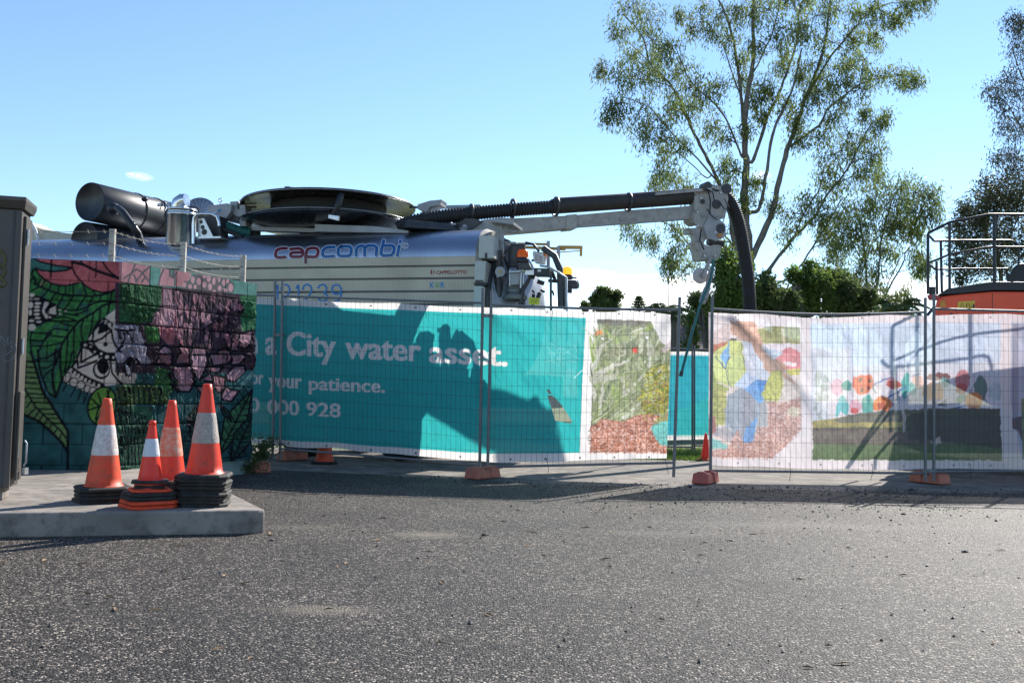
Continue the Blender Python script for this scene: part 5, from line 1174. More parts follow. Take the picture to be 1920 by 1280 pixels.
tprism('control_plate', [(985, 507), (1001, 506), (1001, 515), (984, 515)], -.03, -.01, alu); tprism('small_label', [(1008, 505), (1015, 505), (1014, 509.5), (1008, 509.5)], -.024, -.021, whitep)
tprism('ladder_rail', [(1030.5, 508), (1034, 508), (1034, 640), (1030.5, 640)], -.1, -.06, darkst); lr = MB(); lr.tube([T(x, y, -.08) for x, y in ((1012, 498), (1026, 500), (1046, 510), (1062, 520), (1063, 640))], .018, 8); lr.build('handrail', galv, truck)
tprism('warning_sign', [(992, 557), (1012, 559), (1011, 572), (991, 570)], -.09, -.085, mat('sign_yellow', (.52, .52, .02), .5, 0, .08), .0)
side_text('CAUTION', (994, 563.2), (1009, 564.4), (994, 560.6), darkst, -.092, .0, 'sign_lettering'); side_text('DANGER', (996, 567), (1006, 567.8), (996, 565), darkst, -.092, .0, 'sign_lettering')
# beacons
def beacon(px, py, ly, r, m_em=None):
    c = T(px, py, ly); b_ = MB(); b_.lathe([(r*1.02, -.06), (r*1.08, 0), (r*.9, .01)], c, n=20); o_ = b_.build('beacon', black, truck)
    d_ = MB(); d_.lathe([(r*.98, .0), (r, .03), (r*.92, .10), (r*.7, .125), (.001, .13)], c, n=24); d_.build('amber_dome', m_em or amber, o_)
beacon(980, 484, -.05, .085)
glow = bpy.data.materials.new('amber_dome_lit'); glow.use_nodes = True; b_ = glow.node_tree.nodes['Principled BSDF']; b_.inputs['Base Color'].default_value = (.9, .25, .01, 1); b_.inputs['Emission Color'].default_value = (1, .33, .02, 1); b_.inputs['Emission Strength'].default_value = .9
beacon(1064, 516, .3, .075, glow)
bp_ = MB(); bp_.cyl(T(980, 500, -.05), T(980, 490, -.05), .03, 10); bp_.prism([T(970, 492, -.1), T(990, 492, -.1), T(995, 504, -.1), T(972, 504, -.1)], EY*.12); bp_.build('beacon_bracket', darkst, truck)
# work light tilted
tprism('work_light', [(1001, 469), (1021, 480), (1019, 494), (1002, 492), (998, 475)], -.06, .1, mat('lamp_white', (.5, .5, .5), .35, .1, .1), .006)
tprism('work_light_lens', [(1003, 474), (1017, 482), (1015, 491), (1003, 489)], -.066, -.061, mat('lamp_lens', (.30, .24, .24), .25, .2, .4, 30), 0)
# yellow guard arms, grey posts
ya = MB()
for a, b, h in (((968, 457), (1030, 458), 4), ((972, 463), (1060, 467), 5), ((1047, 463.5), (1092, 464), 6), ((1000, 474), (1046, 476), 2.5), ((1046, 473), (1090, 470), 1.2)):
    ya.bar(T(*a, .9), T(*b, .9), .04, h/118)
ya.bar(T(1090, 462, .9), T(1089, 480, .9), .04, .03); ya.build('guard_arm', yellowp, truck)
gp_ = MB()
for x, y0, y1 in ((1028, 452, 500), (1047, 462, 508)): gp_.bar(T(x, y0, .85), T(x, y1, .85), .05, .05)
gp_.bar(T(1026, 470, .85), T(1050, 478, .85), .03, .05); gp_.build('guard_post', greyp, truck)
tprism('grey_cover', [(946, 453), (968, 453), (970, 460), (948, 461)], .6, .9, greyp, .01)
tprism('orange_lamp_body', [(1006, 478), (1024, 476), (1022, 484), (1006, 484)], .3, .4, mat('lamp_orange', (.5, .16, .04), .5))
# side lamp cluster at the far rear
lc = MB(); lc.hexa([W(1.35, .2, 2.75), W(1.62, .2, 2.75), W(1.62, .45, 2.75), W(1.35, .45, 2.75)], [W(1.35, .2, 2.76), W(1.62, .2, 2.76), W(1.62, .45, 2.76), W(1.35, .45, 2.76)]); lc.v = []; lc.f = []; lc.sm = []; lc.mi = []
lc.prism([T(1048, 525, .25), T(1079, 525, .25), T(1083, 529, .25), T(1083, 537, .25), T(1078, 540, .25), T(1048, 539, .25)], EY*.15)
lc.bar(T(1050, 520, .3), T(1081, 521, .3), .03, .02); lc.bar(T(1058, 521, .3), T(1058, 560, .3), .03, .03); lc.bar(T(1048, 543, .3), T(1072, 546, .3), .05, .06); lc.bar(T(1050, 552, .3), T(1060, 552, .3), .03, .02); lc.bar(T(1044, 518, .3), T(1070, 530, .3), .02, .02)
lc.build('tail_lamp_bracket', darkst, truck)
ll = MB(); ll.cyl(T(1081, 532, .32), T(1084, 532, .32), .05, 14); ll.build('tail_lamp', mat('lamp_glass', (.35, .37, .38), .2, .3), truck)

# --- chassis, wheels, lower side (mostly behind the banner)
MB().hexa([W(-9.2, .55, .85), W(1.0, .55, .85), W(1.0, 1.95, .85), W(-9.2, 1.95, .85)], [W(-9.2, .55, 1.36), W(1.0, .55, 1.36), W(1.0, 1.95, 1.36), W(-9.2, 1.95, 1.36)]).build('chassis', darkst, truck)
for a, b in ((-8.6, -5.0),): MB().hexa([W(a, .03, .55), W(b, .03, .55), W(b, .5, .55), W(a, .5, .55)], [W(a, .03, 1.3), W(b, .03, 1.3), W(b, .5, 1.3), W(a, .5, 1.3)]).build('storage_locker', alu, truck, bevel=.01)
xw = [Lp(750, 790, .02)[0], Lp(570, 790, .02)[0]]
for k, x in enumerate(xw+[-9.9]):
    for side in (0, 1):
        y0 = .02 if side == 0 else 2.48; s_ = 1 if side == 0 else -1
        w_ = MB(); R0 = .52
        w_.lathe([(.30, 0), (.44, 0), (.50, .02), (R0, .06), (R0, .26), (.50, .30), (.30, .30)], W(x, y0, .53), EY*s_, 36); wh = w_.build('wheel', rubber, truck)
        r_ = MB(); r_.lathe([(.30, .0), (.315, .004), (.315, .03), (.27, .05), (.25, .14), (.10, .12), (.10, .02), (.001, .02)], W(x, y0, .53), EY*s_, 30); r_.build('rim', alu, wh)
        m_ = MB(); m_.lathe([(.56, 0), (.58, 0), (.58, .34), (.56, .34)], W(x, y0, .56), EY*s_, 30); 
        # keep the upper half only
        mg = MB(); pts = [(x+.60*math.cos(t), .56+.60*math.sin(t)) for t in np.linspace(0, math.pi, 14)]; pin = [(x+.57*math.cos(t), .56+.57*math.sin(t)) for t in np.linspace(math.pi, 0, 14)]
        mg.prism([W(a, y0, b) for a, b in pts+pin], EY*s_*.34); mg.build('mudguard', black, truck)
# cab, hidden behind the electrical cabinet
cb = MB(); cb.prism([W(a, .05, b) for a, b in ((-11.9, .6), (-9.55, .6), (-9.55, 3.0), (-9.7, 3.35), (-11.2, 3.35), (-11.85, 2.1))], EY*2.4); cbo = cb.build('cab', whitep, truck, bevel=.05)
wn = MB(); wn.prism([W(a, .044, b) for a, b in ((-11.5, 2.0), (-10.4, 2.0), (-10.4, 2.85), (-11.15, 2.85))], EY*-.004); wn.build('cab_window', black, cbo)
# folded cream cover behind the silencers
q = [(40, 412), (62, 424), (80, 430), (118, 436), (150, 440), (200, 441), (238, 449), (240, 462), (40, 462)]
tprism('cream_cover', q, 1.7, 2.3, mat('cream_canvas', (.42, .40, .33), .8, 0, .15, 4, .3), .01)
ct = MB(); ct.tube([T(x, y, 1.6) for x, y in ((60, 420), (66, 430), (72, 450))], .03, 8); ct.build('cover_strut', whitep, truck)
wf = MB(); wf.prism([T(x, y, .9) for x, y in ((183, 434), (205, 436), (198, 442), (210, 446), (238, 447), (232, 452), (184, 452))], EY*.1); wf.build('torn_lining', mat('pale_foil', (.7, .7, .68), .5), truck)
# silencers
def drum(px0, py0, px1, py1, l0, l1, r, nm='silencer', bands=True):
    a = T(px0, py0, l0); b = T(px1, py1, l1); d_ = (b-a).normalized(); L_ = (b-a).length; mb = MB()
    mb.lathe([(.001, .012), (r*.965, .012), (r*.975, -.004), (r, .006), (r, L_*.45), (r*.995, L_*.46), (r*.995, L_-.02), (r*.96, L_), (.001, L_)], a, d_, 44); o_ = mb.build(nm, black, truck)
    if bands:
        for t in (.50, .74):
            k = MB(); k.lathe([(r+.002, t*L_), (r+.012, t*L_+.004), (r+.012, t*L_+.03), (r+.002, t*L_+.034)], a, d_, 44); k.build('band', black, o_)
            u_ = (Vector((0, 0, 1))-d_*d_.z).normalized(); side = d_.cross(u_).normalized()
            if side.y > 0: side = -side
            q_ = a+d_*(t*L_+.015)+u_*r*.62+side*r*.80
            e_ = MB(); e_.ball(q_, .05, 6); e_.cyl(q_-d_*.06, q_+d_*.06, .02, 8); e_.build('clip', black, o_)
    return a, d_, L_
drum(168, 378, 322, 413, .30, 2.25, .335)
drum(158, 450, 300, 470, .45, 2.2, .32, 'silencer', False)
pp = MB(); pp.tube([T(x, y, l) for x, y, l in ((212, 390, .25), (222, 391, .12), (232, 400, .05), (246, 420, 0), (258, 437, .02), (262, 448, .2), (262, 465, .5))], .062, 12); pp.build('bent_exhaust', black, truck)
pf = MB(); pf.ball(T(213, 392, .22), .11, 8); pf.build('exhaust_flange', black, truck)
# canister
c = T(338.5, 462, .18); r_ = .235
cn = MB(); H_ = (T(338.5, 396, .18)-c).z; cn.lathe([(.001, -.075), (r_*.5, -.06), (r_*.85, -.025), (r_, .03), (r_, H_-.09), (r_*1.03, H_-.085), (r_*1.03, H_-.05), (r_, H_-.045), (r_, H_-.01), (r_*1.06, H_-.005), (r_*1.06, H_+.02), (r_*.9, H_+.035), (.001, H_+.05)], c, (0, 0, 1), 36); cn.build('filter_canister', stain, truck)
el = MB(); el.tube([T(x, y, .18) for x, y in ((334, 396), (334, 388), (337, 381), (343, 376), (350, 375))], [.12, .125, .13, .12, .105], 18); el.build('canister_elbow', stain, truck)
u_ = MB(); u_.tube([T(x, y, .0) for x, y in ((362.5, 457), (362.5, 420), (364, 408), (370, 402), (380, 401), (398, 401.5), (407, 406), (411, 416), (412, 424))], .03, 12); u_.build('u_pipe', stain, truck)
tprism('holed_bracket', [(372, 410), (382, 409), (400, 444), (371, 444)], .08, .1, alu, 0)
for x, y, r in ((377, 416, .03), (380, 426, .035), (383, 435, .05)): k = MB(); c = T(x, y, .078); k.cyl(c, c+EY*-.002, r, 16); k.build('bracket_hole', black, truck)
tprism('bracket_back', [(371, 405), (412, 405), (414, 445), (371, 445)], .25, .5, darkst, .01)
tprism('bracket_foot', [(371, 444), (414, 443), (414, 446.5), (371, 447)], .0, .4, alu)
fan = MB(); c = T(378, 405, .9)
fan.lathe([(.001, 0), (.30, 0), (.30, .12), (.001, .12)], c, (.1, -1, 0), 32); fan.build('fan_housing', alu, truck)
gr_ = MB()
for k in range(22):
    t = math.pi*2*k/22; gr_.cyl(c+Vector((.03*math.cos(t), -.14, .03*math.sin(t))), c+Vector((.29*math.cos(t), -.14, .29*math.sin(t))), .004, 4)
gr_.build('fan_grille', darkst, truck)
bx = tprism('blower_box', [(388, 386), (425, 381), (434, 383), (433, 396), (424, 409), (392, 402)], .5, .9, greyp, .01)
cc = MB(); c = T(411, 394.5, .494); cc.cyl(c, c-EY*.003, .028, 16); cc.build('blue_sticker', sgb, bx)
ey = MB(); c = T(413, 375.5, .7); ey.tube([c+EX*(.032*math.cos(t))+Vector((0, 0, .032*math.sin(t))) for t in np.linspace(0, 6.2832, 14)], .009, 6, False); ey.cyl(T(413, 384, .7), T(413, 379, .7), .01, 6); ey.build('lifting_eye', alu, truck)
tprism('actuator_box', [(431, 378), (447, 377), (450, 400), (449, 407), (431, 400)], .6, .85, greyp, .006); tprism('actuator_opening', [(444, 381), (449, 382), (449, 392), (445, 392)], .59, .6, black)
tprism('black_bracket', [(424, 398), (452, 404), (452, 420), (416, 411)], .62, .9, darkst)
# corrugated hose helper
def corr(mb, pts, r, pitch, depth, n=16):
    pts = [Vector(p) for p in pts]
    q = []
    for i in range(len(pts)-1):
        p0, p1, p2, p3 = pts[max(0, i-1)], pts[i], pts[i+1], pts[min(len(pts)-1, i+2)]
        for k in range(12):
            t = k/12; q.append(.5*((2*p1)+(p2-p0)*t+(2*p0-5*p1+4*p2-p3)*t*t+(3*p1-p0-3*p2+p3)*t**3))
    q.append(pts[-1]); cum = [0]
    for a, b in zip(q[:-1], q[1:]): cum.append(cum[-1]+(b-a).length)
    tot = cum[-1]; N_ = int(tot/pitch)*4; s_ = np.linspace(0, tot, N_+1)
    P_ = [Vector([float(np.interp(x, cum, [v[k] for v in q])) for k in range(3)]) for x in s_]
    mb.tube(P_, [r+depth*(.5 if (i % 4) in (1, 2) else -.5) for i in range(N_+1)], n)
th = MB(); corr(th, [T(404, 418, .45), T(425, 424, .5), T(450, 433, .55), T(470, 436, .6)], .075, .035, .02); th.build('teal_corrugated_hose', teal_rub, truck)
hs = MB(); hs.tube([T(x, y, .35) for x, y in ((420, 431), (440, 438), (455, 447))], .04, 10); hs.tube([T(x, y, .5) for x, y in ((300, 392), (304, 384), (312, 383), (318, 394))], .012, 6); hs.tube([T(x, y, .1) for x, y in ((355, 389), (366, 387), (374, 393), (372, 400))], .012, 6); hs.tube([T(x, y, -.02) for x, y in ((237, 451), (228, 458), (222, 470), (219, 486))], .006, 5); split_build(hs, 'small_hose', rubber)
jb = MB()
for i in range(26):
    x = random.uniform(305, 325) if i < 8 else random.uniform(385, 425); y = random.uniform(378, 400) if i < 8 else random.uniform(400, 440)
    a = T(x, y, random.uniform(.4, .8)); d = Vector((random.uniform(-.1, .1), random.uniform(-.1, .1), random.uniform(-.08, .08))); jb.cyl(a, a+d, random.uniform(.015, .035), 7)
split_build(jb, 'pipe_fitting', alu)
tprism('reel_stand', [(449, 384), (460, 384), (461, 424), (449, 424)], .5, .7, greyp, .005)
fn = MB(); c = T(455, 384, .6); fn.lathe([(.02, 0), (.03, .03), (.055, .06), (.06, .075), (.001, .075)], c, n=14); fn.build('black_cap', black, truck)
tprism('cross_beam', [(449, 424), (600, 428), (600, 436), (449, 431)], .6, .75, greyp, .004)
tprism('beam_leg', [(466, 430), (478, 430), (478, 450), (466, 450)], .7, .9, darkst); tb = MB(); tb.bar(T(455, 389, .8), T(480, 388, .8), .03, .03); tb.build('tie_rod', darkst, truck)
# --- hose reel
rm = mat('reel_steel', (.15, .15, .15), .26, .95, .15, 6, .03)
rc = T(620, 400, 1.25); rx = .5*(Lp(770, 395, 1.25)[0]-Lp(471, 395, 1.25)[0]); cx0 = .5*(Lp(770, 395, 1.25)[0]+Lp(471, 395, 1.25)[0])
zU = T(620, 391, 1.25).z; zL = T(620, 421, 1.25).z
def cL(z): return W(cx0, 1.25, z)
tiltx = (EX*-.012+Vector((0, 0, 1))).normalized()
up_ = MB(); up_.lathe([(.30, -.02), (.62, -.015), (rx-.30, .015), (rx-.05, .02), (rx-.015, .0), (rx, .022), (rx-.02, .05), (rx-.3, .09), (.5, .12), (.15, .13), (.001, .13)], cL(zU), tiltx, 72); up_.build('reel_flange', rm, truck)
dn_ = MB(); dn_.lathe([(.30, .02), (rx-.28, .03), (rx-.04, .03), (rx, .012), (rx-.015, -.012), (rx-.08, -.03), (rx-.45, -.12), (.55, -.17), (.001, -.17)], cL(zL), tiltx, 72); dn_.build('reel_flange', rm, truck)
hb = MB(); hb.lathe([(.98, 0), (.98, zU-zL)], cL(zL), tiltx, 48); hb.build('wound_hose', rubber, truck)
sp = MB()
for k in range(7):
    t = R(200+k*25); a = cL(zU)+EX*(.62*math.cos(t))+EY*(.62*math.sin(t)); b = cL(zU+.06)+EX*((rx-.04)*math.cos(t))+EY*((rx-.04)*math.sin(t))
ar = MB(); ar.tube([T(x, y, l) for x, y, l in ((640, 362, .1), (635, 380, -.02), (628, 398, .0), (622, 408, .05))], .055, 10); ar.build('reel_arm', black, truck)
tprism('reel_arm_plate', [(616, 402), (636, 405), (634, 414), (615, 409)], -.04, .0, alu, .004)
bs = MB(); bs.lathe([(.62, 0), (.5, .02), (.45, zL-.1-zt), (.001, zL-.1-zt)], W(cx0, 1.25, zt-.01), (0, 0, 1), 32); bs.build('reel_turntable', darkst, truck)
tprism('reel_step', [(590, 420), (700, 424), (765, 432), (765, 437), (590, 434)], .35, .6, greyp, .004)
bk = MB(); bk.cyl(T(540, 352, 1.25)-Vector((0,0,.05)), T(540, 354, 1.25)+Vector((0,0,.03)), .06, 10); bk.cyl(T(533, 355, 1), T(550, 354, 1), .03, 8); bk.build('reel_bearing', black, truck)

LB = 1.25
def slab_(mb, top, bot, w_, ly=LB):
    n = len(top); pts = top+bot[::-1]
    mb.prism([T(x, y, ly-w_/2) for x, y in pts], EY*w_)
# --- boom rest and pumps
o = MB(); o.bar(T(768, 389, 1.5), T(900, 386, 1.5), .03, .04); o.bar(T(805, 391, 1.5), T(900, 389, 1.5), .02, .02); o.build('boom_guide_rail', mat('rail_blue_steel', (.18, .22, .25), .4, .6), truck)
o = MB(); slab_(o, [(783, 383), (806, 376), (828, 374), (826, 380)], [(783, 392), (800, 398), (806, 388), (826, 384)], .3, 1.1); o.build('rest_cap', greyp, truck, bevel=.006)
tprism('rest_leg', [(808, 380), (818, 380), (824, 414), (805, 414)], 1.0, 1.06, greyp, .004); tprism('rest_leg', [(812, 382), (806, 382), (786, 402), (794, 402)], 1.05, 1.1, greyp, .004)
tprism('rest_base', [(793, 413), (829, 413), (826, 432), (795, 432)], .95, 1.2, mat('rest_brown', (.16, .13, .11), .6), .006)
tprism('black_link', [(858, 408), (890, 410), (905, 415), (880, 432), (832, 436)], 1.0, 1.05, darkst); tprism('pump_block', [(806, 427), (850, 423), (862, 434), (806, 436)], .9, 1.4, darkst, .01)
jb = MB()
for i in range(24):
    a = T(random.uniform(770, 880), random.uniform(418, 434), random.uniform(.8, 1.3)); d = Vector((random.uniform(-.2, .2), random.uniform(-.1, .1), random.uniform(-.05, .05))); jb.cyl(a, a+d, random.uniform(.015, .04), 7)
split_build(jb, 'pipe_fitting', greyp)
# --- boom: swung out away from the tank
_EX, _EY, _T = EX, EY, T
BO = W(Lp(880, 430, 1.25)[0], 1.25, 0); BA = R(17)
EX = Vector((math.cos(BA), math.sin(BA), 0)); EY = Vector((-math.sin(BA), math.cos(BA), 0))
def T(px, py, ly): return PL(px, py, BO+EY*(ly-1.25), EY)
# --- boom parts
bm_ = MB()
slab_(bm_, [(880, 428), (968, 409), (1068, 404)], [(880, 447), (950, 438), (1068, 428)], .26); bm_.build('boom_outer_section', boomp, truck, bevel=.01)
o = MB(); slab_(o, [(1062, 403), (1082, 401)], [(1062, 430), (1082, 428)], .30); o.build('boom_collar', boomp, truck, bevel=.008)
o = MB(); slab_(o, [(1080, 403), (1180, 394), (1310, 385)], [(1080, 422), (1180, 417), (1310, 406)], .19); o.build('boom_inner_section', boomp, truck, bevel=.01)
o = MB(); o.bar(T(1080, 425, LB-.02), T(1312, 408.5, LB-.02), .14, .03); o.build('boom_ram', greyp, truck)
o = MB(); slab_(o, [(862, 432), (905, 412), (940, 408), (968, 409)], [(862, 455), (905, 452), (940, 444), (950, 438)], .42); o.build('boom_base', boomp, truck, bevel=.012)
o = MB(); o.hexa([W(-.95, .8, zt-.02), W(-.1, .8, zt-.02), W(-.1, 1.8, zt-.02), W(-.95, 1.8, zt-.02)], [W(-.9, .85, zt+.10), W(-.2, .85, zt+.10), W(-.2, 1.7, zt+.10), W(-.9, 1.7, zt+.10)]); o.build('boom_turret', darkst, truck, bevel=.01)
# hose along the boom
hs = MB(); corr(hs, [_T(745, 428, LB), _T(770, 416, LB-.05), _T(830, 406, LB-.1), (T(900, 399, LB-.1)), T(970, 393, LB-.1), T(1040, 388, LB-.1)], .105, .05, .022); hs.build('suction_hose', rubber, truck)
o = MB(); o.tube([T(1035, 387, LB-.1), T(1045, 386, LB-.1), T(1180, 377, LB-.1), T(1300, 368, LB-.05), T(1335, 366, LB)], [.12, .135, .135, .14, .13], 18); o.build('hose_sleeve', mat('dark_sleeve', (.03, .026, .025), .65, 0, .3, 8, .2), truck)
o = MB(); slab_(o, [(1230, 361), (1318, 353), (1335, 352)], [(1230, 366), (1318, 358), (1335, 359)], .05, LB-.24); o.build('sleeve_guard', boomp, truck)
o = MB(); slab_(o, [(1045, 371), (1180, 363), (1320, 352), (1345, 352)], [(1045, 375), (1180, 366), (1320, 356), (1345, 358)], .34); o.build('sleeve_cover', darkst, truck)
for x, y, r in ((883, 396, .15), (961, 388, .165), (1042, 385, .175), (1178, 376, .165)):
    c = T(x, y+3, LB-.1); k = MB(); k.lathe([(r-.03, -.018), (r, -.018), (r, .018), (r-.03, .018), (r-.03, -.018)], c, EX, 24); k.build('hose_clamp', darkst, truck)
    k = MB(); k.bar(T(x, y+18, LB), T(x+2, y+40 if x < 1100 else y+30, LB), .05, .08); k.build('clamp_stay', darkst if x < 1100 else boomp, truck)
# --- boom head
o = MB(); slab_(o, [(1302, 358), (1322, 352), (1345, 360), (1362, 352), (1366, 372), (1360, 408), (1345, 414)], [(1302, 400), (1300, 416), (1316, 428), (1330, 424), (1338, 405), (1345, 406), (1345, 414)], .10, LB-.14); o.build('boom_head_plate', boomp, truck, bevel=.006)
o = MB(); slab_(o, [(1310, 368), (1340, 368)], [(1310, 400), (1340, 400)], .3, LB+.08); o.build('boom_head_core', darkst, truck, bevel=.01)
o = MB(); c = T(1302, 408, LB); o.cyl(c-EY*.16, c+EY*.16, .14, 28); o.build('pivot_drum', boomp, truck, bevel=.008)
for x, y, r in ((1322, 350, .07), (1357, 356, .09), (1338, 385, .08), (1312, 380, .04)):
    o = MB(); c = T(x, y, LB-.1); o.cyl(c-EY*.12, c+EY*.1, r, 16); o.build('head_pin', darkst, truck)
o = MB(); o.bar(T(1322, 347, LB-.15), T(1358, 356, LB-.15), .06, .07); o.build('head_link', boomp, truck)
o = MB(); slab_(o, [(1333, 398), (1360, 420), (1362, 442)], [(1320, 424), (1326, 446), (1345, 452)], .10, LB-.18); o.build('wrist_plate', greyp, truck, bevel=.006)
o = MB(); slab_(o, [(1292, 428), (1320, 425), (1326, 446)], [(1300, 440), (1302, 456), (1310, 470)], .12, LB-.1); o.build('wrist_plate', boomp, truck, bevel=.006)
o = MB(); slab_(o, [(1306, 450), (1330, 462), (1352, 452), (1352, 470)], [(1310, 476), (1313, 488), (1346, 486), (1351, 476)], .28, LB); o.build('wrist_base', boomp, truck, bevel=.01)
o = MB(); slab_(o, [(1290, 427), (1304, 429)], [(1292, 438), (1302, 438)], .2, LB); o.build('wrist_ear', greyp, truck)
o = MB(); c = T(1352, 428, LB-.25); o.cyl(c, c+EY*.2, .085, 16); c = T(1340, 455, LB-.1); o.cyl(c-EX*.14, c+EX*.16, .06, 12); o.tube([T(x, y, LB-.05) for x, y in ((1332, 380), (1330, 405), (1322, 432), (1312, 445), (1316, 460))], .05, 8); o.build('hydraulic_motor', darkst, truck)
tprism('orange_tag', [(1346, 438), (1355, 438), (1354, 444), (1346, 444)], LB-.26, LB-.24, mat('tag_orange', (.45, .18, .03), .5))
o = MB()
for pts, r in (([(1358, 372), (1367, 388), (1366, 393), (1358, 392), (1350, 379)], .01), ([(1318, 355), (1328, 358), (1332, 376), (1331, 400)], .012), ([(1322, 353), (1336, 360), (1340, 378)], .01), ([(1352, 452), (1360, 470), (1362, 490), (1355, 478)], .008), ([(1326, 392), (1334, 404), (1345, 412)], .01), ([(1315, 430), (1312, 450), (1320, 468)], .014)):
    o.tube([T(x, y, LB-.28) for x, y in pts], r, 6)
split_build(o, 'hydraulic_line', rubber)
# bolts scattered on head
o = MB()
for x, y in ((1306, 398), (1313, 372), (1307, 424), (1327, 406), (1340, 436), (1312, 452), (1320, 480), (1340, 480), (1350, 362), (1356, 395)): c = T(x, y, LB-.2); o.cyl(c-EY*.035, c+EY*.03, .016, 8)
o.build('head_bolt', alu, truck)
# hanging suction hose
hs = MB(); corr(hs, [T(1340, 366, LB), T(1358, 368, LB), T(1372, 384, LB), T(1384, 415, LB), T(1393, 460, LB), T(1402, 520, LB), T(1406, 580, LB), T(1406, 680, LB-.1), T(1402, 780, LB-.15), T(1398, 855, LB-.2)], .112, .040, .016, 18); hs.build('hanging_suction_hose', rubber, truck)
# nozzle arm with small wheel and teal lance
o = MB(); c = T(1313, 517, LB-.1); o.lathe([(.03, -.03), (.06, -.04), (.125, -.03), (.14, -.015), (.14, .015), (.125, .03), (.06, .04), (.03, .03)], c, EY, 30); o.build('guide_wheel', mat('wheel_cream', (.42, .40, .38), .6, 0, .1, 6, .05), truck)
o = MB(); o.cyl(c-EY*.06, c+EY*.06, .03, 12); o.bar(T(1332, 484, LB-.18), T(1318, 520, LB-.18), .03, .06); o.bar(T(1334, 505, LB-.18), T(1322, 560, LB-.18), .04, .09); o.bar(T(1326, 540, LB-.15), T(1316, 568, LB-.15), .05, .11); o.build('wheel_fork', mat('fork_grey', (.30, .28, .28), .5, .1), truck)
o = MB(); o.tube([T(x, y, LB-.2) for x, y in ((1338, 486), (1336, 505), (1330, 530), (1322, 550), (1313, 572), (1300, 615), (1288, 660), (1278, 698))], .024, 10); o.build('jetting_lance', teal_rub, truck)
o = MB(); o.cyl(T(1278.5, 696, LB-.2), T(1276, 705, LB-.2), .034, 10); o.build('lance_nozzle', darkst, truck)

EX, EY, T = _EX, _EY, _T
# ================= excavator at the right =================
EYD = 14.3
ex = empty('excavator', (P(1880, 760, EYD).x, EYD+1.2, 0), 'orange excavator with black handrails behind the pale banner at the right edge', 'excavator')
exo = mat('excavator_orange', (.72, .075, .02), .38, 0, .1, 3, .04, dirt=(.42, .12, .06), dirtamt=.15)
def E(px, py, dy=0.0): return P(px, py, EYD+dy)
YAW = .5
def eprism(name, pts, y0, y1, m, bevel=0, parent=None):
    q = [E(x, y, 0)+Vector((0, y0, 0)) for x, y in pts]; mb = MB(); q = [p+Vector((YAW*y0, 0, 0)) for p in q]; mb.prism(q, (YAW*(y1-y0), y1-y0, 0)); return mb.build(name, m, parent or ex, bevel=bevel)
body = eprism('body', [(1752, 585), (1756, 562), (1766, 555), (1800, 551), (1850, 547), (1862, 546), (2200, 548), (2200, 770), (1880, 770), (1745, 700), (1748, 640)], 0, 2.3, exo, .03)
eprism('panel_seam', [(1860.5, 548), (1861.5, 548), (1861.5, 640), (1860.5, 640)], -.004, 0, darkst)
eprism('lamp_recess', [(1763, 565), (1772, 562), (1774, 575), (1762, 577)], -.008, -.004, mat('faded_yellow', (.6, .25, .03), .5))
wl = eprism('warning_label', [(1796, 566), (1828, 563.5), (1828, 580), (1795, 580)], -.01, -.004, mat('label_yellow', (.62, .42, .05), .5, 0, .08))
k = MB(); tri_ = [E(x, y)+Vector((0, -.013, 0)) for x, y in ((1799, 577), (1803, 568), (1807, 577))]; k.tube(tri_+[tri_[0]], .004, 4); k.tube([E(x, y)+Vector((0, -.013, 0)) for x, y in ((1812, 578), (1812, 569), (1817, 569), (1817, 575), (1822, 575))], .005, 4); k.tube([E(x, y)+Vector((0, -.013, 0)) for x, y in ((1825, 578), (1825, 570))], .012, 5); k.build('label_symbols', black, wl)
eprism('grey_side_panel', [(1860, 632), (2200, 628), (2200, 655), (1860, 658)], -.006, 0, darkst)
eprism('white_data_label', [(1828, 626), (1845, 626), (1845, 664), (1828, 664)], -.008, 0, whitep)
def etext(text, x0, y0, x1, y1, xt, yt, m, bold):
    tr, bb = text_tris(text, bold); mb = MB()
    for t in tr: mb.add([E(x0+(x1-x0)*(u-bb[0])/(bb[1]-bb[0])+(xt-x0)*v/bb[2], y0+(y1-y0)*(u-bb[0])/(bb[1]-bb[0])+(yt-y0)*v/bb[2])+Vector((0, -.010, 0)) for u, v in t], [(0, 1, 2)])
    mb.build('side_lettering', m, ex)
etext('DX', 1885, 657, 1925, 657, 1889, 647, whitep, .05)
# platform and rails
fl = MB(); fl.prism([E(x, y) for x, y in ((1758, 553), (1776, 541), (1850, 529), (1862, 528), (2200, 530), (2200, 545), (1862, 544), (1850, 545), (1800, 550))], (YAW*1.9, 1.9, 0)); fl.build('platform', black, ex, bevel=.006)
def rail_(name, pts, dy, r=.020):
    o_ = MB(); pts = [E(x, y, dy) for x, y in pts]; o_.tube(pts, r, 10); o_.build(name, black, ex)
def Eb(x, y, dy): return (x, y)
rail_('handrail', [(1740, 551), (1740, 439), (1742, 436), (1780, 417), (1849, 403), (1856, 402), (2200, 405)], .02, .021)
rail_('mid_rail', [(1741, 493), (1780, 477), (1848, 464), (1858, 463), (2200, 466)], .02, .017)
for x, y0, y1 in ((1780.5, 417, 542), (1864.5, 402, 530), (1960, 403, 530)): rail_('rail_post', [(x, y0), (x, y1)], .02, .024 if x > 1800 else .021)
DYB = 1.1
def sc2(x, y):    # same rail height, further back
    return (x, y)
rail_('rear_handrail', [(1741, 441), (1752, 452), (1800, 451), (1895, 451), (1905, 455), (1910, 470), (1910, 500)], .6, .018); rail_('rear_mid_rail', [(1742, 496), (1754, 505), (1800, 504), (1890, 504)], .6, .016)
rail_('rail_post', [(1764, 453), (1766, 548)], .6, .02); rail_('rail_post', [(1756, 490), (1757, 552)], .6, .02)
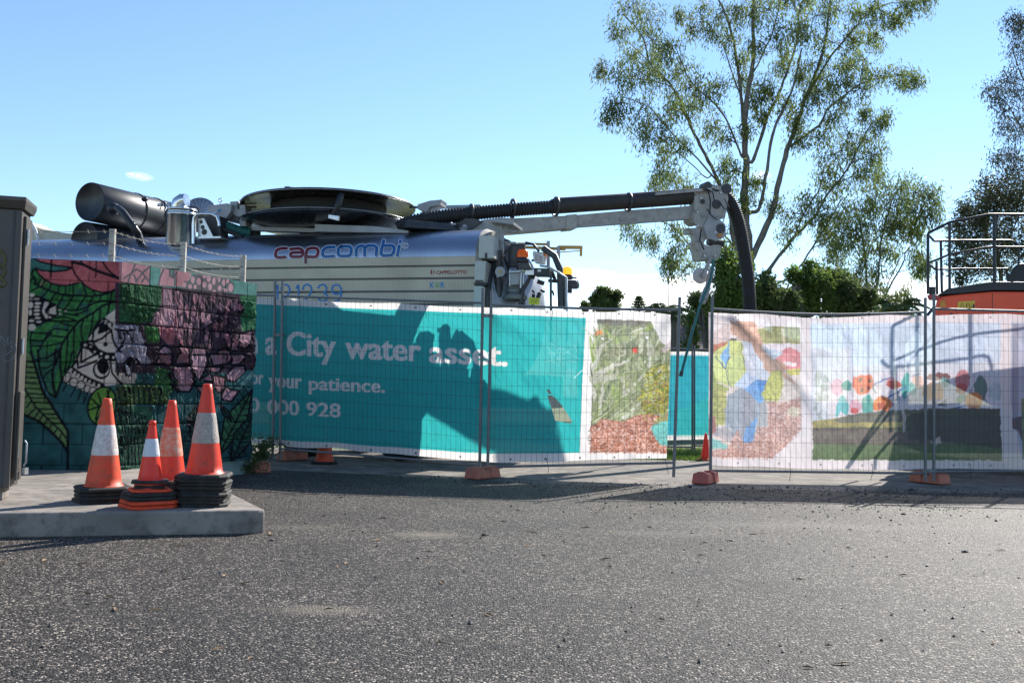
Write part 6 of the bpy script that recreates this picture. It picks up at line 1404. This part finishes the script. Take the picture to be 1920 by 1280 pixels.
eprism('seat_back', [(1886, 500), (1898, 506), (1915, 528), (1890, 528)], .5, .55, black); eprism('engine_cowl', [(1890, 530), (1893, 505), (1902, 488), (1912, 481), (1960, 478), (1960, 530)], .7, 1.2, black, .03)
o = MB(); o.cyl(E(1748, 552, .1), E(1748, 538, .1), .045, 12); o.build('mirror_knob', black, ex); eprism('step_lamp', [(1738, 553), (1752, 551), (1764, 556), (1760, 561), (1740, 560)], .0, .2, mat('lamp_red', (.35, .03, .03), .4), .006)
# stair rails seen through the banner
rail_('stair_rail', [(1660, 690), (1690, 650), (1752, 575)], -.3, .022); rail_('stair_rail', [(1655, 770), (1658, 690), (1718, 600), (1724, 590)], -.3, .024); rail_('stair_rail', [(1700, 760), (1703, 680), (1785, 588)], -.3, .022)
# undercarriage
eprism('track_frame', [(1690, 790), (1720, 765), (2200, 765), (2200, 850), (1730, 850), (1695, 835)], .1, .6, darkst, .03)
eprism('track_frame', [(1690, 790), (1720, 765), (2200, 765), (2200, 850), (1730, 850), (1695, 835)], 1.8, 2.3, darkst, .03)
eprism('counter_step', [(1695, 760), (1800, 755), (1800, 775), (1695, 775)], -.1, .2, black)
# ================= trees =================
barkm = mat('smooth_bark', (.15, .135, .12), .85, 0, .35, 4, .4, 30)
def leafmat(name, col, tr=.5):
    return mat(name, col, .5, 0, .45, .9, 0, trans=tr)
leaf_a = leafmat('gum_leaf', (.15, .195, .06), .64); leaf_b = leafmat('gum_leaf_dark', (.10, .14, .045), .55); leaf_c = leafmat('bush_leaf', (.12, .18, .035), .6)
leaf_d = leafmat('olive_leaf', (.09, .10, .05), .4); leaf_g = leafmat('grey_gum_leaf', (.085, .095, .06), .3)
def smooth(pts, k=5):
    out_ = []
    for i in range(len(pts)-1):
        p0, p1, p2, p3 = pts[max(0, i-1)], pts[i], pts[i+1], pts[min(len(pts)-1, i+2)]
        for j in range(k):
            t = j/k; out_.append(.5*((2*p1)+(p2-p0)*t+(2*p0-5*p1+4*p2-p3)*t*t+(3*p1-p0-3*p2+p3)*t**3))
    return out_+[pts[-1]]
def crown_mesh(root, name, C_, D_, ln, wd, m):
    v, f = leaves_mesh(C_, D_, ln, wd, .12); v = v-np.array(world_loc(root)); me = bpy.data.meshes.new(name); quads(me, v, f, False); me.materials.append(m)
    o = bpy.data.objects.new(name, me); COL.objects.link(o); o.parent = root; return o
def tree(name, label, Y, limbs, clumps, lm, leaf=(.13, .012), dens_=1.0, depth=1.6, group=None, seed=1, droop=1.05, spread=1.0, cat='tree', twigs=True):
    rr = random.Random(seed); nr = np.random.default_rng(seed)
    base = P(*limbs[0][0][0], Y); root = empty(name, (base.x, Y, 0), label, cat, group)
    s_ = F/Y; tb = MB(); nodes = []; K = Y/24; depth *= K; leaf = (leaf[0]*K, leaf[1]*K)
    for li, (pts, r0, r1) in enumerate(limbs):
        n = len(pts); off = 0 if li == 0 else rr.uniform(-depth, depth)
        y0 = Y
        if li:
            p_ = P(*pts[0], Y); best = min(nodes, key=lambda a: (a[0].x*Y/a[0].y-p_.x)**2+((a[0].z-CAMZ)*Y/a[0].y+CAMZ-p_.z)**2); y0 = best[0].y
        q = [P(x, y, y0+off*(i/(n-1))**1.0) for i, (x, y) in enumerate(pts)]
        if li == 0: q.insert(0, Vector((q[0].x, Y, -.1)))
        else: q.insert(0, best[0].copy())
        q = smooth(q, 5); m_ = len(q); rad = [K*.66*(r0+(r1-r0)*(i/(m_-1))**.8)*(1+.08*math.sin(i*1.7)) for i in range(m_)]
        q = [p+Vector((rr.gauss(0, .012), rr.gauss(0, .02), rr.gauss(0, .012)))*(1 if i else 0) for i, p in enumerate(q)]
        tb.tube(q, rad, 9 if r0 > .08 else 6); nodes += list(zip(q, rad))
    Cs, Ds = [], []
    NV = np.array([list(p) for p, _ in nodes]); twb = MB()
    for (cx, cy, cr) in clumps:
        c = P(cx, cy, Y); d2 = (NV[:, 0]-c.x)**2+((NV[:, 2]-c.z)*1.0)**2
        w_ = d2+np.where(NV[:, 2] > c.z+.1, .6*K, 0); k = int(np.argmin(w_)); near = Vector(NV[k])
        dist = math.sqrt(d2[k]); yy = NV[k][1]+rr.uniform(-.35, .35)*(K+dist*.6); c = P(cx, cy, yy); R_ = cr/s_
        if twigs:
            mid = near.lerp(c, .55)+Vector((0, 0, .12*dist)); q = smooth([near, mid, c], 5)
            r_a = min(nodes[k][1]*.6, .012*K+.012*dist); twb.tube(q, [max(.005*K, r_a*(1-.7*i/(len(q)-1))) for i in range(len(q))], 5)
        R1 = R_/K; nsub = max(4, int(6+R1*14)); 
        for _ in range(nsub):
            a = rr.uniform(0, 6.28); rad_ = R_*math.sqrt(rr.random())*spread; sc_ = c+Vector((rad_*math.cos(a), rr.uniform(-R_, R_), rad_*math.sin(a)*.85))
            if twigs:
                mid = c.lerp(sc_, .5)+Vector((0, 0, .05)); twb.tube([c, mid, sc_], [.008*K, .006*K, .004*K], 4)
            nl = int(38*dens_*(.5+rr.random()))
            p = np.array([sc_.x, sc_.y, sc_.z])+nr.normal(size=(nl, 3))*np.array([.085, .11, .115])*(1+R1*.5)*K
            d = nr.normal(size=(nl, 3))*.55+np.array([rr.uniform(-.3, .3), 0, -droop]); d /= np.linalg.norm(d, axis=1, keepdims=True)
            Cs.append(p); Ds.append(d)
    o_ = len(tb.v); tb.v += twb.v; tb.f += [tuple(i+o_ for i in f) for f in twb.f]; tb.sm += twb.sm; tb.mi += twb.mi
    tb.build('trunk', barkm, root)
    C_ = np.concatenate(Cs); D_ = np.concatenate(Ds); n = len(C_)
    crown_mesh(root, 'crown', C_, D_, nr.uniform(.65, 1.3, n)*leaf[0], nr.uniform(.7, 1.3, n)*leaf[1], lm)
    return root
def k4(*a): return [(1100+a[i]/2.207, a[i+1]/2.207) for i in range(0, len(a), 2)]
LB_ = [
 (k4(672,1230,670,1040,655,900,652,800,662,680,655,600,660,430,690,250,688,100,692,-40), .24, .05),
 (k4(655,600,640,400,620,250,590,100,545,0,520,-40), .09, .03),
 (k4(690,660,750,480,790,400,830,290,870,170,880,50,905,-20), .08, .03),
 (k4(680,880,715,860,740,740,770,560,815,450,840,400,870,300,890,200), .09, .03),
 (k4(675,1080,760,900,790,780,830,620,870,520,900,420,950,300,985,180,1000,80,1010,-10), .15, .03),
 (k4(850,600,960,520,1000,450,1060,400,1150,340,1250,320,1340,305), .07, .015),
 (k4(900,420,1000,250,1080,150,1150,70,1240,20,1330,5), .055, .015),
 (k4(655,1130,610,1000,590,880,540,740,480,620,430,520,380,400,320,320,260,260,230,150,150,60), .11, .02),
 (k4(545,760,460,660,380,580,300,490,250,440,150,400), .05, .015),
 (k4(490,730,400,650,330,590,280,560), .03, .012),
 (k4(420,500,380,430,350,360,290,340,200,290,110,300), .045, .012),
 (k4(640,640,580,500,520,420,440,350,400,280,370,200), .05, .015),
 (k4(640,1120,560,1100,460,1050,400,980,340,930,270,910,150,925), .05, .012),
 (k4(690,1200,780,1080,860,980,940,900,1000,800,1080,700,1130,600,1190,500,1240,520), .09, .015),
 (k4(700,1240,780,1180,860,1130,950,1000,1010,900,1060,820), .07, .02),
 (k4(860,980,900,880,960,790,980,700), .04, .015), (k4(690,300,740,200,780,100,800,0), .04, .015), (k4(640,400,600,300,560,180,500,100,450,60), .04, .012), (k4(260,260,200,200,130,150), .03, .01), (k4(985,180,930,120,960,30), .03, .01),
 (k4(640,1220,610,1100,600,1010,560,960,570,900), .06, .02),
]
CL_ = [(1180,15,34),(1215,38,36),(1168,58,24),(1222,75,36),(1190,105,32),(1240,110,32),(1262,88,22),(1128,135,17),(1160,150,26),(1202,150,36),(1246,152,40),(1286,132,24),(1292,165,36),(1163,195,22),(1150,215,17),(1196,215,36),(1212,255,26),(1232,225,26),(1256,205,22),(1292,202,30),(1322,178,26),(1346,162,20),(1342,238,24),(1352,262,18),(1256,258,20),(1250,286,17),(1280,270,14),(1312,25,20),(1346,30,26),(1332,60,16),(1366,72,22),(1402,30,32),(1442,20,28),(1472,50,32),(1422,92,22),(1456,92,26),(1462,122,22),(1392,150,18),(1500,60,26),(1532,30,32),(1572,20,32),(1612,30,30),(1650,20,26),(1700,8,22),(1737,5,14),(1682,40,14),(1562,80,30),(1602,80,30),(1642,70,20),(1522,120,26),(1582,130,30),(1622,112,30),(1642,142,26),(1602,162,28),(1562,172,30),(1682,140,20),(1702,145,17),(1716,150,9),(1502,150,26),(1522,182,22),(1582,192,18),(1542,150,22),(1502,210,24),(1487,240,20),(1432,162,18),(1472,190,20),(1442,180,14),(1428,215,12),(1500,262,16),(1642,232,20),(1656,218,14),(1592,250,30),(1622,262,26),(1562,290,30),(1602,300,38),(1640,290,22),(1562,322,34),(1612,330,32),(1552,352,30),(1522,372,28),(1502,402,32),(1542,420,30),(1482,440,20),(1452,382,18),(1422,340,12),(1372,322,18),(1360,352,18),(1236,325,22),(1262,340,28),(1226,347,16),(1287,352,18),(1305,368,18),(1360,308,14),(1180,428,15),(1202,448,9),(1226,450,11),(1260,430,18),(1272,462,20),(1292,500,22),(1262,486,16),(1256,502,14),(1330,430,14),(1350,470,20),(1345,380,14),(1382,430,14),(1400,375,14),(1402,240,14),(1412,190,12),(1394,110,14),(1380,20,20),(1510,0,22),(1480,0,18),(1560,225,16),(1620,210,12),(1535,260,18),(1575,400,28),(1560,460,26),(1590,440,24), (1300,60,14), (1275,30,12)]
big = tree('eucalyptus_tree', 'tall spreading gum tree with many forking limbs behind the boom head', 48, LB_, CL_, leaf_a, leaf=(.145, .013), dens_=1.0, depth=1.6, seed=4)
# slender gum to the right
L2 = [([(1628, 590), (1625, 540), (1622, 480), (1612, 420), (1600, 380)], .07, .02), ([(1628, 580), (1645, 530), (1650, 470), (1662, 410), (1680, 360), (1700, 345)], .06, .015), ([(1640, 590), (1655, 560), (1690, 500), (1700, 470), (1730, 440), (1722, 400), (1745, 370)], .05, .012),
      ([(1622, 500), (1600, 460), (1585, 430), (1575, 400)], .03, .01), ([(1650, 480), (1640, 420), (1635, 370), (1640, 340)], .03, .01), ([(1662, 540), (1690, 480), (1710, 470), (1735, 480)], .025, .01), ([(1628, 560), (1600, 520), (1560, 500)], .03, .01)]
C2 = [(1642,330,22),(1662,350,24),(1692,345,22),(1716,362,20),(1742,368,18),(1752,385,11),(1742,405,18),(1715,395,24),(1690,385,24),(1662,392,26),(1632,372,24),(1602,392,26),(1582,412,24),(1622,422,26),(1652,432,24),(1687,432,22),(1722,440,14),(1562,442,20),(1602,452,26),(1637,470,24),(1667,470,18),(1572,482,22),(1612,502,24),(1650,512,18),(1722,482,15),(1733,500,11),(1720,512,10),(1592,532,24),(1697,545,10),(1640,545,18),(1705,420,18),(1680,410,18)]
tree('eucalyptus_tree', 'smaller slender gum tree just right of the tall gum', 50, L2, C2, leaf_a, leaf=(.14, .013), dens_=1.05, depth=1.0, seed=9)
# right edge trees
L3 = [([(1960, 560), (1955, 400), (1945, 280), (1935, 180), (1930, 60), (1935, -20)], .16, .04), ([(1945, 300), (1915, 240), (1885, 190)], .06, .015), ([(1935, 180), (1910, 130), (1895, 80)], .05, .012), ([(1950, 340), (1915, 300), (1880, 290)], .05, .012), ([(1930, 60), (1915, 40), (1905, 30)], .04, .01)]
C3 = [(1900,38,15),(1912,62,20),(1932,40,26),(1907,90,20),(1930,110,28),(1872,165,19),(1888,148,19),(1868,185,15),(1895,172,24),(1918,170,28),(1885,210,20),(1912,225,26),(1882,240,15),(1905,258,20),(1935,250,30),(1872,298,13),(1888,290,18),(1915,300,22),(1902,320,18),(1935,330,26),(1922,345,24),(1950,180,30),(1955,90,30)]
tree('eucalyptus_tree', 'grey-green gum tree cut by the right edge of the photo, above the excavator', 42, L3, C3, leaf_g, leaf=(.11, .011), dens_=.85, depth=1.2, seed=12)
L4 = [([(1880, 620), (1878, 540), (1870, 470), (1868, 400)], .14, .04), ([(1878, 540), (1850, 500), (1820, 480), (1800, 470)], .05, .012), ([(1870, 470), (1840, 430), (1815, 410)], .05, .012), ([(1872, 480), (1900, 430), (1920, 380)], .06, .015), ([(1876, 520), (1915, 480), (1940, 450)], .05, .012)]
rr = random.Random(44)
C4 = [(1868,350,26),(1892,345,28),(1915,360,28),(1845,372,24),(1870,385,30),(1900,392,30),(1822,395,20),(1806,398,11),(1838,405,26),(1865,420,30),(1895,430,30),(1925,430,30),(1800,425,13),(1820,432,20),(1845,445,24),(1872,460,26),(1905,470,28),(1800,455,13),(1822,465,17),(1850,478,18),(1795,490,11),(1812,500,12),(1835,505,13),(1880,500,20),(1915,510,24),(1935,470,28),(1802,522,8),(1935,400,30)]
tree('broad_tree', 'dense dark tree behind the excavator handrails', 44, L4, C4, leaf_d, leaf=(.12, .016), dens_=1.2, depth=1.2, seed=13, droop=.2)
# background trees and bushes
def blob(name, label, cx, cy, rx, ry, Y, lm, n, seed, leaf=(.14, .03), trunk=True, cat='tree', group=None, lumps=14, r_=.42):
    rr = random.Random(seed); nr = np.random.default_rng(seed); s_ = F/Y
    cc = P(cx, cy, Y); root = empty(name, (cc.x, Y, 0), label, cat, group); RX, RZ = rx/s_, ry/s_
    if trunk:
        tb = MB(); tb.tube([Vector((cc.x, Y, -.1)), Vector((cc.x+.1, Y, cc.z*.4)), Vector((cc.x, Y, cc.z))], [.16*RX/1.5+.04, .1, .05], 8)
        for k in range(5):
            a = rr.uniform(0, 6.28); tb.tube([Vector((cc.x, Y, cc.z*.6)), cc+Vector((RX*.4*math.cos(a), RX*.3*math.sin(a), 0)), cc+Vector((RX*.8*math.cos(a), RX*.5*math.sin(a), RZ*.5))], [.06, .04, .02], 6)
        tb.build('trunk', barkm, root)
    Cs = []; Ds = []
    lum = [(rr.uniform(-1, 1), rr.uniform(-1, 1), rr.uniform(-1, 1)) for _ in range(lumps*3)]
    lum = [l for l in lum if l[0]**2+l[1]**2+l[2]**2 < 1][:lumps]
    for l in lum:
        k = n//len(lum); q = nr.normal(size=(k, 3)); q /= np.linalg.norm(q, axis=1, keepdims=True); q *= (nr.random((k, 1))**.4)*r_*rr.uniform(.6, 1.25)
        q[:, 0] = (q[:, 0]+l[0]*.78)*RX; q[:, 1] = (q[:, 1]+l[1]*.78)*RX; q[:, 2] = (q[:, 2]+l[2]*.78)*RZ
        Cs.append(q+np.array(cc)); d = nr.normal(size=(k, 3))+np.array([0, 0, -.2]); Ds.append(d/np.linalg.norm(d, axis=1, keepdims=True))
    C_ = np.concatenate(Cs); D_ = np.concatenate(Ds); m_ = C_[:, 2] > .05; C_, D_ = C_[m_], D_[m_]; n_ = len(C_)
    crown_mesh(root, 'crown', C_, D_, nr.uniform(.6, 1.3, n_)*leaf[0], nr.uniform(.6, 1.3, n_)*leaf[1], lm); return root
GB = 'bushy trees behind the fence'
blob('bushy_tree', 'dark bushy tree directly behind the hanging hose and boom wheel', 1372, 545, 60, 95, 27, leaf_c, 9000, 1, (.13, .035), group=GB, lumps=18)
blob('bushy_tree', 'low bushy tree between the hanging hose and the gum trunks', 1450, 565, 55, 60, 28, leaf_b, 6000, 2, (.13, .035), group=GB)
blob('bushy_tree', 'dark green bushy tree right of the tall gum trunk', 1515, 545, 60, 65, 30, leaf_c, 7000, 3, (.14, .035), group=GB)
blob('bushy_tree', 'dark bushy tree at the foot of the slender gum', 1590, 560, 60, 60, 31, leaf_b, 7000, 4, (.14, .04), group=GB)
blob('bushy_tree', 'low dark bushy tree left of the excavator', 1665, 590, 55, 40, 31, leaf_b, 5000, 5, (.14, .04), group=GB)
blob('bushy_tree', 'pale yellow-green bush beside the tiled roof', 1290, 640, 22, 60, 25, leaf_c, 2200, 6, (.10, .03), group=GB)
blob('bushy_tree', 'thin bushy tree between the boom wheel and the tiled roof', 1325, 570, 45, 45, 29, leaf_b, 3200, 7, (.12, .03), group=GB)
blob('round_tree', 'round dark tree far behind the middle banner, left of the small pine', 1137, 562, 32, 26, 62, leaf_b, 5200, 8, (.22, .07), lumps=22, r_=.36)
blob('round_tree', 'low far shrub left of the round dark tree', 1098, 572, 14, 9, 63, leaf_b, 900, 9, (.2, .06))
# norfolk-like small pine
def pine():
    Y = 75; b = P(1198, 560, Y); root = empty('pine_tree', (b.x, Y, 0), 'small tiered pine far away above the middle banner', 'tree')
    MB().tube([(b.x, Y, -.1), tuple(P(1198, 553, Y))], [.15, .03], 6).build('trunk', barkm, root)
    Cs, Ds = [], []; nr = np.random.default_rng(3)
    for k, (py, w_) in enumerate(((558, 3), (562, 6), (567, 9), (572, 12), (577, 14), (582, 15), (588, 16))):
        for j in range(9):
            a = j*.7+k; L_ = w_*Y/F; n = 40; t = nr.random(n)
            q = np.stack([np.cos(a)*L_*t, np.sin(a)*L_*t, .12*t*L_], 1)+nr.normal(0, .03, (n, 3)); Cs.append(q+np.array(P(1198, py, Y))); d = nr.normal(size=(n, 3))*.4+np.array([np.cos(a), np.sin(a), .2]); Ds.append(d/np.linalg.norm(d, axis=1, keepdims=True))
    crown_mesh(root, 'crown', np.concatenate(Cs), np.concatenate(Ds), np.full(7*9*40, .16), np.full(7*9*40, .03), leaf_b)
pine()
palm_l = leafmat('palm_leaf', (.10, .14, .04), .4)
def palm(px, py, Y, r_, n, label, seed):
    c = P(px, py, Y); root = empty('palm_tree', (c.x, Y, 0), label, 'palm'); rr = random.Random(seed); nr = np.random.default_rng(seed)
    MB().tube([(c.x+.1, Y, -.1), (c.x, Y, c.z*.5), tuple(c)], [.16, .12, .10], 8).build('trunk', barkm, root)
    Cs, Ds, Ls = [], [], []; sb_ = MB()
    for k in range(n):
        a = 2*math.pi*k/n+rr.uniform(-.2, .2); el = rr.uniform(.1, 1.2); pts = []
        for t in np.linspace(0, 1, 14):
            h = r_*t*math.cos(el*(1-t*.2)); pts.append(c+Vector((math.cos(a)*h, math.sin(a)*h, r_*(math.sin(el)*t-.75*t*t))))
        sb_.tube(pts, [.018]*6+[.01]*8, 4)
        for i in range(1, 14):
            d = (pts[i]-pts[i-1]).normalized(); sd_ = d.cross(Vector((0, 0, 1))).normalized()
            for s_ in (-1, 1):
                for j in range(3):
                    q = pts[i-1].lerp(pts[i], j/3); dd = (sd_*s_+d*.6+Vector((0, 0, -.35))).normalized(); Cs.append(tuple(q)); Ds.append(tuple(dd)); Ls.append(r_*.30*math.sin(math.pi*min(1, (i+j/3)/14*.9+.1)))
    sb_.build('frond_stems', palm_l, root); crown_mesh(root, 'crown', np.array(Cs), np.array(Ds), np.array(Ls), np.full(len(Cs), .02), palm_l)
palm(1243, 586, 30, 1.0, 12, 'small palm with drooping fronds left of the gap in the fence', 1)
palm(1262, 592, 27, .9, 13, 'pale palm just left of the boom wheel, above the garden picture', 5)
palm(1688, 578, 26, 1.0, 14, 'yellow-green palm low behind the fence left of the excavator', 2)
palm(1660, 590, 28, 1.0, 13, 'dark palm behind the fence below the slender gum', 3)
# aerial / mast far away
am = empty('antenna_mast', (P(1254, 540, 40).x, 40, 0), 'thin antenna pole rising above the small palms', 'antenna'); MB().tube([(P(1254, 540, 40).x, 40, 0), tuple(P(1254.5, 515, 40))], .02, 5).build('pole', darkst, am)
# ================= house with tiled roof =================
HY = 31
hs_ = empty('house', (P(1400, 700, HY).x, HY+3, 0), 'brick house with dark brown tiled roof seen through the gap in the fence', 'house')
x0, x1 = P(1262, 655, HY).x, P(1560, 655, HY).x; ez = P(1300, 656, HY).z; rz = P(1300, 594, HY+3.4).z
brick = mat('brick_wall', (.22, .11, .07), .9, 0, .3, 6, .3)
MB().box((x0+.4, HY+.4, 0), (x1-.4, HY+6.6, ez-.1)).build('wall', brick, hs_)
def tile_mat():
    m = bpy.data.materials.new('roof_tile'); m.use_nodes = True; t = m.node_tree; n = t.nodes; l = t.links; b = n['Principled BSDF']; c = n.new('ShaderNodeTexCoord')
    br = n.new('ShaderNodeTexBrick'); br.inputs['Scale'].default_value = 1; br.inputs['Brick Width'].default_value = .30; br.inputs['Row Height'].default_value = .17; br.inputs['Mortar Size'].default_value = .03; br.inputs['Mortar Smooth'].default_value = .3
    br.inputs['Color1'].default_value = (.17, .10, .085, 1); br.inputs['Color2'].default_value = (.12, .07, .06, 1); br.inputs['Mortar'].default_value = (.02, .013, .012, 1)
    mp = n.new('ShaderNodeMapping'); mp.inputs['Rotation'].default_value = (R(90), 0, 0); l.new(c.outputs['Object'], mp.inputs[0]); l.new(mp.outputs[0], br.inputs[0]); l.new(br.outputs['Color'], b.inputs['Base Color']); b.inputs['Roughness'].default_value = .75
    bp = n.new('ShaderNodeBump'); bp.inputs['Distance'].default_value = .03; l.new(br.outputs['Color'], bp.inputs['Height']); l.new(bp.outputs[0], b.inputs['Normal']); return m
rf = MB(); rf.add([(x0, HY, ez), (x1, HY, ez), (x1, HY+7, ez), (x0, HY+7, ez), (x0+.8, HY+3.5, rz), (x1-2.5, HY+3.5, rz)], [(0, 1, 5, 4), (1, 2, 5), (2, 3, 4, 5), (3, 0, 4), (0, 3, 2, 1)]); rf.build('roof', tile_mat(), hs_)
MB().box((x0-.02, HY-.08, ez-.14), (x1, HY-.003, ez-.01)).build('gutter', darkst, hs_)
# weeds beside the wall corner
def weed(px, py, h, n, label, seed):
    c = G(px, py, 0); rr = random.Random(seed); nr = np.random.default_rng(seed); root = empty('weed_clump', c, label, 'weed')
    st_ = MB(); Cs, Ds = [], []
    for k in range(n):
        a = rr.uniform(0, 6.28); sp_ = rr.uniform(.05, .32); hh = h*rr.uniform(.5, 1); pts = [c+Vector((math.cos(a)*sp_*t*t, math.sin(a)*sp_*t*t, hh*t)) for t in np.linspace(0, 1, 5)]; st_.tube(pts, .004, 4)
        for p in pts[1:]:
            q = np.array(p)+nr.normal(0, .04, (12, 3)); d = nr.normal(size=(12, 3)); Cs.append(q); Ds.append(d/np.linalg.norm(d, axis=1, keepdims=True))
    st_.build('stems', leaf_b, root); C_ = np.concatenate(Cs); crown_mesh(root, 'foliage', C_, np.concatenate(Ds), np.full(len(C_), .05), np.full(len(C_), .012), leaf_b)
weed(488, 872, .42, 16, 'dark leafy weeds growing between the painted wall and the banner', 1)
weed(458, 888, .28, 10, 'low weeds at the foot of the painted wall by the slab edge', 2)
